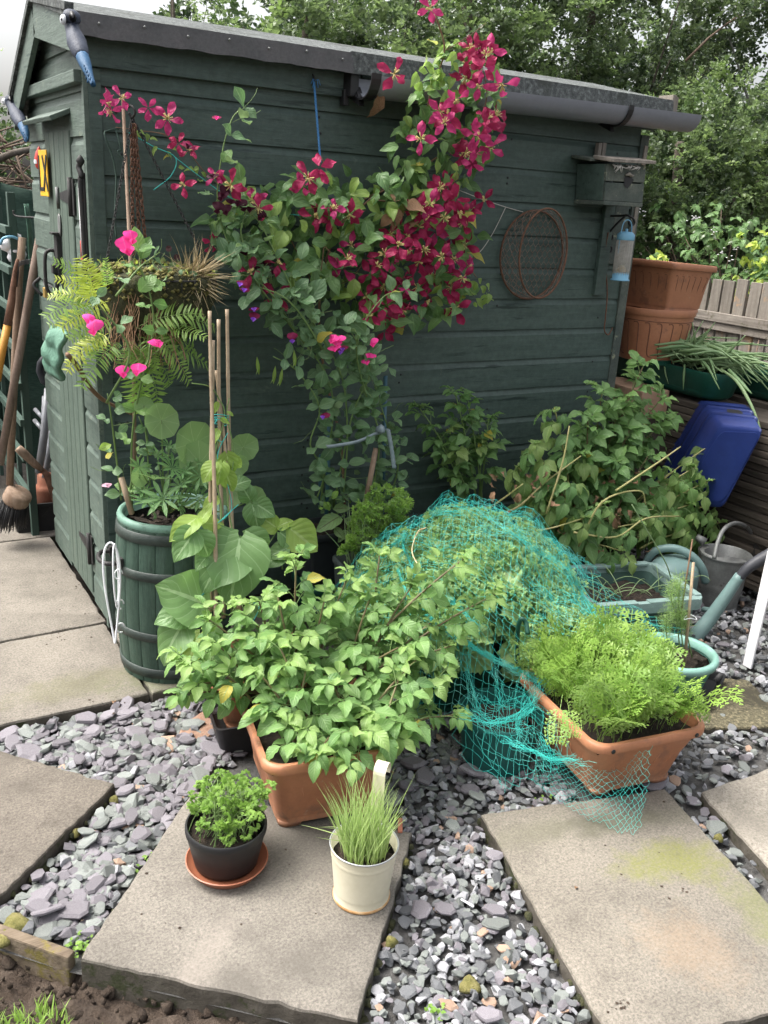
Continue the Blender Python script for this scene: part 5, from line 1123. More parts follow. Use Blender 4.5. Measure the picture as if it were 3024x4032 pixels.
# blue rope, strings and canes against the wall
def thread(name, label, cat_, P, r, m, n=5, sub=6): mb = MB(); mb.tube(cat(P, sub), r, n); o = mb.build(name, m); return tag(o, label, cat_)
ro = MB(); P0 = onY(1236, 318, WY-.045); P1 = onY(1262, 640, WY-.10)
for ph in (0, 2.1, 4.2):
    ro.tube([P0.lerp(P1, k/60)+Vector((.0022*math.cos(k*.9+ph), .0022*math.sin(k*.9+ph), 0)) for k in range(61)], .0019, 5)
for dx, dz in ((.012, -.02), (.02, -.012), (-.008, -.022), (-.014, -.01)): ro.tube([P0, P0+Vector((dx*.6, -.01, .004)), P0+Vector((dx, -.008, dz))], .0012, 5)
tag(ro.build('blue_rope', m_rope), 'blue rope tied to a hook on the fascia board', 'rope')
mb = MB(); mb.tube(cat([P0+Vector((0, .05, .02)), P0+Vector((0, .012, .02)), P0+Vector((0, -.002, .0)), P0+Vector((0, .012, -.012))], 5), .003, 8); o = mb.build('hook', m_iron); tag(o, 'dark metal hook on the fascia board', 'hook')
thread('string', 'pale string running from the clematis to a nail', 'string', [onY(1810, 750, WY-.06), onY(1900, 785, WY-.03), onY(1990, 815, WY-.025), onY(2060, 835, WY-.022)], .0016, m_string)
thread('string', 'pale string hanging slack below the clematis flowers', 'string', [onY(1990, 818, WY-.025), onY(1945, 910, WY-.03), onY(1900, 980, WY-.03), onY(1868, 1008, WY-.03)], .0016, m_string)
thread('twine', 'teal garden twine looped beside the bamboo pole', 'twine', [onY(505, 520, 2.86), onY(600, 575, 2.85), onY(690, 620, 2.85), onY(675, 690, 2.84), onY(605, 748, 2.84)], .0016, m_teal)
thread('twine', 'teal garden twine stretched towards the clematis', 'twine', [onY(690, 620, 2.85), onY(780, 690, 2.85), onY(900, 775, 2.85), onY(1040, 830, 2.84), onY(1200, 850, 2.84)], .0014, m_teal)
# round chicken wire basket frame hung on the wall
def ellipse(c, a, b, z0, n=48): return [c+Vector((a*math.cos(t), z0, b*math.sin(t))) for t in [2*math.pi*k/n for k in range(n+1)]]
bw = thing('wire_basket', 'rusty round chicken wire basket hung flat on the shed wall', 'wire basket', tuple(onY(2105, 1005, WY-.09)))
F1 = onY(2140, 1000, WY-.16)-bw.location; F0 = onY(2095, 1005, WY-.03)-bw.location
mb = MB(); r1 = ellipse(F1, .118, .168, 0); mb.tube(r1, .0038, 7, cap=False); mb.build('front_hoop', m_rust, bw)
mb = MB(); r0 = ellipse(F0, .160, .172, 0); mb.tube(r0, .0042, 7, cap=False); mb.build('back_hoop', m_rust, bw)
mb = MB(); nr, na = 5, 34
def pt(i, j): # i radial ring (0 back..nr front/side), j around
    t = 2*math.pi*j/na; q = i/nr; c = F0.lerp(F1, q); a = .160+(.118-.160)*q; b = .172+(.168-.172)*q; return c+Vector((a*math.cos(t), 0, b*math.sin(t)))
for i in range(nr):
    for j in range(na):
        if (i+j) % 2 == 0: mb.tube([pt(i, j), pt(i+1, j+1)], .0011, 4, cap=False); 
        else: mb.tube([pt(i, j+1), pt(i+1, j)], .0009, 4, cap=False)
for i in range(-8, 9):
    for j in range(-9, 10):
        x, z = i*.026+(.013 if j % 2 else 0), j*.023
        for dx in (-.013, .013):
            a = (x, z); b = (x+dx, z+.023)
            ins = lambda p: (p[0]/.160)**2+(p[1]/.172)**2 < .99
            if ins(a) and ins(b):
                mb.tube([F0+Vector((a[0], .0, a[1]+.009)), F0+Vector((b[0], 0, b[1]))], .0011, 4, cap=False); mb.tube([F0+Vector((a[0], 0, a[1])), F0+Vector((a[0], 0, a[1]+.009))], .0013, 4, cap=False)
tag(mb.build('chicken_wire', m_rustw, bw), kind='stuff')
# bird box
bb = thing('bird_box', 'battered mossy green bird box fixed to the shed corner', 'bird box', (2.79, 2.90, 1.53)); y0, y1 = 2.78, 2.955
fl = onY(2380, 790, y0)-bb.location; fr = onY(2530, 800, y0)-bb.location; tl_ = onY(2390, 645, y0)-bb.location; tr_ = onY(2545, 650, y0)-bb.location
D = Vector((0, y1-y0, 0))
def hexa(a, b, c, d, dep, nm, m, off=Vector()):
    q = MB(); P = [a, b, c, d]; P2 = [p+dep for p in P]; q.add([p+off for p in P+P2], [(0, 1, 2, 3), (7, 6, 5, 4), (0, 4, 5, 1), (1, 5, 6, 2), (2, 6, 7, 3), (3, 7, 4, 0)], 0, False); return q.build(nm, m, bb, bevel=.002)
hl = fl.lerp(tl_, .52); hr = fr.lerp(tr_, .52); th_ = Vector((0, .012, 0)); ux = (fr-fl)
# front boards, with the ragged entrance hole between them
g = .0025
hexa(fl, fr, hr-Vector((0, 0, g)), hl-Vector((0, 0, g)), th_, 'front_board', m_moss_paint)
hexa(hl+Vector((0, 0, g)), hr+Vector((0, 0, g)), tr_, tl_, th_, 'front_board', m_moss_paint)
q = MB(); c = hl.lerp(hr, .56)+Vector((0, -.0022, .002)); q.add([c+Vector((x, 0, z)) for x, z in ((-.024, .016), (-.004, .022), (.018, .016), (.030, .010), (.016, -.008), (0, -.024), (-.020, -.014))], [(0, 1, 2, 3, 4, 5, 6)], 0, False); q.build('entrance_hole', m_black, bb)
q = MB(); q.tube([c+Vector((x, -.004, z)) for x, z in ((-.022, .024), (-.006, .030), (.010, .024), (.022, .026))], [.004, .008, .006, .003], 6); q.build('pecked_edge', m_oldwood, bb)
hexa(fl+Vector((0, .0121, 0)), fl+Vector((.014, .0121, 0)), tl_+Vector((.014, .0121, 0)), tl_+Vector((0, .0121, 0)), D-Vector((0, .02, 0)), 'side_board', m_paint, Vector((-.002, 0, 0)))
hexa(fr+Vector((-.014, .0121, 0)), fr+Vector((0, .0121, 0)), tr_+Vector((0, .0121, 0)), tr_+Vector((-.014, .0121, 0)), D-Vector((0, .02, 0)), 'side_board', m_paint, Vector((.002, 0, 0)))
hexa(fl+Vector((-.004, -.004, -.016)), fr+Vector((-.002, -.004, -.016)), fr+Vector((-.002, -.004, -.0005)), fl+Vector((-.004, -.004, -.0005)), D, 'floor_board', m_moss_paint)
hexa(tl_+Vector((-.012, -.03, .006)), tr_+Vector((.022, -.03, .004)), tr_+Vector((.022, -.03, .016)), tl_+Vector((-.012, -.03, .020)), Vector((0, .10, .012)), 'roof_board', m_oldwoodx)
hexa(tl_+Vector((-.035, .06, .008)), tr_+Vector((.008, .06, .006)), tr_+Vector((.008, .06, .018)), tl_+Vector((-.035, .06, .020)), Vector((0, .11, .012)), 'roof_board', m_moss_paint)
q = MB(); b_ = onY(2353, 610, 2.93)-bb.location; q.box(b_+Vector((0, 0, .01)), (.018, .02, .07), ch=.002); q.box(b_+Vector((.024, 0, .012)), (.018, .02, .07), ch=.002); q.build('hanging_batten', m_oldwood, bb)
q = MB(); rs = np.random.RandomState(5)
for k in range(16):
    p = tl_.lerp(tr_, rs.uniform(.1, .8))+Vector((0, -.008, -.002)); q.tube([p, p+Vector((rs.normal()*.012, -.012, -.008)), p+Vector((rs.normal()*.02, -.012, -rs.uniform(.01, .03)))], [.003, .0022, .0008], 5)
tag(q.build('nest_straw', m_string, bb), kind='stuff')
# bracket, feeder, cable
bk_ = thing('bracket', 'scrolled black iron bracket holding the seed feeder', 'bracket', tuple(onY(2440, 860, 2.94)))
def sc(*P, r=.0045, name='scroll'): mb = MB(); mb.tube(cat([onY(*p)-bk_.location for p in P], 6), r, 8); return mb.build(name, m_iron, bk_)
sc((2400, 850, 2.94), (2440, 850, 2.90), (2470, 848, 2.86), (2494, 862, 2.85), (2498, 880, 2.85), (2485, 888, 2.85), (2476, 878, 2.85), (2482, 870, 2.85)); sc((2462, 850, 2.87), (2430, 880, 2.9), (2400, 915, 2.94), (2395, 935, 2.945), (2410, 940, 2.94), (2412, 925, 2.94))
sc((2398, 910, 2.945), (2392, 950, 2.945), (2390, 985, 2.945), (2405, 990, 2.94), (2408, 975, 2.94), (2400, 970, 2.94))
thread('cable', 'thin grey cable hanging down the end of the wall', 'cable', [onY(2395, 915, WY-.04), onY(2384, 980, WY-.035), onY(2386, 1060, WY-.035), onY(2391, 1160, WY-.035), onY(2384, 1250, WY-.035), onY(2380, 1300, WY-.033), onY(2395, 1318, WY-.033), onY(2412, 1290, WY-.033)], .003, m_rust, 6)
ftop = onY(2452, 880, 2.84); fd = thing('bird_feeder', 'pale blue hanging bird feeder with wire mesh tube', 'bird feeder', tuple(onY(2441, 1100, 2.84))); H_ = (onY(2450, 925, 2.84)-onY(2441, 1100, 2.84)).z; Rf = .034
mb = MB(); mb.lathe([(.040, -.004), (.040, 0), (Rf, .002), (Rf, .028), (Rf-.004, .03), (.0002, .03)], (0, 0, 0), 28); mb.build('tray', m_feeder, fd); mb = MB(); mb.lathe([(.035, H_-.02), (.036, H_-.018), (.036, H_+.002), (.026, H_+.012), (.006, H_+.014), (.006, H_+.024), (.0002, H_+.026)], (0, 0, 0), 28); mb.build('cap', m_feeder, fd)
mb = MB()
for k in range(22): a = 2*math.pi*k/22; mb.tube([(Rf*math.cos(a), Rf*math.sin(a), .02), (Rf*math.cos(a), Rf*math.sin(a), H_-.015)], .0012, 4)
for k in range(26): z = .028+(H_-.05)*k/25; mb.tube([(Rf*math.cos(t), Rf*math.sin(t), z) for t in [2*math.pi*j/20 for j in range(21)]], .0012, 4)
tag(mb.build('mesh_tube', m_string, fd), kind='stuff'); mb = MB(); mb.tube(cat([(-.0315, 0, H_-.075), (-.0325, -.002, H_-.01), (-.024, 0, H_+.045), (-.002, 0, H_+.06), (.022, 0, H_+.045), (.031, 0, H_+.0)], 6), .0024, 8); mb.build('handle', m_feeder, fd)
mb = MB(); mb.lathe([(.022, .03), (.022, .04), (.012, .055), (.0002, .058)], (-.004, -.004, 0), 12); mb.build('seed', m_straw, fd)

# ---------------------------------------------------------------- left side: trellis, tools, ladder, net, hedge
tr = thing('trellis', 'green wooden trellis panel beyond the shed end', 'trellis', (.655, 4.02, 0)); mb = MB()
mb.box((0, 0, .72), (.03, .034, 1.46), ch=.003); mb.build('post', m_trellis, tr)
for k in range(8):
    q = MB(); q.box((-.02, .52, .20+.158*k), (.022, 1.08, .03), ch=.002); q.build('slat', m_trellis, tr)
for y in (.3, .6, .9):
    q = MB(); q.box((.002, y, .72), (.018, .03, 1.4), ch=.002); q.build('upright', m_trellis, tr)
def pole(name, label, cat_, P, r, m, group=None):
    t = thing(name, label, cat_, tuple(P[0])); mb = MB(); Q = [Vector(p)-t.location for p in P]; mb.tube(Q, r, 12); mb.build('handle', m, t); return t
b1 = pole('broom', 'yard broom with pale wooden handle and black bristles', 'broom', [onY(38, 1910, 3.95), onY(55, 1500, 3.97), onY(75, 1100, 3.98), onY(88, 935, 3.98)], [.0155, .0155, .0155, .015], m_handle)
c = onY(55, 1960, 3.93)-b1.location; mb = MB(); mb.lathe([(.0002, -.004), (.052, 0), (.056, .01), (.056, .05), (.050, .058), (.0002, .06)], c+Vector((0, 0, -.02)), 20, rot=(R_(20), R_(25), 0)); mb.build('head', m_handle, b1)
mb = MB(); rs = np.random.RandomState(4)
for k in range(240):
    a, r = rs.uniform(0, 6.28), .05*math.sqrt(rs.uniform()); p = c+Vector((r*math.cos(a), r*math.sin(a), -.005)); mb.tube([p, p+Vector((r*math.cos(a)*.5-.03, r*math.sin(a)*.5-.01, -.10-rs.uniform(0, .03)))], .0012, 3)
tag(mb.build('bristles', m_black, b1), kind='stuff')
pole('tool', 'dark wooden tool handle leaning against the trellis', 'tool', [onY(0, 1830, 3.80), onY(75, 1400, 3.84), onY(130, 1080, 3.87), onY(163, 895, 3.88)], [.0155, .0165, .016, .0155], m_handled)
t3 = pole('tool', 'worn yellow tool handle with a dark metal socket', 'tool', [onY(-12, 1500, 3.88), onY(5, 1400, 3.885), onY(30, 1280, 3.89)], .0155, m_yellowh)
mb = MB(); Q = [onY(30, 1280, 3.89)-t3.location, onY(45, 1190, 3.895)-t3.location, onY(60, 1060, 3.9)-t3.location, onY(70, 1020, 3.9)-t3.location]; mb.tube(Q, [.0165, .015, .008, .006], 10); mb.build('socket', m_rust, t3)
rk = thing('rake', 'wire lawn rake head hung among the tool handles', 'rake', tuple(onY(70, 1030, 3.96))); mb = MB()
for k in range(5): mb.tube(cat([onY(63+k, 1130, 3.96)-rk.location, onY(66+k*2, 1050+6*k, 3.95)-rk.location, onY(78, 1030+4*k, 3.93)-rk.location, onY(128, 1020+4*k, 3.9)-rk.location], 4), .0016, 5)
mb.build('tines', m_iron, rk)
thread('wire_bracket', 'bent dark wire bracket on the trellis post', 'bracket', [onY(52, 828, 3.98), onY(62, 850, 3.97), onY(120, 856, 3.9), onY(168, 858, 3.86), onY(172, 848, 3.86), onY(174, 828, 3.86)], .0038, m_iron, 7, 5)
og = thing('ornament', 'lumpy white ornament with blue band behind the broom handle', 'ornament', tuple(onY(55, 975, 4.03))); mb = MB()
for dx, dz, r in ((-.028, .010, .028), (0, -.012, .030), (.022, .004, .026), (.012, .034, .024), (-.008, -.038, .022), (.028, -.026, .02)): mb.lathe([(.0002, -r), (r*.7, -r*.72), (r, 0), (r*.7, r*.72), (.0002, r)], (dx, -.01*dz, dz), 14)
tag(mb.build('body', m_white, og)); mb = MB(); mb.tube(cat([(-.055, -.02, .012), (-.042, -.03, .036), (-.012, -.034, .044), (.012, -.03, .036)], 5), .006, 8); mb.build('band', m_feeder, og)
ld = thing('stepladder', 'folded grey tubular stepladder in the gap by the trellis', 'stepladder', tuple(onY(160, 1880, 4.15)))
def lt(*P, r=.014, nm='rail', m=None): mb = MB(); mb.tube([onY(*p)-ld.location for p in P], r, 12); return mb.build(nm, m or m_alu, ld)
lt((190, 1530, 4.1), (172, 1720, 4.1), (152, 1860, 4.1), r=.017); lt((207, 1660, 4.14), (192, 1790, 4.14), (176, 1880, 4.14), r=.013); lt((176, 1560, 4.22), (165, 1860, 4.2), r=.012); lt((138, 1612, 4.2), (172, 1650, 4.12), r=.009, nm='rung'); lt((136, 1655, 4.2), (165, 1690, 4.12), r=.009, nm='rung')
lt((185, 1400, 4.1), (160, 1430, 4.12), (156, 1460, 4.12), (172, 1500, 4.12), (190, 1512, 4.11), r=.016, nm='top_hoop', m=m_canblk)
q = MB(); p = onY(198, 1520, 4.1)-ld.location; q.box(p, (.03, .03, .05), ch=.006); q.build('joint', m_canblk, ld)
bx = thing('box', 'black open topped metal box on the path', 'box', (.70, 4.14, 0), R_(-6)); mb = MB(); mb.box((0, .09, .066), (.20, .012, .132), ch=.002); mb.box((0, -.09, .066), (.20, .012, .132), ch=.002); mb.box((-.098, 0, .066), (.012, .166, .132), ch=.002); mb.box((.098, 0, .066), (.012, .166, .132), ch=.002); mb.box((0, 0, .008), (.19, .17, .012)); mb.build('body', m_blackdull, bx)
mb = MB(); mb.box((0, -.098, .126), (.212, .012, .016), ch=.002); mb.box((-.08, 0, .120), (.035, .16, .006), ch=.001); mb.build('lip', m_blackdull, bx)
cp = thing('chimney_pot', 'small terracotta clay pot upturned in the black box', 'clay pot', (.745, 4.17, .014)); mb = MB(); mb.lathe([(.062, 0), (.064, .16), (.066, .165), (.066, .185), (.060, .19), (.050, .205), (.048, .25), (.040, .255), (.012, .258), (.012, .30), (.0002, .302)], n=32); mb.build('body', m_terraclay, cp); cp.scale = (.8, .8, .85)
sh = thing('edging_tool', 'old hoe with turned wooden handle and rusty curved blade', 'hand tool', tuple(onY(150, 1860, 4.0))); mb = MB(); Q = [onY(72, 1765, 3.98), onY(90, 1782, 3.98), onY(140, 1830, 4.0), onY(165, 1850, 4.0)]; mb.tube([q_-sh.location for q_ in Q], [.017, .019, .016, .011], 12); mb.build('handle', m_handle, sh)
mb = MB(); Q = [onY(163, 1848, 4.0), onY(185, 1870, 4.0), onY(205, 1905, 4.0), onY(225, 1960, 4.0), onY(240, 2030, 4.0)]; V = []
for q_, w in zip(Q, (.012, .014, .022, .024, .012)): q_ = q_-sh.location; V += [q_+Vector((-w, 0, -w*.2)), q_+Vector((w, .004, w*.3)), q_+Vector((w, .008, w*.3)), q_+Vector((-w, .004, -w*.2))]
mb.add(V, [(k*4+j, k*4+(j+1) % 4, k*4+4+(j+1) % 4, k*4+4+j) for k in range(4) for j in range(4)]+[(3, 2, 1, 0), (16, 17, 18, 19)], 0, True); mb.build('blade', m_rust, sh)
# shade netting screen, twig heap
mb = MB(); V = []; n = 24; rs = np.random.RandomState(9)
for j in range(n+1):
    for i in range(n+1): V.append((-.35+1.42*i/n, 4.95+.03*math.sin(i*1.1)+.02*math.sin(j*.9+i*.3), .05+1.42*j/n+.02*math.sin(i*.8)))
mb.add(V, [(j*(n+1)+i, j*(n+1)+i+1, (j+1)*(n+1)+i+1, (j+1)*(n+1)+i) for j in range(n) for i in range(n)]); o = mb.build('shade_netting', m_greynet); md = o.modifiers.new('s', 'SOLIDIFY'); md.thickness = .004; tag(o, 'dark green shade netting screen behind the tools', 'netting')
gs = MB(); V = []
for j in range(12):
    z = 1.06+.35*j/11; 
    for i in range(3): V.append((.70+.012*i-.02*(z-1.06), 3.93+.02*i-.012*math.sin(j), z))
gs.add(V, [(j*3+i, j*3+i+1, j*3+i+4, j*3+i+3) for j in range(11) for i in range(2)]); o = gs.build('mesh_strip', m_bag); md = o.modifiers.new('s', 'SOLIDIFY'); md.thickness = .003; tag(o, 'strip of green mesh hanging between shed and trellis', 'mesh')
mb = MB(); rs = np.random.RandomState(17)
for k in range(240):
    p = Vector((rs.uniform(-.2, .95), rs.uniform(5.0, 5.5), 1.35+rs.uniform(0, .36))); d = Vector((rs.normal(), rs.normal()*.5, rs.normal()*.28)).normalized()*rs.uniform(.15, .4); mb.tube([p, p+d*.5+Vector((0, 0, rs.normal()*.02)), p+d], [.006, .0045, .002], 4)
tag(mb.build('twig_heap', m_twig), kind='stuff')
o = tag(MB().tube([onY(-20, 632, 4.6), onY(60, 600, 4.6), onY(135, 585, 4.6)], [.016, .014, .012], 8).build('branch', m_bark), 'bare dark branch above the twig heap', 'branch')
# ---------------------------------------------------------------- plants: templates
T_pot = [leaf_t(.53+.03*i, 7, 2, .36, .4+.3*i, .045, 7, peak=.40, sharp=.95, seed=i, wave=.3) for i in range(4)]
T_heart = [leaf_t(.92, 9, 3, .16, .55+.25*i, .03, 5, base=.13, peak=.34, sharp=.86, seed=20+i, wave=.4) for i in range(3)]
T_oval = [leaf_t(.62, 6, 2, .22, .4, .03, 4, peak=.47, sharp=.75, seed=30+i, wave=.5) for i in range(3)]
T_clem = [leaf_t(.56, 6, 2, .32, .55+.3*i, .03, 3, base=.03, peak=.34, seed=40+i, wave=.5) for i in range(3)]
T_disc = [disc_t(30, 3, .16, .05, seed=i) for i in range(3)]
T_lance = leaf_t(.20, 6, 1, .3, .35, 0, peak=.6)
T_blade = leaf_t(.035, 6, 1, .5, .5, 0, peak=.3)
def lupin_t(n, seed):
    rs = np.random.RandomState(seed); Vs = []; Fs = []; Us = []; o = 0
    for k in range(n):
        a = 2*math.pi*(k+.3)/n+rs.uniform(-.06, .06); L = rs.uniform(.85, 1.05)
        M = np.array(frame((0, 0, 0), (math.cos(a), math.sin(a), .35), (0, 0, 1), L)); V = T_lance[0] @ M[:3, :3].T
        Vs.append(V); Fs.append(T_lance[1]+o); Us.append(T_lance[2]); o += len(V)
    return np.vstack(Vs), np.vstack(Fs), np.vstack(Us)
T_lup = [lupin_t(10, 1), lupin_t(9, 2), lupin_t(11, 3)]
def frond_t(n, w, droop, seed, sub=0, taper=1.0, petiole=.12):
    """fern or carrot frond, length 1 along +Y"""
    rs = np.random.RandomState(seed); rows = []; P = []; pos = np.zeros(3); ang = .25
    N_ = 30
    for i in range(N_+1):
        P.append(pos.copy()); a = ang-droop*i/N_; pos = pos+np.array([0, math.cos(a), math.sin(a)])/N_
    P = np.array(P); at = lambda t: P[min(N_, int(t*N_))]
    for i in range(0, N_, 3):
        d = P[min(i+3, N_)]-P[i]; rows.append((P[i], d, (0, 0, 1), np.linalg.norm(d)*1.1, .012))
    for k in range(n):
        t = petiole+(1-petiole)*k/n; prof = math.sin(math.pi*min(1, (.18+.82*(1-(t-petiole)/(1-petiole)))**taper*.62+.02)); L = w*prof
        p = at(t); dd = at(min(1, t+.07))-at(max(0, t-.07)); dd /= np.linalg.norm(dd); nn = np.cross(np.array([1, 0, 0]), dd)
        for sg in (-1, 1):
            d = np.array([sg, 0, 0])*.93+dd*.42+nn*rs.uniform(-.15, .12)
            if not sub: rows.append((p, d+rs.normal(size=3)*.09, nn+rs.normal(size=3)*.2, L*rs.uniform(.85, 1.1), .026+.008*(L/w)))
            else:
                d /= np.linalg.norm(d); rows.append((p, d, nn, L, .016))
                for m in range(sub):
                    q = (m+.6)/sub; pp = p+d*L*q; l2 = L*.36*(1.05-q)+.02
                    for s2 in (-1, 1):
                        side = np.cross(nn, d)*s2; d2 = side*.72+d*.85+nn*rs.uniform(-.2, .2); rows.append((pp, d2, nn+rs.normal(size=3)*.15, l2*rs.uniform(.85, 1.2), .027))
    return blades_t(rows)
T_fern = [frond_t(16, .25, .7+.35*i, 50+i, petiole=.10) for i in range(3)]
T_carrot = [frond_t(8, .27, .45+.35*i, 60+i, sub=3, taper=.8, petiole=.36) for i in range(4)]
def parsley_t(seed, curl=.35):
    rs = np.random.RandomState(seed); rows = []
    for br in ((0, 0, 0), (-.9, -.12, 0), (.9, -.12, 0)):
        a0 = br[0]
        for k in range(5):
            a = a0+(k-2)*.42+rs.uniform(-.12, .12); L = rs.uniform(.32, .5)
            b = np.array([math.sin(a0)*.35, .35+math.cos(a0)*.25+br[1], rs.uniform(-.04, .06)]); rows.append((b, (math.sin(a), math.cos(a), rs.uniform(-curl, curl)), (rs.normal()*.3, rs.normal()*.3, 1), L, .24))
    rows.append(((0, 0, 0), (0, 1, 0), (0, 0, 1), .5, .03)); return blades_t(rows)
T_par = [parsley_t(i) for i in range(3)]; T_parc = [parsley_t(10+i, .9) for i in range(3)]
def kale_t(seed):
    rs = np.random.RandomState(seed); nl, nu = 22, 12; V = []; UV = []
    for i in range(nl+1):
        t = i/nl; w = .10+.42*math.sin(math.pi*min(1, t*.92+.05))**.7; dr = .9*t*t*.5
        for j in range(nu+1):
            u = -1+2*j/nu; e = abs(u)**1.4; fr = .11*e*math.sin(t*38+2.4*math.sin(t*11+seed)+(2 if u > 0 else 0))+.07*e*math.sin(t*67+u*5+seed)
            x = u*w*(1-.25*e*0.5)+.03*e*math.sin(t*53+seed); V.append((x, t+.035*e*math.cos(t*45+seed), -dr+.32*abs(x)+fr)); UV.append((.5+.5*u, t))
    c = nu+1; F = [(i*c+j, i*c+j+1, (i+1)*c+j+1, (i+1)*c+j) for i in range(nl) for j in range(nu)]
    return np.array(V), np.array(F), np.array(UV)
T_kale = [kale_t(i) for i in range(3)]
def imgleaf(x0, y0, Y0, x1, y1, Y1, T, LV, m, face=.75, roll=0.0, sx=1.0):
    """one leaf from its base to its tip, blade turned towards the open side"""
    a, b = dY(x0, y0, Y0), dY(x1, y1, Y1); d = b-a; n = (CAMP-a).normalized()*face+Vector((-.15, .1, 1))*(1-face)+Vector((roll, 0, 0)); L = d.length
    LV.add(T, frame(a, d, n, L, L*sx), m); return a
def stemtube(root, name, P, r, m, sub=5, n=7):
    mb = MB(); Q = cat([Vector(p)-root.location for p in P], sub); k = len(Q); rr = [r[0]+(r[1]-r[0])*i/(k-1) for i in range(k)]; mb.tube(Q, rr, n); return mb.build(name, m, root)

# ---------------------------------------------------------------- potatoes
def potato(label, base, tips, group, mats, lmax=.058, seed=0, sm=None, t0=.30, step=.072, droop=0.0, big=1.0, limit=300, spread=.05, leafy=(4, 6)):
    rs = np.random.RandomState(seed); root = thing('potato_plant', label, 'potato plant', tuple(base), 0, group); LV = Leaves(root, 'leaf', seed); st = MB()
    for (tx, ty, Y) in tips:
        tip = dY(tx, ty, Y) if not isinstance(tx, Vector) else tx
        b = Vector(base)+Vector((rs.normal()*spread, rs.normal()*spread, 0)); mid = b.lerp(tip, .45)+Vector((0, 0, .25*(tip-b).length*(.5 if tip.z > b.z else 1.0)))
        P = bez(b, mid, tip, 10); L = sum((P[i+1]-P[i]).length for i in range(10))
        stemtube(root, 'stem', P, (.0048*big, .0022), (sm or m_stemp), 2)
        nn = max(3, int(L*(1-t0)/(step*.38))); ph = rs.uniform(0, 6.28)
        for k in range(nn):
            t = t0+(1-t0)*(k+.5)/nn; i = min(9, int(t*10)); p = P[i].lerp(P[i+1], t*10-i); ax = (P[i+1]-P[i]).normalized(); a = ph+k*2.4
            side = Vector((math.cos(a), math.sin(a), 0)); topq = (k/(nn-1))
            d0 = (side*(1-.45*topq)+ax*(.35+.5*topq)+Vector((0, 0, .25-droop))).normalized(); pl = (.085-.035*topq)*big*rs.uniform(.8, 1.25)
            e = p+d0*pl+Vector((0, 0, -.012-droop*.05)); c = p+d0*pl*.55+Vector((0, 0, .006)); Q = bez(p, c, e, 4); st.tube([q-root.location for q in Q], [.0016*big, .0013, .0012, .001, .0008], 5, cap=False)
            dl = (Q[4]-Q[3]).normalized(); up = Vector((-.12, -.28, 1))+rvec(rs)*.35; xs = dl.cross(up).normalized(); up2 = xs.cross(dl)
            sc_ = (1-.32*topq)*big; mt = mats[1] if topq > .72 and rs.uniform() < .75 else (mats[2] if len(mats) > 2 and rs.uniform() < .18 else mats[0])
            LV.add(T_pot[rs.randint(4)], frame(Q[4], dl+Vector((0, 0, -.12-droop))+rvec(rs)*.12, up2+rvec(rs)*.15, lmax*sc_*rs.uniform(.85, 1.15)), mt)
            for pr in range(2 if rs.uniform() < .6 else 1+int(topq < .7)):
                q = Q[3-pr] if pr < 2 else Q[1]
                for sg in (-1, 1):
                    LV.add(T_pot[rs.randint(4)], frame(q+xs*sg*.003, xs*sg*.9+dl*.5+Vector((0, 0, -.06-droop*.8))+rvec(rs)*.12, up2+rvec(rs)*.2, lmax*sc_*(.82-.16*pr)*rs.uniform(.8, 1.15)), mt)
        for k in range(leafy[0] if True else 0):
            a = rs.uniform(0, 6.28); LV.add(T_pot[rs.randint(4)], frame(tip, Vector((math.cos(a), math.sin(a), .8)), Vector((-math.cos(a), -math.sin(a), .6)), lmax*.55*rs.uniform(.7, 1.1)), mats[1])
    if st.v: tag(st.build('leaf_stalks', m_stem, root), kind='stuff')
    LV.finish(limit); return root
GP = 'potato plants growing in the front terracotta trough'; Mx_ = (l_pot, l_pottip, l_potdk)
potato('potato plant at the barrel end of the terracotta trough', (.88, 1.98, .185), [(445, 1335, 2.06), (395, 1430, 1.98), (505, 1310, 2.06), (420, 1480, 1.96), (468, 1390, 1.98), (560, 1300, 2.05), (490, 1460, 1.92), (395, 1500, 1.98)], GP, Mx_, seed=1, lmax=.071)
potato('potato plant reaching towards the grey square planter', (.98, 1.98, .185), [(640, 1205, 2.05), (600, 1290, 1.98), (560, 1385, 1.93), (700, 1300, 1.97), (655, 1375, 1.9), (748, 1255, 2.02), (610, 1440, 1.85)], GP, Mx_, seed=2, lmax=.069)
potato('potato plant leaning into the teal netting', (1.07, 1.90, .185), [(820, 1200, 2.02), (800, 1290, 1.95), (890, 1265, 1.95), (1005, 1205, 1.88), (1070, 1285, 1.84), (930, 1345, 1.86), (870, 1395, 1.8), (975, 1395, 1.80)], GP, Mx_, seed=3, lmax=.070)
potato('potato plant drooping over the front rim above the chive bucket', (1.02, 1.74, .185), [(720, 1480, 1.74), (800, 1540, 1.68), (690, 1625, 1.62), (845, 1610, 1.62), (765, 1590, 1.62), (955, 1470, 1.73), (985, 1545, 1.68), (860, 1470, 1.75), (905, 1420, 1.78), (745, 1640, 1.60)], GP, Mx_, seed=4, lmax=.072, t0=.20)
potato('potato plant spilling over the slate side of the trough', (.88, 1.78, .185), [(560, 1455, 1.85), (630, 1500, 1.78), (600, 1545, 1.76), (655, 1575, 1.70), (660, 1450, 1.8), (650, 1625, 1.65), (605, 1400, 1.86)], GP, Mx_, seed=5, lmax=.071)
rs = np.random.RandomState(77)
pb = roundpot('pot', 'black tub hidden under the sprawling potato plant', 'pot', (2.50, 2.56, -.03), .15, .19, .23, m_black)
GB = 'old potato plants by the shed wall'
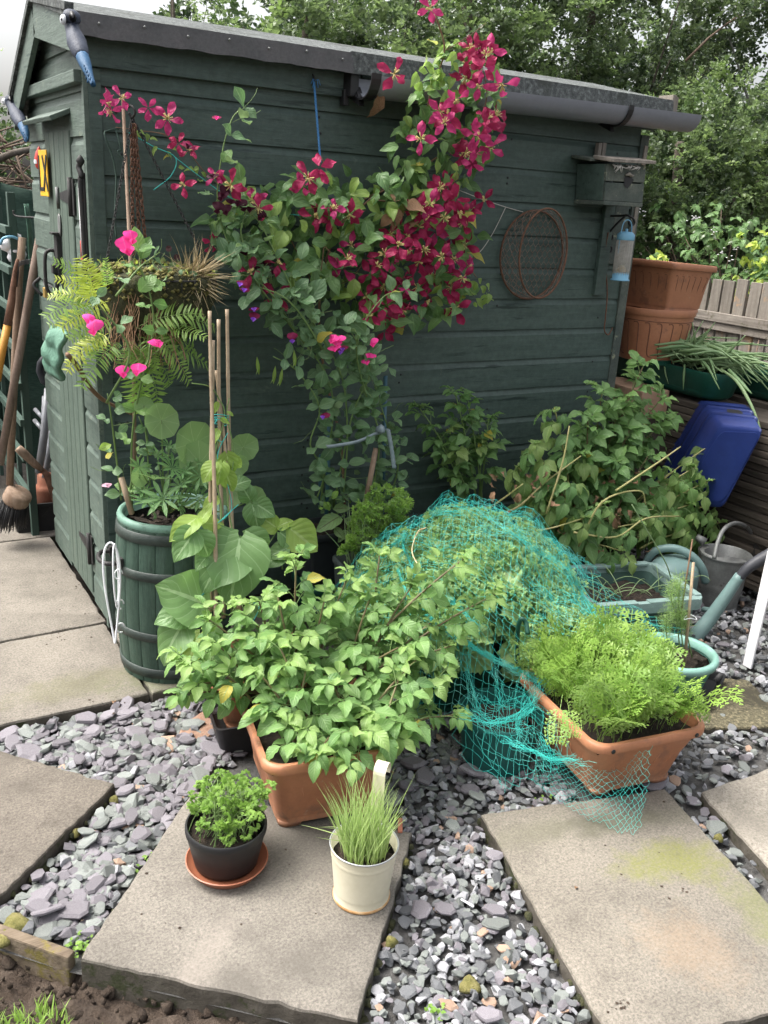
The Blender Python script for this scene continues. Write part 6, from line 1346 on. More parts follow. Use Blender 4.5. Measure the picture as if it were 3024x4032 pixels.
potato('tall dark green potato plant growing beside the blue crate', (2.62, 2.60, .19), [(1390, 790, 2.60), (1300, 850, 2.58), (1340, 870, 2.58), (1430, 860, 2.6), (1270, 905, 2.52), (1440, 905, 2.62), (1360, 930, 2.52), (1400, 985, 2.5), (1330, 1000, 2.45), (1250, 985, 2.5)], GB, (l_potdk, l_pot, l_potdk), seed=6, lmax=.082, big=1.2)
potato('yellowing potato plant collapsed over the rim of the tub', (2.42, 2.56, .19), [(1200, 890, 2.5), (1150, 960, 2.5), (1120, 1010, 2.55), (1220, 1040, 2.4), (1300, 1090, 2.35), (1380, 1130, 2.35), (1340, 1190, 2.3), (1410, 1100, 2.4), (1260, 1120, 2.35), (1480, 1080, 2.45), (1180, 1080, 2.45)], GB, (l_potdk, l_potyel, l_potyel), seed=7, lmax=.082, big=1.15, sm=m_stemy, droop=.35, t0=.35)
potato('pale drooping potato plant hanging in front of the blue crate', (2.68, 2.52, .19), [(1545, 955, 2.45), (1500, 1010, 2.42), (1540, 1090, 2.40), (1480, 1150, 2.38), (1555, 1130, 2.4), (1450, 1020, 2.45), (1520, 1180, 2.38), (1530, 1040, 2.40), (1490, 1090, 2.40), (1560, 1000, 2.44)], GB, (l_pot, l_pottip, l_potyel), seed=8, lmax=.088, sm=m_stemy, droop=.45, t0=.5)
potato('sparse leggy potato plant against the shed boards', (2.21, 2.80, .20), [(985, 855, 2.82), (1055, 905, 2.82), (905, 880, 2.84), (955, 965, 2.80), (1040, 960, 2.82), (985, 1035, 2.78), (1010, 860, 2.83)], GB, (l_potdk, l_pot, l_potyel), seed=9, lmax=.072, sm=m_stem, t0=.5, spread=.015)
pb2 = roundpot('pot', 'dark pot of the leggy potato plant by the wall', 'pot', (2.21, 2.81, -.03), .11, .14, .24, m_blackdull)
# fallen yellow haulms and withered leaves
mb = MB(); hs_ = thing('potato_haulm', 'fallen yellow potato stems with withered brown leaves over the tub', 'potato stems', (2.4, 2.4, .25))
for P in ([(1020, 1120, 2.6), (1110, 1100, 2.5), (1180, 1040, 2.45), (1255, 985, 2.4)], [(1010, 1130, 2.6), (1090, 1075, 2.5), (1130, 1045, 2.45)], [(1180, 1110, 2.4), (1215, 1000, 2.4), (1230, 920, 2.42)], [(1250, 1180, 2.35), (1300, 1085, 2.3), (1380, 1060, 2.3), (1395, 1090, 2.3)], [(1330, 1060, 2.3), (1420, 1000, 2.3), (1470, 965, 2.35)], [(1060, 1120, 2.55), (1160, 1145, 2.4), (1260, 1120, 2.35)], [(1240, 1150, 2.33), (1330, 1160, 2.3), (1395, 1120, 2.3), (1470, 1115, 2.35)]):
    stemtube(hs_, 'stem', [dY(*p) for p in P], (.0045, .0026), m_stemy)
LV = Leaves(hs_, 'withered_leaf', 3)
for k in range(60):
    x, y = rs.uniform(1050, 1420), rs.uniform(1010, 1190); LV.add(leaf_t(.5, 5, 2, .7, 1.4, .14, seed=k % 5) if k < 5 else LV.it[k % 5][0], frame(dY(x, y, rs.uniform(2.32, 2.5)), rvec(rs)+Vector((0, 0, -.9)), rvec(rs), rs.uniform(.025, .05)), m_brown)
LV.finish()
for (x, y, Y), lb_ in zip(((1457, 1110, 2.55), (1480, 1145, 2.5)), ('small crimson flower glimpsed between the drooping potato stems', 'lower crimson flower close above the green watering can')):
    mb = MB(); p = dY(x, y, Y); mb.lathe([(.0002, -.012), (.018, -.008), (.020, .004), (.008, .014), (.0002, .014)], p, 10, wob=lambda a, z: .15*math.sin(3*a)); o = mb.build('red_flower', f_maroon); tag(o, lb_, 'flower', 'crimson flowers behind the potato plants')

# ---------------------------------------------------------------- beans on bamboo canes
bn = thing('bean_plant', 'climbing bean plant with large heart shaped leaves on bamboo canes', 'bean plant', (.975, 2.30, .14)); LV = Leaves(bn, 'leaf', 5)
for (x0, y0, Y0, x1, y1, Y1, k, m, w) in (
    (519, 1163, 2.30, 497, 1312, 2.20, 0, l_bean, 1.0), (512, 1165, 2.31, 424, 1272, 2.24, 1, l_bean, 1.0), (528, 1160, 2.32, 592, 1222, 2.30, 2, l_bean, 1.0),
    (443, 1305, 2.28, 350, 1262, 2.26, 0, l_bean, 1.15), (412, 1318, 2.27, 332, 1338, 2.26, 1, l_bean, .95), (398, 1345, 2.26, 328, 1440, 2.22, 2, l_bean, .8), (432, 1368, 2.22, 398, 1435, 2.18, 0, l_beany, .95), (452, 1345, 2.24, 478, 1392, 2.2, 1, l_bean, .9), (470, 1385, 2.2, 452, 1470, 2.16, 2, l_bean, .9), (505, 1400, 2.25, 560, 1450, 2.2, 0, l_bean, .9),
    (424, 1120, 2.33, 365, 1160, 2.29, 0, l_beany, .75), (422, 1150, 2.3, 372, 1208, 2.26, 1, l_bean, .9), (428, 1152, 2.3, 460, 1212, 2.26, 2, l_bean, .95), (440, 1130, 2.34, 490, 1130, 2.33, 0, l_beany, .8), (432, 1128, 2.34, 455, 1090, 2.34, 1, l_beany, .7),
    (545, 1090, 2.42, 562, 1148, 2.38, 1, l_bean, 1.0), (552, 1088, 2.42, 598, 1115, 2.38, 0, l_bean, 1.0), (540, 1080, 2.43, 520, 1040, 2.42, 2, l_bean, .9), (470, 1075, 2.4, 438, 1095, 2.38, 0, l_beany, .8), (505, 1050, 2.44, 545, 1030, 2.43, 1, l_bean, 1.0),
    (597, 1140, 2.40, 560, 1112, 2.40, 0, l_beany, .9), (600, 1138, 2.4, 632, 1120, 2.38, 1, l_beany, .9), (628, 1142, 2.38, 692, 1192, 2.32, 0, l_beany, 1.05), (605, 1150, 2.38, 645, 1182, 2.36, 1, l_bean, 1.0), (620, 1185, 2.36, 572, 1200, 2.36, 2, l_bean, .9), (610, 1205, 2.36, 560, 1215, 2.36, 0, l_bean, .8),
    (465, 1000, 2.38, 435, 1040, 2.36, 0, l_beany, .9), (490, 980, 2.4, 500, 1035, 2.38, 1, l_beany, .9), (498, 990, 2.4, 530, 1012, 2.38, 2, l_beany, .8), (480, 1000, 2.38, 470, 1050, 2.36, 0, l_beany, .8), (488, 1020, 2.38, 505, 1070, 2.36, 1, l_beany, .8), (470, 930, 2.4, 455, 962, 2.38, 2, l_beany, .6), (478, 905, 2.4, 500, 915, 2.39, 0, l_beany, .5), (470, 870, 2.42, 462, 895, 2.41, 1, l_beany, .5), (492, 890, 2.42, 508, 898, 2.41, 2, l_beany, .5), (445, 1205, 2.3, 420, 1230, 2.28, 1, l_bean, .8), (540, 1215, 2.34, 555, 1260, 2.3, 0, l_bean, .9), (470, 1250, 2.32, 440, 1275, 2.3, 1, l_bean, .8), (545, 1300, 2.3, 590, 1330, 2.26, 2, l_bean, .9)):
    imgleaf(x0, y0, Y0, x1, y1, Y1, T_heart[k], LV, m, .72, rs.uniform(-.25, .25), w)
LV.finish()
for P in ([(480, 1330, 2.3), (470, 1200, 2.32), (478, 1100, 2.36), (462, 1000, 2.4), (485, 900, 2.42), (472, 860, 2.43), (452, 835, 2.42), (415, 828, 2.40)], [(500, 1330, 2.3), (505, 1180, 2.33), (492, 1080, 2.37), (505, 980, 2.4), (490, 900, 2.42), (495, 860, 2.43)], [(500, 1330, 2.3), (540, 1240, 2.34), (600, 1145, 2.4)], [(490, 1280, 2.3), (445, 1175, 2.31), (424, 1125, 2.33)], [(495, 1330, 2.28), (440, 1310, 2.28)], [(610, 1230, 2.36), (600, 1150, 2.38)]):
    stemtube(bn, 'stem', [dY(*p) for p in P], (.0028, .0016), m_stem)
GC = 'bamboo canes tied together over the bean plant'
for i, (a, b) in enumerate((((466, 1330, 2.26), (455, 672, 2.46)), ((481, 1335, 2.33), (473, 690, 2.47)), ((508, 1335, 2.38), (489, 668, 2.48)), ((455, 1320, 2.36), (458, 735, 2.45)), ((520, 1320, 2.30), (466, 800, 2.46)))):
    cb = thing('bamboo_cane', ('tallest split bamboo cane leaning at the front', 'bamboo cane in the middle of the tied bundle', 'tallest upright bamboo cane of the tied bundle', 'short bamboo cane nearest the hanging basket', 'short bamboo cane ending below the twine')[i], 'bamboo cane', tuple(dY(*a)), 0, GC); A_, B_ = Vector((0, 0, 0)), dY(*b)-dY(*a); mb = MB(); Q = []; rr = []
    for k in range(41):
        t = k/40; Q.append(A_.lerp(B_, t)+Vector((.003*math.sin(t*5+i), 0, 0))); rr.append(.0062*(1-.2*t)*(1.13 if k % 8 == 0 else 1))
    mb.tube(Q, rr, 10); mb.build('cane', m_bamboo, cb)
tw = MB(); rs = np.random.RandomState(8)
cx = lambda x, y: dY(x, y, 2.40)
tw.tube([dY(474+20*math.cos(t), 897+6*math.sin(t)+t*.9, 2.44+.035*math.sin(t)) for t in [k*.35 for k in range(60)]], .0013, 5)
tw.tube(cat([dY(470, 905, 2.40), dY(458, 930, 2.40), dY(478, 955, 2.40), dY(492, 935, 2.4), dY(470, 985, 2.4), dY(490, 1040, 2.38), dY(500, 1100, 2.36), dY(470, 1130, 2.33), dY(515, 1090, 2.36)], 6), .0012, 5)
tw.tube(cat([dY(430, 1290, 2.28), dY(470, 1265, 2.3), dY(520, 1300, 2.3), dY(560, 1310, 2.28), dY(520, 1390, 2.25)], 6), .0012, 5)
o = tw.build('twine', m_teal); tag(o, 'teal twine wound round the bamboo canes', 'twine')

# ---------------------------------------------------------------- barrel plants
def climber(root, P, r, m, LV, T, lm, n, size, rs, tend=4, Yj=.02, name='stem'):
    pts = [dY(*p) for p in P]; stemtube(root, name, pts, r, m); Q = cat(pts, 8)
    for k in range(n):
        i = min(len(Q)-2, int((k+.5)/n*(len(Q)-1))); p = Q[i]; ax = (Q[i+1]-Q[i]).normalized(); a = rs.uniform(0, 6.28)
        s0 = (Vector((math.cos(a), -abs(math.sin(a))*.8, .3))).normalized(); e = p+s0*size*rs.uniform(.25, .6)
        for sg in (-1, 1):
            sd = ax.cross(s0).normalized()*sg; LV.add(T[rs.randint(len(T))], frame(e, s0*.5+sd+Vector((0, 0, .1)), Vector((-.1, -.6, .7))+rvec(rs)*.4, size*rs.uniform(.7, 1.2)), lm)
    return Q
def tendrils(root, pts, rs, m, L=.06, name='tendrils'):
    mb = MB()
    for p in pts:
        d = rvec(rs); d.y = -abs(d.y)*.5; Q = [Vector(p)-root.location]; 
        for k in range(14): d = (d+rvec(rs)*.28+Vector((0, 0, .05))).normalized(); Q.append(Q[-1]+d*L/10)
        mb.tube(Q, .0007, 4, cap=False)
    return tag(mb.build(name, m, root), kind='stuff')
def pea_flower(name, root, p, s, mstd, mwing, rs, face=None):
    """sweet pea: broad standard, two wings, keel"""
    t = [leaf_t(1.35, 5, 3, -.25, .9, .06, 3, base=.05, peak=.55, sharp=.6, seed=rs.randint(9), wave=.5)]; its = []
    n = ((CAMP-p).normalized()+rvec(rs)*.45).normalized(); up = Vector((rs.normal()*.25, 0, 1)); up = (up-n*up.dot(n)).normalized(); x = up.cross(n)
    loc = p-root.location
    its.append((t[0], frame(loc, up*.95+n*-.15, n, s), 0)); w = leaf_t(.8, 4, 2, .3, .5, .03)
    for sg in (-1, 1): its.append((w, frame(loc+n*s*.10, up*.25+x*sg*.35+n*.75, x*-sg+n*.3, s*.58), 1))
    its.append((w, frame(loc+n*s*.08, n*.7-up*.35, up, s*.40), 1))
    o = obj(name, joinT(name, its, [mstd, mwing], rs), root); return o
rs = np.random.RandomState(31)
sp1 = thing('sweet_pea', 'pink flowered sweet pea climbing from the green barrel to the hanging basket', 'sweet pea', (.82, 2.66, .50)); LV = Leaves(sp1, 'leaf', 6); tq = []
for P, n in (([(262, 1080, 2.62), (250, 980, 2.60), (240, 900, 2.56), (232, 850, 2.55)], 7), ([(285, 1090, 2.66), (285, 950, 2.64), (300, 850, 2.6), (330, 720, 2.56), (325, 640, 2.55), (305, 580, 2.55), (300, 520, 2.56)], 9), ([(275, 1085, 2.63), (295, 1000, 2.62), (320, 960, 2.61), (300, 900, 2.6)], 5), ([(230, 870, 2.55), (280, 760, 2.5), (215, 660, 2.5), (200, 640, 2.5)], 3), ([(325, 740, 2.55), (318, 785, 2.55), (290, 800, 2.54)], 0), ([(250, 640, 2.52), (300, 580, 2.54), (345, 545, 2.56)], 2)):
    Q = climber(sp1, P, (.0035, .0018), m_stem, LV, T_oval, l_pea if n != 9 else l_pot, n, .042, rs); tq += [Q[int(rs.uniform(0, len(Q)-1))] for _ in range(4)]
imgleaf(300, 630, 2.54, 338, 590, 2.54, T_oval[0], LV, l_pot); imgleaf(330, 655, 2.54, 366, 660, 2.54, T_oval[1], LV, l_pot); imgleaf(305, 560, 2.55, 322, 510, 2.54, T_oval[2], LV, l_pot); imgleaf(300, 545, 2.55, 290, 490, 2.54, T_oval[2], LV, l_pot); imgleaf(240, 960, 2.58, 214, 968, 2.57, T_oval[0], LV, l_beany)
LV.finish(); tendrils(sp1, tq, rs, m_stem)
for x, y, s in ((272, 540, .037), (284, 520, .030), (205, 716, .036), (190, 695, .026), (341, 748, .033), (297, 806, .034), (266, 810, .030), (278, 548, .03)): pea_flower('flower', sp1, dY(x, y, 2.51), s, f_pink, f_pink, rs)
pea_flower('faded_flower', sp1, dY(233, 1052, 2.55), .022, f_bud, f_bud, rs)
nas = thing('nasturtium', 'nasturtium with big round leaves growing in the green barrel', 'nasturtium', (.90, 2.66, .50)); LV = Leaves(nas, 'leaf', 7)
for (x, y, r, Y, bx) in ((311, 876, 19, 2.60, 330), (349, 908, 36, 2.57, 355), (420, 958, 46, 2.55, 380), (432, 1000, 44, 2.52, 390), (526, 966, 31, 2.54, 410), (505, 1060, 32, 2.50, 400), (300, 1030, 20, 2.58, 330), (515, 1005, 22, 2.52, 410), (552, 1075, 24, 2.49, 410)):
    p = dY(x, y, Y); rr = r/ (3550/K)*1.02*(p-CAMP).length*1.02; nrm = ((CAMP-p).normalized()*.75+Vector((rs.normal()*.12, 0, .55))).normalized(); LV.add(T_disc[rs.randint(3)], frame(p, Vector((rs.normal()*.3, 0, 1)), nrm, rr), l_nast)
    stemtube(nas, 'stem', [dY(bx, 1095, 2.64), dY((bx+x)/2, (1095+y)/2+20, 2.6), p], (.0026, .002), m_stem)
LV.finish()
lup = thing('lupin', 'lupin with fingered dark green leaves growing in the green barrel', 'lupin', (.84, 2.64, .50)); LV = Leaves(lup, 'leaf', 8)
for (x, y, r, Y) in ((372, 1012, 38, 2.54), (412, 980, 34, 2.57), (333, 1036, 40, 2.54), (352, 1078, 44, 2.50), (390, 1052, 36, 2.51), (433, 1030, 36, 2.50), (300, 1010, 26, 2.58), (340, 985, 30, 2.60), (430, 1075, 34, 2.50), (385, 1090, 34, 2.49), (318, 1085, 34, 2.52), (395, 1020, 30, 2.53), (445, 1000, 26, 2.52), (365, 965, 26, 2.6), (310, 1062, 24, 2.56), (420, 1050, 30, 2.53)):
    p = dY(x, y, Y); rr = 1.22*r/(3550/K)*(p-CAMP).length; nrm = ((CAMP-p).normalized()*.7+Vector((rs.normal()*.25, rs.normal()*.2, .7))).normalized(); LV.add(T_lup[rs.randint(3)], frame(p, Vector((rs.normal(), rs.normal(), .3)), nrm, rr), l_lup); stemtube(lup, 'stem', [dY(360, 1110, 2.62), dY((360+x)/2, (1110+y)/2, 2.58), p], (.0022, .0015), m_stem, 4)
for k in range(60): x, y = rs.uniform(290, 450), rs.uniform(960, 1110); LV.add(T_oval[rs.randint(3)], frame(dY(x, y, rs.uniform(2.58, 2.68)), rvec(rs, .4), rvec(rs, .8), rs.uniform(.02, .045)), l_pea)
LV.finish()
bp1 = thing('bamboo_pole', 'long thin bamboo pole standing in the green barrel', 'bamboo pole', tuple(dY(292, 1080, 2.66))); mb = MB(); mb.tube([(0, 0, 0), dY(288, 700, 2.74)-bp1.location, dY(265, 205, 2.84)-bp1.location], [.006, .0055, .0045], 10); mb.build('cane', m_handle, bp1)
mb = MB(); q0, q1 = dY(285, 1110, 2.56), dY(262, 1032, 2.56); mb.tube([q0, q1], .009, 4); o = mb.build('stake', m_bamboo); tag(o, 'pale square wooden stake in the barrel', 'stake')
# ---------------------------------------------------------------- hanging basket
rs = np.random.RandomState(41)
HC = Vector((.845, 2.765, 1.245)); HR = .182
hb = thing('hanging_basket', 'mossy hanging basket with wire rim on rusty chains', 'hanging basket', tuple(HC)); 
mb = MB(); pr = [(.0002, -.20), (.07, -.195), (.12, -.165), (.155, -.11), (.172, -.05), (.180, -.01), (.176, .008), (.150, .020), (.08, .030), (.0002, .034)]
mb.lathe(pr, n=44, wob=lambda a, z: .05*math.sin(5*a+z*30)+.04*math.sin(11*a-z*55)+.03*math.sin(23*a+z*90)); mb.v = [(x+rs.uniform(-.004, .004), y+rs.uniform(-.004, .004), z+rs.uniform(-.006, .006)) for x, y, z in mb.v]; mb.build('moss_bowl', m_mossd, hb)
mb = MB()
for k in range(1500):
    a = rs.uniform(0, 6.28); r = HR*rs.uniform(.5, 1.04); z = rs.uniform(-.008, .034)-(.05*rs.uniform() if r > HR*.90 else 0); s = rs.uniform(.003, .010); c = Vector((r*math.cos(a), r*math.sin(a), z))
    P = [Vector(v)*s*rs.uniform(.7, 1.3)+c for v in ((1, 0, 0), (-1, 0, 0), (0, 1, 0), (0, -1, 0), (0, 0, .8), (0, 0, -.8))]; mb.add(P, [(0, 2, 4), (2, 1, 4), (1, 3, 4), (3, 0, 4), (2, 0, 5), (1, 2, 5), (3, 1, 5), (0, 3, 5)])
tag(mb.build('moss', m_moss, hb), kind='stuff')
mb = MB(); mb.tube([(HR*math.cos(t), HR*math.sin(t), .004) for t in [2*math.pi*k/60 for k in range(61)]], .0026, 7, cap=False)
mb.build('rim_wire', m_iron, hb); mb = MB()
for k in range(26): a = 2*math.pi*k/26; mb.tube([(HR*1.01*math.cos(a), HR*1.01*math.sin(a), .004), (HR*1.02*math.cos(a), HR*1.02*math.sin(a), -.028)], .0018, 5)
tag(mb.build('rim_ties', m_iron, hb), kind='stuff')
mb = MB()  # hanging brown roots
for k in range(90):
    a = rs.uniform(-2.6, -1.4); r = rs.uniform(.10, .19); p = Vector((r*math.cos(a)-.02, r*math.sin(a), rs.uniform(-.12, -.03))); Q = [p]; d = Vector((rs.normal()*.2, -.3, -1))
    for i in range(7): d = (d+rvec(rs)*.4+Vector((0, 0, -.15))).normalized(); Q.append(Q[-1]+d*.022)
    mb.tube(Q, .0011, 4, cap=False)
tag(mb.build('roots', m_brown, hb), kind='stuff')
hook = onY(520, 462, 2.80)-HC
def chain(a, b, name, m, link=.013, r=.0013, dbl=1):
    mb = MB(); d = (b-a); n = int(d.length/link/.78); d.normalize(); s1 = d.orthogonal().normalized(); s2 = d.cross(s1)
    for k in range(n):
        c = a.lerp(b, (k+.5)/n)+Vector((0, 0, 0)); s = s1 if k % 2 else s2
        mb.tube([c+d*(link*.62*math.cos(t))+s*(link*.30*math.sin(t)) for t in [2*math.pi*j/8 for j in range(9)]], r, 4, cap=False)
    return tag(mb.build(name, m, hb), None)
for a in (-2.75, -.55, 1.5): chain(hook, Vector((HR*math.cos(a), HR*math.sin(a), .006)), 'chain', m_iron)
for j, (dx, L) in enumerate(((-.006, .36), (.006, .40), (.014, .33))): chain(hook+Vector((dx*.3, -.004*j, -.02)), hook+Vector((dx*1.8, -.006*j, -.02-L)), 'spare_chain', m_rust, .017, .0022)
mb = MB(); mb.tube(cat([hook+Vector((-.004, .16, .02)), hook+Vector((0, .05, .028)), hook+Vector((0, .0, .03)), hook+Vector((.006, -.012, .014)), hook+Vector((0, 0, 0)), hook+Vector((-.008, .004, .012))], 6), .0035, 8); mb.build('hook', m_iron, hb)
gt = thing('bracket', 'thin green wire bracket bent down beside the hanging chains', 'bracket', (.75, 2.96, 1.55)); mb = MB(); mb.tube(cat([onY(*p)-gt.location for p in ((470, 505, 2.95), (425, 515, 2.9), (412, 530, 2.88), (440, 610, 2.88), (457, 700, 2.88), (452, 850, 2.88), (458, 940, 2.88))], 6), .0026, 7); mb.build('rod', m_trellis, gt); mb = MB(); mb.tube(cat([onY(*p)-gt.location for p in ((455, 510, 2.93), (470, 560, 2.9), (475, 590, 2.9), (465, 600, 2.9), (510, 660, 2.89), (520, 720, 2.89), (505, 770, 2.89))], 6), .0026, 7); mb.build('rod', m_trellis, gt)
fr_ = thing('fern', 'fern with arching fronds growing out of the hanging basket', 'fern', tuple(HC)); LV = Leaves(fr_, 'frond', 9)
FR = [(205, 645, 105, 650), (195, 660, 108, 680), (195, 685, 108, 705), (205, 625, 118, 575), (215, 640, 120, 612), (215, 655, 112, 640), (235, 650, 140, 720), (235, 720, 148, 800), (225, 735, 140, 775), (250, 745, 180, 832), (240, 690, 160, 745), (220, 700, 150, 730),
      (300, 705, 432, 682), (310, 718, 452, 757), (300, 728, 442, 800), (312, 735, 385, 850), (300, 745, 352, 868), (290, 752, 322, 905), (285, 742, 312, 850), (330, 720, 405, 830), (320, 692, 398, 672), (345, 690, 470, 700), (335, 700, 400, 720), (290, 735, 262, 800), (310, 730, 340, 800), (260, 740, 240, 770), (228, 620, 236, 570), (300, 740, 290, 880), (225, 720, 195, 770), (340, 712, 440, 740)]
for i, (x0, y0, x1, y1) in enumerate(FR):
    a = dY(x0, y0, 2.60+rs.uniform(-.02, .05)); b = dY(x1, y1, 2.56+rs.uniform(-.06, .08)); d = b-a; n = Vector((0, -.55, .8))+(CAMP-a).normalized()*.3+rvec(rs)*.25
    LV.add(T_fern[rs.randint(3)], frame(a, d+Vector((0, 0, .15*d.length)), n, d.length*1.06), l_ferny if (x1 < 165 and i < 9 and rs.uniform() < .6) else l_fern)
for x0, y0, x1, y1 in ((205, 650, 178, 560), (200, 640, 192, 565)): a, b = dY(x0, y0, 2.58), dY(x1, y1, 2.56); LV.add(T_fern[1], frame(a, b-a, (CAMP-a).normalized()+Vector((.2, 0, 0)), (b-a).length*1.1, (b-a).length*1.7), l_ferny)
LV.finish()
dg = thing('grass_tuft', 'tuft of dry straw coloured grass on the basket rim', 'grass tuft', tuple(dY(415, 600, 2.66))); its = []
for k in range(360):
    d = Vector((rs.normal()*.7+.30, rs.normal()*.5-.3, rs.uniform(-1.0, 1.2))); L = rs.uniform(.05, .145); its.append((T_blade, frame(Vector((rs.normal()*.012, rs.normal()*.012, rs.normal()*.008)), d, rvec(rs, .5), L, L*.62), 0))
tag(obj('blades', joinT('blades', its, [m_straw, l_grass], rs), dg), kind='stuff')
its = []
for k in range(260):
    a = rs.uniform(0, 6.28); r = HR*rs.uniform(.2, 1.0); L = rs.uniform(.012, .03); its.append(((T_oval[0] if k % 3 else T_blade), frame(HC+Vector((r*math.cos(a), r*math.sin(a), .02)), rvec(rs, .9), rvec(rs, .5), L*(1 if k % 3 else 2.2)), 0 if k % 2 else 1))
o = obj('basket_weeds', joinT('basket_weeds', its, [l_pea, l_ferny], rs)); tag(o, kind='stuff')
for (x, y, Y, lb) in ((365, 537, 2.72, 'tiny dark viola flower above the mossy basket'), (382, 556, 2.74, 'second dark viola flower lower down beside its stem')):
    t = thing('viola', lb, 'flower', tuple(dY(x, y, Y))); its = [(T_disc[0], frame((0, 0, 0), rvec(rs), (CAMP-t.location).normalized(), .0095), 0)]; obj('flower', joinT('flower', its, [f_dark], rs), t); stemtube(t, 'stem', [dY(x+3, 590, 2.74), dY(x+6, 570, 2.73), dY(x, y+4, Y)], (.0012, .001), m_stem)
bag = thing('gauze_bag', 'crumpled green gauze bag hanging below the ferns', 'bag', tuple(onX(230, 1410, .60))); mb = MB(); V = []; n = 14
A4 = [onX(205, 1290, .60), onX(262, 1310, .56), onX(250, 1490, .58), onX(198, 1455, .61)]
for j in range(n+1):
    for i in range(n+1):
        u, v = i/n, j/n; p = A4[0].lerp(A4[1], u).lerp(A4[3].lerp(A4[2], u), v); b_ = .03*math.sin(math.pi*u)*math.sin(math.pi*v)**.5; V.append(p+Vector((-b_+.006*math.sin(9*u+4*v)+.005*math.sin(15*v-6*u), -b_*.6, .006*math.sin(11*u)))-bag.location)
mb.add(V, [(j*(n+1)+i, j*(n+1)+i+1, (j+1)*(n+1)+i+1, (j+1)*(n+1)+i) for j in range(n) for i in range(n)]); o = mb.build('gauze', m_bag, bag); md = o.modifiers.new('s', 'SOLIDIFY'); md.thickness = .012
o = MB().tube(cat([onY(265, 1395, 2.55), onY(310, 1450, 2.62), onY(350, 1520, 2.68), onY(400, 1570, 2.72), onY(455, 1600, 2.74), onY(520, 1630, 2.75)], 6), [.0065]*20+[.005]*11, 8).build('branch', m_vine); tag(o, 'bare woody stem arching under the basket across the shed corner', 'stem')

# ---------------------------------------------------------------- clematis on the wall
cl = thing('clematis', 'large clematis covered in wine red flowers over shed wall and gutter', 'clematis', (1.72, 2.86, .18)); LV = Leaves(cl, 'leaf', 10); rs = np.random.RandomState(51)
main = [(445, 425), (560, 400), (640, 375), (730, 380), (880, 365), (1000, 425), (1040, 520), (1030, 620), (960, 690), (840, 725), (770, 690), (700, 640), (600, 600), (520, 530), (450, 480)]
col = [(830, 330), (850, 260), (920, 170), (985, 95), (1050, 110), (1085, 200), (1075, 310), (1010, 400), (960, 440), (840, 430)]
def scat(poly, n, Y0, Y1, s0, s1, mats, dens=None):
    for x, y in polypts(poly, n, rs):
        Y = rs.uniform(Y0, Y1); p = dY(x, y, Y)
        if p.z > 1.86 and Y > 2.80: p = dY(x, y, 2.72)
        d = Vector((rs.normal()*.9, rs.normal()*.4-.1, -.35+rs.normal()*.5)); nn = Vector((rs.normal()*.35-.1, -.75, .75+rs.normal()*.3)); s = rs.uniform(s0, s1); LV.add(T_clem[rs.randint(3)], frame(p, d, nn, s), mats[0] if rs.uniform() > .3*(2.95-Y)/.3 else mats[1])
scat(main, 520, 2.70, 2.93, .045, .085, (l_clem, l_clemy)); scat(col, 250, 2.70, 2.88, .038, .070, (l_clem, l_clemy))
scat([(890, 150), (960, 70), (1000, 100), (960, 190), (905, 200)], 26, 2.68, 2.74, .03, .055, (l_clemy, l_clemy)); scat([(250, 285), (300, 270), (420, 340), (460, 420), (400, 380), (320, 300)], 16, 2.82, 2.90, .022, .04, (l_clemy, l_clemy)); scat([(980, 600), (1060, 595), (1065, 660), (1000, 650)], 18, 2.72, 2.8, .03, .05, (l_clemy, l_clemy))
for k in range(14): x, y = polypts([(820, 390), (920, 400), (900, 470), (840, 470)], 1, rs)[0]; LV.add(T_clem[k % 3], frame(dY(x, y, 2.72), rvec(rs)+Vector((0, 0, -.7)), Vector((rs.normal()*.4, -1, .5)), rs.uniform(.06, .09)), m_brown if k % 3 == 0 else l_clemy)
LV.finish(300)
def clem_t(seed, n=4, open_=.25):
    r2 = np.random.RandomState(seed); P = leaf_t(.50, 7, 3, .18, .5, .05, 4, peak=.60, sharp=.75, seed=seed, wave=.7); Vs = []; Fs = []; Us = []; o = 0
    for k in range(n):
        a = 2*math.pi*k/n+r2.uniform(-.2, .2); el = open_+r2.uniform(-.2, .25); M = np.array(frame((.08*math.cos(a), .08*math.sin(a), 0), (math.cos(a), math.sin(a), el), (-math.cos(a)*el, -math.sin(a)*el, 1), r2.uniform(.85, 1.05)))
        Vs.append(P[0] @ M[:3, :3].T+M[:3, 3]); Fs.append(P[1]+o); Us.append(P[2]); o += len(P[0])
    return np.vstack(Vs), np.vstack(Fs), np.vstack(Us)
CT = [clem_t(i, 4 if i < 4 else 5, (.12, .3, -.1, .2, .1, .3)[i]) for i in range(6)]; CM = [[tmesh('flower', t, m) for t in CT] for m in (f_clem, f_clemp)]
def stam(seed):
    r2 = np.random.RandomState(seed); mb = MB()
    for k in range(20): a = r2.uniform(0, 6.28); q = r2.uniform(.05, .22); mb.tube([(.02*math.cos(a), .02*math.sin(a), 0), (q*.6*math.cos(a), q*.6*math.sin(a), .14), (q*1.6*math.cos(a), q*1.6*math.sin(a), .26)], [.014, .014, .022], 4)
    return mb.mesh('stamens', m_stamen)
SM_ = [stam(i) for i in range(3)]
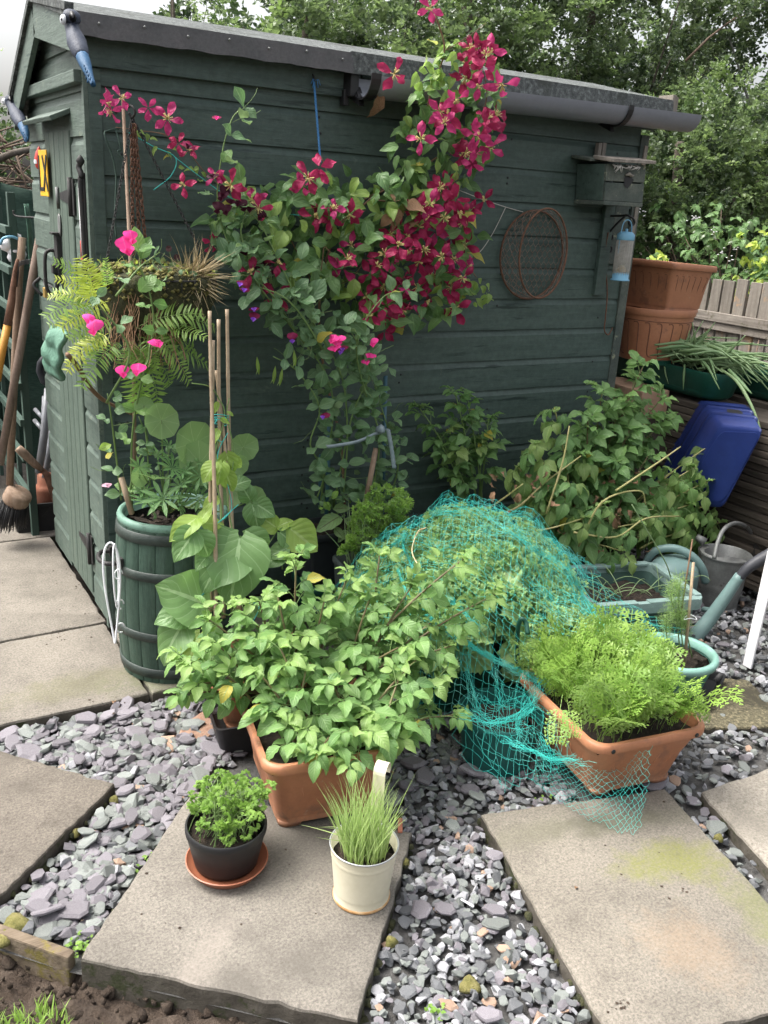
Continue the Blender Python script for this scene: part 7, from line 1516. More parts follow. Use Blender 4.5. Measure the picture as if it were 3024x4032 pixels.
FL = [(930, 18), (1015, 105), (1060, 112), (1010, 140), (1005, 168), (1045, 148), (1085, 182), (1035, 185), (1055, 255), (1060, 320), (1040, 295), (1070, 250), (985, 215), (950, 240), (960, 265), (910, 300), (1000, 340), (1020, 355), (850, 160), (230, 222), (262, 212), (240, 240), (320, 233), (362, 257), (385, 310), (410, 325), (395, 400), (465, 382), (550, 435), (455, 525), (500, 400), (575, 605), (597, 642), (665, 385), (655, 402), (690, 362), (680, 470), (712, 470), (755, 462), (720, 452), (750, 560), (825, 470), (870, 455), (880, 510), (830, 550), (790, 560), (800, 590), (850, 570), (830, 620), (780, 600), (910, 450), (930, 440), (950, 405), (965, 395), (905, 490), (880, 540), (870, 600), (850, 640), (900, 620), (940, 560), (930, 600), (960, 530), (975, 510), (1000, 480), (990, 460), (1020, 490), (1005, 530), (980, 560), (1010, 575), (950, 640), (920, 650), (905, 680), (870, 670), (880, 700), (830, 715), (800, 680), (760, 530), (740, 580), (1047, 432), (985, 665), (845, 505), (770, 500), (940, 500), (960, 470), (915, 540), (890, 640), (960, 590), (1000, 600), (860, 530), (820, 700), (850, 690), (985, 430), (1015, 455), (940, 430), (870, 620), (815, 575), (905, 565), (1008, 555), (975, 620), (865, 650), (1050, 120), (1030, 100), (1048, 270), (1025, 290), (1005, 330), (970, 250), (895, 515), (925, 470), (955, 555), (985, 585), (835, 660), (790, 640), (560, 450), (540, 590), (600, 570)]
magenta = {(985, 215), (910, 300), (1000, 340), (1020, 355), (930, 18), (550, 435), (720, 452), (825, 470), (240, 240), (1025, 290), (262, 212)}
for i, (x, y) in enumerate(FL):
    if 740 < x < 1030 and y > 410 and i % 4 == 1: continue
    Y = rs.uniform(2.66, 2.78); dark = x < 620 and y > 240
    if y < 330 and x > 840: Y = rs.uniform(2.60, 2.70)
    p = dY(x, y, Y); n = ((CAMP-p).normalized()*.75+Vector((rs.normal()*.5, -.1, rs.normal()*.45))).normalized(); s = rs.uniform(.042, .060)*(.78 if x < 480 else 1); a = rs.uniform(0, 6.28); up = Vector((math.cos(a), 0, math.sin(a))); M = frame(p-cl.location, up-n*up.dot(n), n, s); j = rs.randint(6)
    f = obj('flower', CM[1 if (x, y) in magenta or rs.uniform() < .25 else 0][j], cl, M)
    if rs.uniform() < .85: obj('stamens', SM_[rs.randint(3)], f)
mb = MB(); bt = leaf_t(.42, 5, 2, .8, .1, 0, peak=.35)
its = []
for x, y in [(1045, 55), (1020, 82), (785, 408), (675, 455), (775, 440), (860, 370), (945, 300), (1065, 400), (1045, 600), (1033, 410), (720, 430), (690, 420), (838, 340), (862, 262), (960, 395), (580, 625), (1070, 380), (760, 640), (905, 395), (1010, 220), (1095, 210), (590, 280), (445, 300), (210, 225), (560, 520), (735, 505), (830, 430)]:
    p = dY(x, y, rs.uniform(2.66, 2.74)); d = Vector((rs.normal()*.4, -.2, -1 if rs.uniform() < .7 else 1)); s = rs.uniform(.022, .032)
    for sg in (-1, 1): its.append((bt, frame(p, d, (sg*.8, -.6, 0), s), 0))
tag(obj('buds', joinT('buds', its, [f_bud], rs), cl), kind='stuff')
for P, r in (([(745, 1100, 2.85), (735, 950, 2.9), (700, 800, 2.92), (690, 650, 2.9), (720, 520, 2.88), (800, 430, 2.88), (880, 380, 2.86), (910, 300, 2.84), (930, 200, 2.76), (960, 110, 2.72), (940, 30, 2.70)], .005), ([(690, 650, 2.9), (650, 560, 2.88), (600, 480, 2.86), (520, 430, 2.88), (450, 380, 2.88), (380, 300, 2.88), (300, 282, 2.88), (250, 275, 2.88)], .0022), ([(800, 430, 2.88), (900, 450, 2.8), (960, 520, 2.76), (1000, 560, 2.74), (1030, 600, 2.73)], .003), ([(880, 380, 2.86), (1000, 300, 2.76), (1050, 220, 2.70), (1040, 130, 2.68)], .003), ([(690, 330, 2.9), (745, 440, 2.84), (850, 395, 2.86)], .0025), ([(790, 560, 2.74), (760, 600, 2.78), (720, 620, 2.8)], .002), ([(700, 530, 2.74), (690, 600, 2.76), (665, 640, 2.8)], .002), ([(700, 530, 2.74), (760, 600, 2.75), (775, 640, 2.78)], .0015), ([(960, 110, 2.72), (1010, 80, 2.68), (1050, 50, 2.66)], .0014), ([(300, 282, 2.88), (350, 290, 2.87), (400, 320, 2.87)], .0015)): stemtube(cl, 'vine', [dY(*p) for p in P], (r, r*.5), m_vine)

# ---------------------------------------------------------------- sweet peas in the wall trough
sp2_ = thing('sweet_pea', 'tangled sweet pea clump with violet and pink flowers against the shed wall', 'sweet pea', (1.56, 2.76, .34)); LV = Leaves(sp2_, 'leaf', 12); rs = np.random.RandomState(61)
pk = [(470, 470), (540, 520), (640, 610), (740, 690), (830, 730), (840, 800), (830, 900), (880, 960), (885, 1060), (860, 1090), (670, 1095), (665, 1000), (700, 940), (680, 850), (640, 760), (560, 690), (500, 600), (455, 520)]
tq = []
for P, n in (([(690, 1100, 2.74), (705, 1000, 2.72), (720, 880, 2.70), (700, 800, 2.68), (640, 720, 2.68), (560, 620, 2.70), (500, 540, 2.72), (470, 440, 2.74), (480, 330, 2.74), (500, 260, 2.75), (520, 235, 2.75)], 16), ([(740, 1090, 2.72), (750, 950, 2.68), (740, 820, 2.66), (690, 720, 2.66), (640, 640, 2.66), (600, 560, 2.68), (560, 480, 2.70), (520, 450, 2.72)], 16), ([(800, 1090, 2.72), (820, 950, 2.68), (790, 850, 2.64), (770, 760, 2.62), (785, 700, 2.62), (830, 640, 2.62), (870, 630, 2.63)], 14), ([(720, 1095, 2.72), (760, 900, 2.66), (800, 800, 2.63), (760, 720, 2.62)], 12), ([(840, 1080, 2.72), (860, 1000, 2.70), (830, 900, 2.68), (810, 830, 2.66)], 10), ([(680, 1090, 2.74), (700, 1020, 2.7), (670, 960, 2.68), (690, 880, 2.66), (640, 800, 2.64), (590, 770, 2.64)], 9), ([(540, 560, 2.68), (520, 500, 2.70), (540, 440, 2.72)], 4), ([(640, 720, 2.68), (590, 640, 2.66), (545, 600, 2.66), (500, 590, 2.68)], 5), ([(700, 760, 2.64), (650, 680, 2.62), (610, 640, 2.62), (560, 620, 2.64)], 5)):
    Q = climber(sp2_, P, (.0034, .0018), m_stem, LV, T_oval, l_pea, n, .056, rs); tq += [Q[int(rs.uniform(0, len(Q)-1))] for _ in range(5)]
for x, y in polypts(pk, 300, rs): LV.add(T_oval[rs.randint(3)], frame(dY(x, y, rs.uniform(2.63, 2.80)), rvec(rs, .2), Vector((rs.normal()*.5, -.7, .6)), rs.uniform(.035, .066)), l_pea)
for a in ((510, 410, 2.72, 530, 380, 2.71), (500, 400, 2.72, 470, 380, 2.71), (480, 480, 2.7, 505, 455, 2.7), (745, 700, 2.6, 770, 670, 2.6), (790, 720, 2.6, 760, 690, 2.6), (800, 810, 2.6, 825, 790, 2.6), (670, 650, 2.64, 700, 600, 2.62), (665, 655, 2.64, 640, 620, 2.64), (650, 560, 2.68, 660, 520, 2.68), (480, 350, 2.73, 500, 320, 2.73), (520, 390, 2.72, 515, 350, 2.72), (850, 1000, 2.66, 880, 985, 2.64), (860, 1045, 2.66, 885, 1050, 2.64), (720, 770, 2.62, 690, 760, 2.62), (700, 800, 2.62, 690, 840, 2.62)): imgleaf(*a, T_oval[rs.randint(3)], LV, l_pea if a[1] > 500 else l_pot, .7, 0, 1.1)
LV.finish(300); tendrils(sp2_, tq, rs, m_stem, .075)
for x, y in ((718, 738), (732, 736), (722, 758), (806, 745), (797, 772), (793, 786), (728, 748)): pea_flower('flower', sp2_, dY(x, y, 2.58), .028, f_pink, f_pink, rs)
for x, y in ((519, 617), (527, 630), (549, 672), (548, 690), (632, 735), (741, 757), (700, 903), (734, 762)): pea_flower('flower', sp2_, dY(x, y, 2.60), .026, f_maroon, f_vio, rs)
for x, y in ((405, 320), (480, 430), (500, 440), (540, 455), (470, 455), (460, 385), (525, 450), (560, 470), (490, 460), (515, 445), (530, 550), (555, 580), (590, 590), (575, 575), (480, 420)): pea_flower('flower', sp2_, dY(x, y, 2.68), .028, f_dark if x > 420 else f_maroon, f_dark, rs)
pea_flower('flower', sp2_, dY(468, 258, 2.74), .022, f_maroon, f_pink, rs)
pt_ = leaf_t(.20, 5, 1, .8, .3, 0, peak=.5)
for x, y, dx in ((595, 790, -8), (635, 755, 3), (610, 795, -10), (555, 770, 4)): obj('pod', joinT('pod', [(pt_, frame(dY(x, y, 2.62)-sp2_.location, (dx*.02, -.1, -1), (-.5, -1, 0), .06), 0), (pt_, frame(dY(x, y, 2.62)-sp2_.location, (dx*.02, -.1, -1), (.8, -.4, 0), .06), 0)], [l_beany], rs), sp2_)
GBC = 'blue garden canes among the sweet peas'
for i, (a, b, lb) in enumerate((((1285, 2040, 2.70), (1300, 1560, 2.74), 'blue cane on the barrel side of the sweet pea clump'), ((1505, 2040, 2.76), (1518, 1480, 2.80), 'blue cane at the bird box side of the sweet pea clump'), ((1260, 1990, 2.78), (1265, 1790, 2.80), 'blue cane half hidden behind the tape loop'))):
    t = thing('garden_cane', lb, 'cane', tuple(onY(*a)), 0, GBC); mb = MB(); mb.tube([(0, 0, 0), onY(*b)-t.location], .0075, 10); mb.build('cane', m_bluecane, t)
t = thing('stake', 'weathered brown wooden stake among the sweet peas', 'stake', tuple(onY(1438, 1990, 2.64))); mb = MB(); mb.tube([(0, 0, 0), onY(1480, 1765, 2.64)-t.location], [.010, .0095], 12); mb.build('shaft', m_handle, t)
tp = thing('tape_tie', 'clear plastic tape tied round the sweet pea canes', 'tape', tuple(onY(1290, 1745, 2.64))); mb = MB(); V = []
P = cat([onY(*p) for p in ((1330, 1755, 2.80), (1280, 1735, 2.72), (1282, 1758, 2.64), (1340, 1752, 2.62), (1410, 1738, 2.62), (1470, 1712, 2.63), (1505, 1700, 2.64))], 6)
for q in P: V += [q-tp.location+Vector((0, 0, .006)), q-tp.location-Vector((0, 0, .006))]
mb.add(V, [(2*k, 2*k+1, 2*k+3, 2*k+2) for k in range(len(P)-1)]); V = []
P = cat([onY(*p) for p in ((1505, 1695, 2.64), (1525, 1690, 2.63), (1535, 1730, 2.63), (1545, 1790, 2.63), (1552, 1845, 2.63))], 6)
for i, q in enumerate(P): V += [q-tp.location+Vector((.008, -.003*(i % 2), .0)), q-tp.location-Vector((.008, 0, 0))]
mb.add(V, [(2*k, 2*k+1, 2*k+3, 2*k+2) for k in range(len(P)-1)]); q = onY(1500, 1690, 2.63)-tp.location; mb.lathe([(.0002, -.016), (.018, -.006), (.012, .010), (.0002, .018)], q, 9, wob=lambda a, z: .3*math.sin(3*a)); o = mb.build('band', m_tape, tp); md = o.modifiers.new('s', 'SOLIDIFY'); md.thickness = .0012
# parsley, sorrel and chives round the wall trough
def parsley(label, base, pts, tmpl, s0, s1, seed, mat=None, name='parsley', r=.0011):
    r2 = np.random.RandomState(seed); t = thing(name, label, 'parsley', tuple(base)); LV = Leaves(t, 'leaf', seed); st = MB(); b = Vector(base)
    for p in pts:
        q = b+Vector((r2.normal()*.03, r2.normal()*.03, 0)); Q = bez(q-b, (q.lerp(p, .5)+Vector((0, 0, .35*(p-q).length)))-b, p-b, 5); st.tube(Q, r, 4, cap=False); d = (Q[-1]-Q[-2]).normalized()
        for k in range(2): LV.add(tmpl[r2.randint(len(tmpl))], frame(p+rvec(r2)*.004*k, d+rvec(r2)*.6, Vector((-.1, -.35, 1))+rvec(r2)*.45, r2.uniform(s0, s1)), mat or l_parsley)
    tag(st.build('stalks', m_stem, t), kind='stuff'); LV.finish(300); return t
rs = np.random.RandomState(71)
P = [dY(x, y, rs.uniform(2.42, 2.62)) for x, y in polypts([(770, 1110), (800, 1060), (870, 1060), (885, 1100), (860, 1160), (800, 1200), (750, 1190)], 170, rs)]; parsley('bushy curly parsley beside the orange canister', (1.58, 2.55, .20), P, T_parc, .022, .034, 3)
so_ = thing('sorrel', 'red veined sorrel with large patterned leaves in the wall trough', 'sorrel', (1.47, 2.72, .34)); LV = Leaves(so_, 'leaf', 13)
for a in ((735, 1115, 2.64, 685, 1142, 2.60), (722, 1140, 2.62, 745, 1165, 2.58), (745, 1120, 2.64, 775, 1140, 2.6), (765, 1125, 2.62, 785, 1162, 2.58), (720, 1100, 2.68, 760, 1095, 2.66), (750, 1145, 2.62, 730, 1170, 2.6)): imgleaf(*a, T_pot[0], LV, l_sorrel, .75, 0, 1.0)
for k in range(60): x, y = rs.uniform(690, 860), rs.uniform(1050, 1130); LV.add(T_oval[k % 3], frame(dY(x, y, rs.uniform(2.62, 2.78)), rvec(rs, .3), Vector((rs.normal()*.5, -.6, .8)), rs.uniform(.02, .04)), l_pea if k % 3 else l_parsley)
LV.finish()
chs = thing('chives', 'thin chive blades rising from the grey square planter', 'chives', (1.475, 2.50, .28)); its = []
for k in range(46): L = rs.uniform(.12, .30); its.append((T_blade, frame((rs.normal()*.03, rs.normal()*.03, 0), Vector((rs.normal()*.22, rs.normal()*.2, 1)), rvec(rs), L, .11), 0))
tag(obj('blades', joinT('blades', its, [l_onion], rs), chs), kind='stuff')
P = [dY(x, y, 2.44) for x, y in polypts([(745, 1175), (770, 1168), (770, 1185), (735, 1195)], 24, rs)]; parsley('small parsley seedling in the grey square planter', (1.50, 2.48, .28), P, T_parc, .014, .022, 4)

# ---------------------------------------------------------------- front pots: parsley and chives
c = Vector((.640, 1.650, .095)); P = []
for k in range(125):
    a = rs.uniform(0, 6.28); r = .088*math.sqrt(rs.uniform()); P.append(c+Vector((r*math.cos(a)+.016, r*math.sin(a)+.012, (.100-.35*r)*rs.uniform(.25, 1.08)+.01)))
parsley('flat leaved parsley filling the black flower pot', tuple(c), P, T_par, .017, .025, 5, name='parsley')
cv = thing('chives', 'dense pale green chives growing in the cream bucket', 'chives', (.876, 1.417, .112)); its = []
for k in range(330):
    a = rs.uniform(0, 6.28); r = .050*math.sqrt(rs.uniform()); L = rs.uniform(.11, .215) if rs.uniform() < .85 else rs.uniform(.03, .09); lean = Vector((.9*math.cos(a)*r/.05*.15+rs.normal()*.06, .9*math.sin(a)*r/.05*.15+rs.normal()*.06, 1)); its.append((T_blade, frame((r*math.cos(a), r*math.sin(a), -.004), lean, rvec(rs), L, .085), 0))
for k in range(9): L = rs.uniform(.09, .14); its.append((T_blade, frame((rs.normal()*.02, rs.normal()*.02, .05), Vector((-1+rs.normal()*.5, rs.normal()*.6, .55)), rvec(rs, 1), L, .07), 0))
tag(obj('blades', joinT('blades', its, [l_chive], rs), cv), kind='stuff')
# ---------------------------------------------------------------- carrots
ct = thing('carrot_tops', 'dense feathery carrot tops spilling over the terracotta trough', 'carrot plants', (1.768, 1.580, .165), R_(-9)); LV = Leaves(ct, 'frond', 14); rs = np.random.RandomState(81)
RZ = Matrix.Rotation(R_(-9), 3, 'Z')
for k in range(215):
    x, y = rs.uniform(-.145, .145), rs.uniform(-.17, .17); b = ct.location+RZ @ Vector((x, y, 0)); out = RZ @ Vector((x*1.2, y*.9, 0)); L = rs.uniform(.12, .24)
    d = Vector((out.x+rs.normal()*.17, out.y+rs.normal()*.17-.05, 1.05)); n = Vector((out.x, out.y, 0))*-1.0+Vector((0, .0, .25))+rvec(rs)*.5; LV.add(T_carrot[rs.randint(4)], frame(b, d, n, L), l_carrot)
for (x, y, x1, y1) in ((1215, 1500, 1205, 1590), (1225, 1510, 1235, 1580), (1220, 1440, 1200, 1420), (1520, 1540, 1530, 1530)): a, b_ = dY(x, y, 1.50), dY(x1, y1, 1.43); LV.add(T_carrot[0], frame(a, b_-a, (CAMP-a).normalized()+rvec(rs)*.2, (b_-a).length*1.25), l_carrot)
LV.finish(300)

# ---------------------------------------------------------------- kale under the netting
CP = [(1.30, 2.30, .36), (1.5, 2.34, .49), (1.72, 2.30, .555), (1.95, 2.25, .50), (2.13, 2.2, .37), (2.22, 2.14, .2), (1.30, 2.1, .34), (1.5, 2.1, .46), (1.75, 2.1, .51), (1.95, 2.05, .43), (2.10, 1.98, .20), (1.30, 1.92, .28), (1.5, 1.9, .37), (1.7, 1.9, .39), (1.88, 1.9, .34), (2.02, 1.88, .2), (1.38, 1.75, .18), (1.52, 1.72, .20), (1.63, 1.75, .25), (1.72, 1.80, .29), (1.40, 1.62, .07), (1.52, 1.60, .12), (1.60, 1.63, .17), (1.36, 1.55, -.02), (1.5, 1.48, -.03), (1.6, 1.45, .03), (1.2, 2.1, .1), (1.25, 1.85, .05), (1.5, 2.5, .22), (1.8, 2.5, .28), (2.1, 2.42, .16), (1.22, 2.35, .1)]
CPa = np.array(CP)
def hgt(x, y):
    x = np.asarray(x, float); y = np.asarray(y, float); d2 = (x[..., None]-CPa[:, 0])**2+(y[..., None]-CPa[:, 1])**2; w = np.exp(-d2/.0105)+1e-7/(d2+.01)
    return (w*CPa[:, 2]).sum(-1)/w.sum(-1)
rs = np.random.RandomState(91); KC = [Vector((1.55, 2.26, .02)), Vector((1.95, 2.12, .02)), Vector((1.80, 1.94, .02))]; GK = 'kale plants under the teal netting'
KL = ['tall curly kale plant under the highest fold of the netting', 'curly kale plant under the netting next to the tub', 'low curly kale plant under the netting behind the carrots']
KR = [thing('kale', KL[i], 'kale', tuple(KC[i]), 0, GK) for i in range(3)]; KLv = [Leaves(KR[i], 'leaf', 20+i) for i in range(3)]
cnt = 0
while cnt < 300:
    x, y = rs.uniform(1.28, 2.16), rs.uniform(1.82, 2.42); h = float(hgt(x, y))
    if h < .16 or (y < 1.92 and x < 1.68): continue
    z = h-.03-rs.uniform(0, .10)*(1 if cnt % 3 else 2); i = min(range(3), key=lambda k: (Vector((x, y))-KC[k].xy).length); e = .02
    g = Vector((-(float(hgt(x+e, y))-h)/e, -(float(hgt(x, y+e))-h)/e, 1)).normalized(); out = (Vector((x, y, 0))-Vector((KC[i].x, KC[i].y, 0))); out = out.normalized() if out.length > .01 else rvec(rs)
    L = rs.uniform(.085, .13); d = (out*.8+Vector((0, 0, .5))+rvec(rs)*.45); p = Vector((x, y, z))-d.normalized()*L*.6; KLv[i].add(T_kale[rs.randint(3)], frame(p, d, g+Vector((0, -.35, .2))+rvec(rs)*.35, L), l_kale); cnt += 1
for k in range(1500):
    x, y = rs.uniform(1.28, 2.14), rs.uniform(1.84, 2.42); h = float(hgt(x, y))
    if h < .15 or (y < 1.92 and x < 1.66): continue
    i = min(range(3), key=lambda k: (Vector((x, y))-KC[k].xy).length); bump_ = .02*math.sin(x*37+y*11)*math.sin(y*41-x*13); KLv[i].add(T_parc[rs.randint(3)], frame((x, y, h-.012+bump_-rs.uniform(0, .025)), rvec(rs, .5), Vector((-.1, -.4, .9))+rvec(rs)*.5, rs.uniform(.022, .036)), l_kale)
for q in KLv: q.finish(150, 'frilled_leaves')
for i in range(3):
    for k in range(5): a = 1.3*k+i; stemtube(KR[i], 'stem', [KC[i]+Vector((.02*math.cos(a), .02*math.sin(a), 0)), KC[i]+Vector((.06*math.cos(a), .06*math.sin(a), .12)), KC[i]+Vector((.10*math.cos(a), .10*math.sin(a), .22))], (.006, .004), m_stem)
kb = planter('grow_box', 'dark green box holding the kale under the netting', 'planter', (1.72, 2.16, -.03), R_(-10), .62, .42, .20, m=m_darkgreen, inset=.02, rad=.03, rim=.012)
# ---------------------------------------------------------------- the netting
def strands(A, B, r):
    A = np.asarray(A); B = np.asarray(B); d = B-A; L = np.linalg.norm(d, axis=1, keepdims=True)+1e-9; d = d/L; ref = np.where(np.abs(d[:, 2:3]) < .9, np.array([[0, 0, 1.]]), np.array([[1., 0, 0]])); x = np.cross(d, ref); x /= np.linalg.norm(x, axis=1, keepdims=True); y = np.cross(d, x); V = []
    for P in (A, B):
        for k in range(3): a = 2*math.pi*k/3; V.append(P+(x*math.cos(a)+y*math.sin(a))*r)
    V = np.stack(V, 1); n = len(A); F = np.array([(0, 1, 4, 3), (1, 2, 5, 4), (2, 0, 3, 5)]); F = (F[None]+6*np.arange(n)[:, None, None]).reshape(-1, 4); return V.reshape(-1, 3), F
NV = []; NF = []; no = 0
def addnet(A, B, r):
    global no
    V, F = strands(A, B, r); NV.append(V); NF.append(F+no); no += len(V)
def lattice(fn, nu, nv, r, rs, jit=.10, mid=True, keep=None):
    u = np.arange(nu+1)[:, None]/nu+np.zeros((1, nv+1)); v = np.arange(nv+1)[None, :]/nv+np.zeros((nu+1, 1)); u = u+rs.normal(size=u.shape)*jit/nu; v = v+rs.normal(size=v.shape)*jit/nv
    P = fn(u, v); A = []; B = []; M = []
    for (di, dj) in ((1, 1), (1, -1)):
        for i in range(nu):
            for j in range(nv+1):
                if (i+j) % 2 != (0 if dj > 0 else 0): 
                    continue
                j2 = j+dj
                if 0 <= j2 <= nv: A.append(P[i, j]); B.append(P[i+1, j2])
    for i in range(nu):
        for j in range(nv+1):
            if (i+j) % 2 == 1:
                for dj in (1, -1):
                    if 0 <= j+dj <= nv: A.append(P[i, j]) if False else None
    A = np.array(A); B = np.array(B)
    if keep is not None: k = keep(A) & keep(B); A, B = A[k], B[k]
    if mid: m = (A+B)/2+rs.normal(size=A.shape)*.0016; m[:, 2] -= .0012; addnet(A, m, r); addnet(m, B, r)
    else: addnet(A, B, r)
rs = np.random.RandomState(101)
def dome(off, sx, sh, wr):
    def f(u, v):
        x = 1.20+1.06*u+sh*np.sin(v*5)*.03; y = 1.46+1.06*v+sh*np.sin(u*7)*.03; wave = wr*(np.sin(x*31+y*17)*np.sin(y*27-x*9)+.6*np.sin(x*57+2*np.sin(y*31)))
        return np.stack([x, y, np.maximum(hgt(x, y)+off+wave, -.035)], -1)
    return f
kp = lambda lo: (lambda A: (A[:, 2] > lo))
lattice(dome(.014, 1, 1, .010), 82, 66, .00047, rs, .18, True, lambda A: (A[:, 2] > -.03) & (A[:, 0] > 1.27) & ~((A[:, 0] < 1.375) & (A[:, 1] < 1.75)) & (A[:, 1] > 1.52) & (A[:, 1] < 2.5) & ~((A[:, 0] > 1.62) & (A[:, 1] < 1.76)))
lattice(dome(.030, 1, -1.5, .020), 72, 58, .00045, rs, .25, True, lambda A: (A[:, 2] > .06) & (A[:, 0] > 1.30) & ~((A[:, 0] > 1.60) & (A[:, 1] < 1.80)) & ((np.sin(A[:, 0]*7+1)+np.sin(A[:, 1]*9)) > -.5))
# apron over the corner of the carrot trough and out on the slab
tp_ = [onY(2110, 2880, 1.56), onY(2190, 2960, 1.45), onZ(2300, 2988, .09), onZ(2440, 2975, .09), onY(2570, 2935, 1.315)]; bt_ = [onZ(2080, 3080, -.02), onZ(2180, 3150, -.01), onZ(2290, 3215, .004), onZ(2420, 3270, .004), onZ(2520, 3290, .004)]
md_ = [onY(2130, 2990, 1.48), onY(2220, 3040, 1.40), onY(2330, 3090, 1.352), onY(2450, 3110, 1.335), onY(2540, 3120, 1.318)]
def curve(P, u):
    P = np.array([list(p) for p in P]); t = np.clip(u, 0, 1)*(len(P)-1); i = np.minimum(t.astype(int), len(P)-2); f = (t-i)[..., None]; return P[i]*(1-f)+P[i+1]*f
def apron(u, v):
    a, m_, b = curve(tp_, u), curve(md_, u), curve(bt_, u); v2 = np.clip(v, 0, 1)[..., None]; p = a*(1-v2)**2+2*m_*v2*(1-v2)+b*v2**2; p[..., 1] -= .004+.004*np.sin(u*23+v*9); p[..., 2] += .003*np.sin(u*31); p[..., 2] = np.maximum(p[..., 2], .003-.025*(p[..., 0] < 1.34)); return p
lattice(apron, 36, 21, .00042, rs, .16, True, lambda A: (A[:, 2]+.03*np.sin(A[:, 0]*23)+.02*np.sin(A[:, 0]*51) > .022) | (A[:, 1] > 1.25+.02*np.sin(A[:, 0]*40)))
def ontosurf(px, py, off=.02):
    d = _ray(px*K, py*K).normalized(); t = 1.2
    while t < 4:
        p = CAMP+d*t
        if p.z <= float(hgt(p.x, p.y))+off: return p
        t += .006
    return CAMP+d*2.2
def bundle(P, n, w, r=.00042, surf_=True):
    pts = cat([ontosurf(*p) if len(p) == 2 else (dY(*p)) for p in P], 6)
    for k in range(n):
        o = rvec(rs)*w; N1 = len(pts)-1; Q = np.array([list(p+o*(.35+.65*abs(math.sin(i*.35+k)))*(1+2.2*abs(2*i/N1-1)**3)+rvec(rs)*w*.45) for i, p in enumerate(pts)]); addnet(Q[:-1], Q[1:], r)
bundle([(925, 1335), (945, 1350), (1000, 1385), (1060, 1420), (1130, 1455), (1190, 1478)], 26, .009); bundle([(925, 1335), (905, 1260), (885, 1210), (872, 1175), (890, 1130), (940, 1110), (1000, 1108)], 14, .006); bundle([(800, 1165), (850, 1150), (900, 1120), (960, 1105)], 16, .008); bundle([(900, 1120), (880, 1150), (860, 1180)], 18, .010); bundle([(1040, 1115), (1100, 1150), (1160, 1190), (1215, 1230)], 12, .012); bundle([(1215, 1230), (1260, 1290), (1290, 1340), (1296, 1370)], 10, .010)
bundle([(860, 1230), (880, 1280), (905, 1310), (925, 1335)], 10, .005); bundle([(1010, 1545, 1.62), (1060, 1560, 1.60), (1110, 1550, 1.6), (1150, 1520, 1.63)], 14, .008); bundle([(1100, 1600, 1.55), (1150, 1620, 1.48), (1200, 1640, 1.42), (1260, 1640, 1.37)], 14, .010); bundle([(1010, 1480), (1040, 1500), (1080, 1520), (1120, 1500), (1160, 1470)], 6, .020); bundle([(1000, 1400), (1010, 1460), (1030, 1530), (1060, 1570)], 12, .014); bundle([(1180, 1470), (1150, 1520), (1120, 1570), (1130, 1610)], 14, .014); bundle([(1060, 1420), (1075, 1480), (1090, 1560)], 8, .016); bundle([(970, 1290), (1010, 1330), (1040, 1360)], 8, .008)
me = npmesh('netting', np.vstack(NV), np.vstack(NF), m_net); o = obj('netting', me); tag(o, 'teal mesh netting draped over the kale and the pot before it', 'netting')
# hoop handle and pale tie seen through the net
o = MB().tube(cat([dY(1118, 1440, 1.86), dY(1118, 1370, 1.84), dY(1125, 1338, 1.83), dY(1136, 1345, 1.82), dY(1140, 1370, 1.80)], 6), .007, 8).build('hoop', m_darkgreen); tag(o, 'dark green plastic hoop poking up under the netting', 'hoop')
o = MB().tube(cat([ontosurf(920, 1140, .035), ontosurf(902, 1150, .035), ontosurf(890, 1190, .035), ontosurf(905, 1225, .035)], 6), [.0022]*18+[.0016], 6).build('tie', m_straw); tag(o, 'pale straw tie lying on top of the netting', 'tie')

# ---------------------------------------------------------------- dill, tub seedlings, onion tops
dl = thing('dill', 'lanky dill with thread leaves in the round green pot', 'dill', (2.30, 1.80, .09)); rs = np.random.RandomState(111); st = MB(); its = []
for P in ([(1470, 1420, 1.80), (1462, 1340, 1.80), (1450, 1290, 1.80), (1458, 1255, 1.81)], [(1478, 1425, 1.78), (1470, 1350, 1.79), (1466, 1300, 1.8), (1470, 1250, 1.81)], [(1448, 1425, 1.80), (1440, 1370, 1.80), (1440, 1320, 1.8)], [(1495, 1420, 1.78), (1480, 1350, 1.8), (1475, 1330, 1.8)]):
    Q = cat([dY(*p) for p in P], 8); st.tube([q-dl.location for q in Q], [.0024-.0012*i/len(Q) for i in range(len(Q))], 6)
    for i in range(4, len(Q)):
        if (i/len(Q)) < .32: continue
        for k in range(34):
            d = rvec(rs)+Vector((0, 0, .12)); L = rs.uniform(.018, .038); p = Q[i]+rvec(rs)*.016-dl.location; its.append((T_blade, frame(p, d, rvec(rs), L, .028), 0))
tag(obj('thread_leaves', joinT('thread_leaves', its, [l_dill], rs), dl), kind='stuff'); tag(st.build('stalks', m_stem, dl), kind='stuff')
for a, b, m, r, lb in (((1478, 1440, 1.77), (1498, 1215, 1.80), m_bamboo, .0055, 'pale stick supporting the dill'), ((1470, 1330, 1.81), (1496, 1165, 1.82), m_vine, .003, 'thin dark twig standing in the dill pot')): o = MB().tube([dY(*a), dY(*b)], [r, r*.8], 8).build('stick', m); tag(o, lb, 'stick')
o = MB().tube([dY(1475+16+14*math.cos(t), 1335+4*math.sin(t)+3*math.cos(2*t), 1.78-.012*math.sin(t)) for t in [k*.4 for k in range(30)]], .0016, 5).build('twist_tie', m_whitewire); tag(o, 'white wire twist tie round the dill and its stick', 'twist tie')
se = thing('onion_seedlings', 'a few thin onion seedlings flopping across the bare tub soil', 'onion seedlings', (2.395, 2.155, .145)); mb = MB()
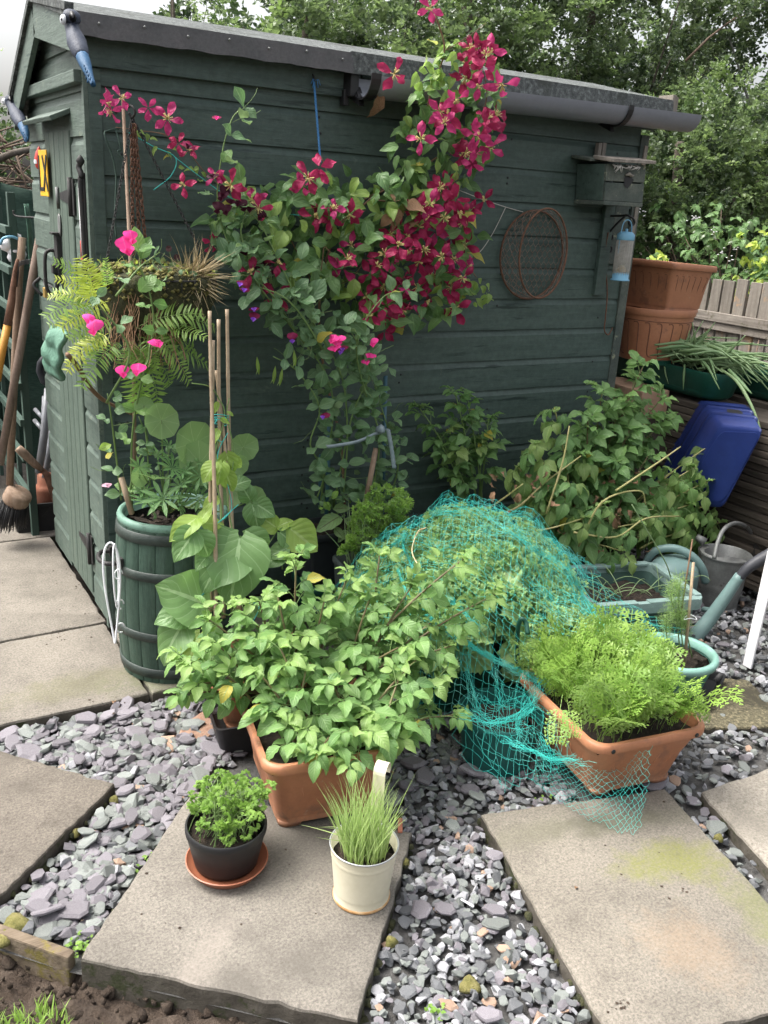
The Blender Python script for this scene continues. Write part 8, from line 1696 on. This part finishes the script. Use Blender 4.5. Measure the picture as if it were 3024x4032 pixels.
for k in range(26):
    x, y = rs.uniform(1290, 1490), rs.uniform(1235, 1300); a = dY(x, y, 2.16); a.z = .15; d = Vector((rs.normal(), rs.normal()*.6, .3+.5*rs.uniform())).normalized(); L = rs.uniform(.08, .22); mb.tube([p-se.location for p in bez(a, a+d*L*.6+Vector((0, 0, L*.25)), a+d*L+Vector((0, 0, -L*.18)), 7)], [.0018, .0018, .0016, .0015, .0013, .0012, .001, .0006], 5)
for P in ([(1455, 1275, 2.12), (1440, 1220, 2.12), (1400, 1150, 2.15), (1365, 1090, 2.18)],): mb.tube(cat([dY(*p)-se.location for p in P], 5), .0022, 6)
tag(mb.build('blades', l_onion, se), kind='stuff')
on = thing('onion_heap', 'heap of cut onion tops lying over the long green trough', 'onion tops', (3.37, 2.9, .87)); rs = np.random.RandomState(121)
def onionblade(P, r):
    mb = MB(); Q = cat([p-on.location for p in P], 4); k = len(Q); mb.tube(Q, [r*(.75+.4*math.sin(math.pi*min(1, i/k*1.4)))*(1-.85*(i/k)**3) for i in range(k)], 7); mb.build('blade', l_onion, on)
for k in range(120):
    x = rs.uniform(3.28, 3.47); y = rs.uniform(2.6, 3.0); z = .88+rs.uniform(0, .07); ang = -1.35+rs.normal()*.45; L = rs.uniform(.18, .42); d = Vector((math.cos(ang), math.sin(ang), .02+rs.normal()*.12)); a = Vector((x, y, z))+d*-.12; onionblade([a, a+d*L*.5+Vector((0, 0, .02)), a+d*L+Vector((0, 0, -.03+rs.normal()*.03))], rs.uniform(.0045, .0075))
onionblade([onX(2840, 1455, 3.3), onX(2900, 1500, 3.27), onX(2950, 1580, 3.25), onX(2985, 1660, 3.24), onX(2998, 1708, 3.24)], .007); onionblade([onX(2870, 1455, 3.29), onX(2930, 1520, 3.27), onX(2960, 1550, 3.26)], .008); onionblade([onX(2740, 1470, 3.3), onX(2850, 1400, 3.32), onX(2935, 1320, 3.34)], .007); onionblade([onX(2696, 1435, 3.26), onX(2692, 1490, 3.25), onX(2690, 1535, 3.25)], .005); onionblade([onX(2616, 1420, 3.27), onX(2620, 1470, 3.26), onX(2632, 1510, 3.26)], .004)
for k in range(16): x, y = rs.uniform(2670, 2740), rs.uniform(1270, 1430); a = onX(x, 1430, 3.38); onionblade([a, a+Vector((rs.normal()*.02, rs.normal()*.03, .08)), a+Vector((rs.normal()*.05, rs.normal()*.06, rs.uniform(.12, .22)))], .006)
# ---------------------------------------------------------------- trees and hedge behind
def spray_t(seed, n=11, L=.30, w=.85):
    """a twig with lobed leaves along it, length about 1"""
    rs = np.random.RandomState(seed); rows = []
    for k in range(n):
        t = (k+.5)/n; a = k*2.4+rs.uniform(-.4, .4); p = np.array([rs.normal()*.05, t*.9, -.12*t*t+rs.normal()*.04]); d = np.array([math.cos(a), .5, math.sin(a)*.55+.1]); l = L*rs.uniform(.75, 1.2)
        rows.append((p, d, (rs.normal()*.5, rs.normal()*.4, 1), l, l*w))
    V = []; F = []; UV = []
    for r in rows:
        p, d, n_, l, ww = r; p = np.array(p); d = d/np.linalg.norm(d); x = np.cross(d, n_); x /= np.linalg.norm(x)+1e-9; z = np.cross(x, d); o = len(V)
        for a, b, c in ((0, 0, 0), (.28, -.46, .07), (.62, -.36, .05), (1, 0, -.10), (.62, .36, .05), (.28, .46, .07), (.5, 0, -.02)): V.append(p+d*l*a+x*ww*b+z*l*c); UV.append((.5+b, a))
        F += [(o, o+6, o+2, o+1), (o+6, o+3, o+3, o+2), (o, o+5, o+4, o+6)]
        F[-2] = (o+6, o+4, o+3, o+2)
    return np.array(V), np.array(F), np.array(UV)
SPR = [spray_t(i) for i in range(5)]; SPRB = [spray_t(20+i, 6, .46, .9) for i in range(4)]
def crown(name, root, blobs, n, s0, s1, mats, rs, T=SPR, deep=.35):
    """blobs: (centre, radii). Sprays stand on small clumps over each blob, with darker leaves deeper in as painted shade."""
    its = []; tot = sum(b[1][0]*b[1][2] for b in blobs)
    for c, r in blobs:
        c = Vector(c); m = int(n*r[0]*r[2]/tot); K_ = max(6, int(m/16)); cl_ = []
        for k in range(K_):
            d = rvec(rs); q = rs.uniform(.72, 1.08); cl_.append((Vector((c.x+d.x*r[0]*q, c.y+d.y*r[1]*q, c.z+d.z*r[2]*q)), d, rs.uniform(.10, .22), rs.uniform()))
        for k in range(m):
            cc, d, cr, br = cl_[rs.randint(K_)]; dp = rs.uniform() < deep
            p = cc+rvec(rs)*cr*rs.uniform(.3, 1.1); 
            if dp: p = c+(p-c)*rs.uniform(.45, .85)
            g = (d*.8+rvec(rs)*.8+Vector((0, 0, .25))).normalized(); its.append((T[rs.randint(len(T))], frame(p-root.location, g, Vector((0, -.2, 1))+rvec(rs)*.5, rs.uniform(s0, s1)), (2 if dp else (1 if br > .62 and p.z > c.z-.2*r[2] else 0))))  # upper clumps lighter, deep sprays darker: light and shade put into leaf colour
    return obj(name, joinT(name, its, mats, rs, False), root)
def tree(label, base, blobs, n, s0, s1, mats, seed, trunk=(.07, .03), bark=None, name='tree', limbs=6, deep=.35, T=SPR, group='trees and bushes behind the shed'):
    rs = np.random.RandomState(seed); t = thing(name, label, 'tree', tuple(base), 0, group); b = Vector(base); top = Vector(blobs[0][0])
    mb = MB(); P = [b, b.lerp(top, .3)+Vector((rs.normal()*.06, rs.normal()*.06, 0)), b.lerp(top, .65)+Vector((rs.normal()*.1, rs.normal()*.1, 0)), top+Vector((0, 0, blobs[0][1][2]*.5))]; Q = cat([p-b for p in P], 6); k = len(Q); mb.tube(Q, [trunk[0]+(trunk[1]-trunk[0])*i/(k-1) for i in range(k)], 10); mb.build('trunk', bark or m_bark, t)
    for i in range(limbs):
        c, r = blobs[i % len(blobs)]; d = rvec(rs); e = Vector((c[0]+d.x*r[0]*.95, c[1]+d.y*r[1]*.95, c[2]+d.z*r[2]*.9)); q = Q[int(k*rs.uniform(.3, .85))]+b; mb = MB(); PP = bez(q-b, q.lerp(e, .5)+Vector((0, 0, .12))-b, e-b, 8); mb.tube(PP, [trunk[1]*.7-trunk[1]*.55*j/8 for j in range(9)], 6); mb.build('limb', bark or m_bark, t)
    crown('crown', t, blobs, int(n*1.7), s0*.74, s1*.74, mats, rs, T, deep); return t
GH = (l_tree, l_treel, l_treed); GD = (l_treed, l_tree, l_treed)
tree('thin sparse young tree beside the pale sky above the roof', (1.85, 5.9, 0), [((1.95, 5.9, 2.42), (.24, .25, .35)), ((2.15, 5.9, 2.2), (.18, .2, .25))], 130, .08, .12, GH, 201, (.02, .01), limbs=8, deep=.1)
tree('bushy hawthorn rising over the middle of the shed roof', (3.05, 5.6, 0), [((2.70, 5.6, 2.28), (.50, .45, .62)), ((3.15, 5.6, 2.35), (.6, .5, .75)), ((2.6, 5.6, 1.8), (.5, .4, .5)), ((3.3, 5.5, 1.9), (.5, .4, .5))], 1700, .12, .19, GH, 202)
tree('large hawthorn behind the clematis top', (4.3, 5.8, 0), [((4.0, 5.8, 2.4), (.7, .5, .8)), ((4.6, 5.8, 2.6), (.7, .5, .9)), ((4.2, 5.6, 1.9), (.7, .5, .6))], 2000, .12, .19, (l_tree, l_treel, l_treed), 203)
tree('dark tall tree with bare slanting branches above the gutter end', (5.9, 6.1, 0), [((5.3, 6.0, 2.7), (.8, .6, 1.0)), ((6.2, 6.1, 2.9), (.9, .6, 1.0)), ((5.6, 6.0, 2.0), (.8, .5, .7))], 2000, .12, .20, GD, 204, limbs=9, deep=.45)
tree('light leaved hawthorn leaning over the picket fence', (5.75, 4.75, 0), [((5.15, 4.75, 1.75), (.55, .42, .50)), ((5.75, 4.7, 1.95), (.6, .45, .50)), ((6.3, 4.6, 1.7), (.55, .45, .6)), ((5.3, 4.8, 1.3), (.6, .4, .4)), ((5.9, 4.6, 1.35), (.6, .4, .45))], 2300, .11, .17, (l_tree, l_treel, l_treed), 205)
tree('shady tree at the far corner beyond the fence', (7.4, 5.2, 0), [((7.0, 5.3, 2.6), (.8, .6, 1.1)), ((7.6, 5.0, 2.3), (.7, .6, 1.2)), ((6.6, 5.3, 3.1), (.7, .6, .6)), ((7.2, 5.0, 1.5), (.7, .5, .6))], 1700, .13, .20, GD, 206, bark=m_birch, deep=.45)
rs = np.random.RandomState(207)
for (c, lb) in (((3.3, 8.2, 1.9), 'dark tree in the second row behind the hawthorns'), ((5.6, 8.4, 2.3), 'deep green tree far behind the gutter'), ((8.2, 7.6, 2.4), 'dark tree far behind the stacked pots'), ((9.8, 6.2, 2.3), 'distant dark tree beyond the fence end')):
    tree(lb, (c[0], c[1], 0), [(c, (1.3, .7, 1.9)), ((c[0]+.6, c[1]+.3, c[2]-.6), (1.2, .6, 1.2))], 900, .22, .34, GD, int(c[0]*10), (.12, .05), deep=.4, group='dark trees in the second row')
tree('thinly leaved tree beyond the shade netting', (.55, 6.2, 0), [((.72, 6.2, 2.05), (.42, .3, .42)), ((.5, 6.1, 1.7), (.45, .3, .3))], 260, .09, .15, GH, 208, (.03, .012), deep=.2)
tree('dense ivy clad shrub behind the twig heap', (.5, 5.8, 0), [((.35, 5.8, 1.35), (.6, .25, .35)), ((.9, 5.8, 1.2), (.5, .25, .5)), ((.6, 5.85, .7), (.7, .25, .5))], 700, .10, .17, GD, 209, (.03, .012), name='shrub')
# pale trunk standing free at the right
t = thing('bare_tree', 'slim pale barked bare tree standing in the shade behind the fence', 'tree trunk', (6.55, 4.35, 0)); MBt = MB().tube([(0, 0, 0), (.02, 0, .8), (-.02, .02, 1.5), (.03, 0, 2.3)], [.05, .046, .042, .036], 12); MBt.build('trunk', m_birch, t)
t = thing('dead_branch', 'bare pale branch slanting through the dark tree', 'branch', tuple(onY(2700, 230, 5.35))); mb = MB(); mb.tube([onY(*p)-t.location for p in ((2700, 240, 5.35), (2790, 150, 5.3), (2860, 95, 5.3), (2940, 40, 5.3))], [.010, .009, .007, .004], 7); mb.tube([onY(*p)-t.location for p in ((2860, 95, 5.3), (2930, 60, 5.25), (2985, 62, 5.25))], [.006, .004, .002], 6); mb.build('wood', m_twig, t)
# bramble and bright shrub spilling over the fence
def shrub(name, label, base, pts, T, s0, s1, mats, seed, cat_='bush', lim=300):
    r2 = np.random.RandomState(seed); t = thing(name, label, cat_, tuple(base)); LV = Leaves(t, 'leaf', seed); st = MB(); b = Vector(base)
    for i, p in enumerate(pts):
        if i % 7 == 0: st.tube([q-b for q in bez(b+Vector((r2.normal()*.3, r2.normal()*.3, 0)), b.lerp(p, .5)+Vector((0, 0, .35)), p, 6)], [.006, .005, .005, .004, .004, .003, .002], 5)
        d0 = Vector((r2.normal(), r2.normal()-.3, -.15)).normalized(); n = Vector((-.25, -.45, .85))+rvec(r2)*.35; s = r2.uniform(s0, s1)
        for a in (-1.0, 0, 1.0):
            d = Matrix.Rotation(a, 3, n.normalized()) @ d0; LV.add(T[r2.randint(len(T))], frame(p, d, n, s*(1 if a == 0 else .85)), mats[0] if r2.uniform() < .75 else mats[1])
    tag(st.build('stems', m_twig, t), kind='stuff'); LV.finish(lim); return t
rs = np.random.RandomState(211)
P = []
for k in range(210): x, y = polypts([(1360, 470), (1430, 430), (1560, 440), (1659, 480), (1700, 600), (1640, 640), (1500, 600), (1400, 590), (1365, 560)], 1, rs)[0]; P.append(onX(x*K, y*K, rs.uniform(4.66, 5.1)))
shrub('bramble', 'bramble with broad green leaves arching over the picket fence', (4.95, 3.9, .2), P, T_pot, .055, .085, (l_bramble, l_tree), 212)
P = []
for k in range(46): x, y = polypts([(1570, 640), (1600, 500), (1650, 500), (1690, 520), (1690, 640)], 1, rs)[0]; P.append(onX(x*K, y*K, rs.uniform(4.62, 4.8)))
shrub('elder_sapling', 'bright lime yellow sapling at the end of the fence', (4.72, 3.0, .3), P, T_pot, .05, .075, (l_lime, l_bramble), 213, 'sapling')
P = []
for k in range(16): x, y = polypts([(1375, 575), (1420, 540), (1455, 560), (1440, 600)], 1, rs)[0]; P.append(onX(x*K, y*K, rs.uniform(4.3, 4.5)))
shrub('lime_shrub', 'lime green shrub tips showing beside the bird feeder', (4.4, 4.0, .5), P, T_pot, .05, .07, (l_lime, l_bramble), 214, 'shrub')
mb = MB()
for (x, y) in ((1385, 455), (1495, 475), (1505, 470), (1540, 500), (1575, 560), (1560, 545), (1590, 535), (1450, 575)):
    for k in range(5): c = onX(x*K+rs.normal()*10, y*K+rs.normal()*8, 4.66); mb.lathe([(.0002, -.003), (.008, 0), (.0002, .004)], c, 6)
tag(mb.build('blossom', m_white), kind='stuff')
# ivy creeping up the foot of the fence
P = [onX(rs.uniform(2880, 3030), rs.uniform(1880, 2100), 3.62) for _ in range(34)]
iv = thing('ivy', 'dark variegated ivy leaves at the foot of the fence', 'ivy', (3.6, 2.3, 0)); LV = Leaves(iv, 'leaf', 30)
for p in P: LV.add(T_pot[rs.randint(4)], frame(p, rvec(rs)+Vector((0, 0, -.4)), (CAMP-p).normalized()+rvec(rs)*.4, rs.uniform(.04, .065), rs.uniform(.06, .08)), l_ivy)
LV.finish()
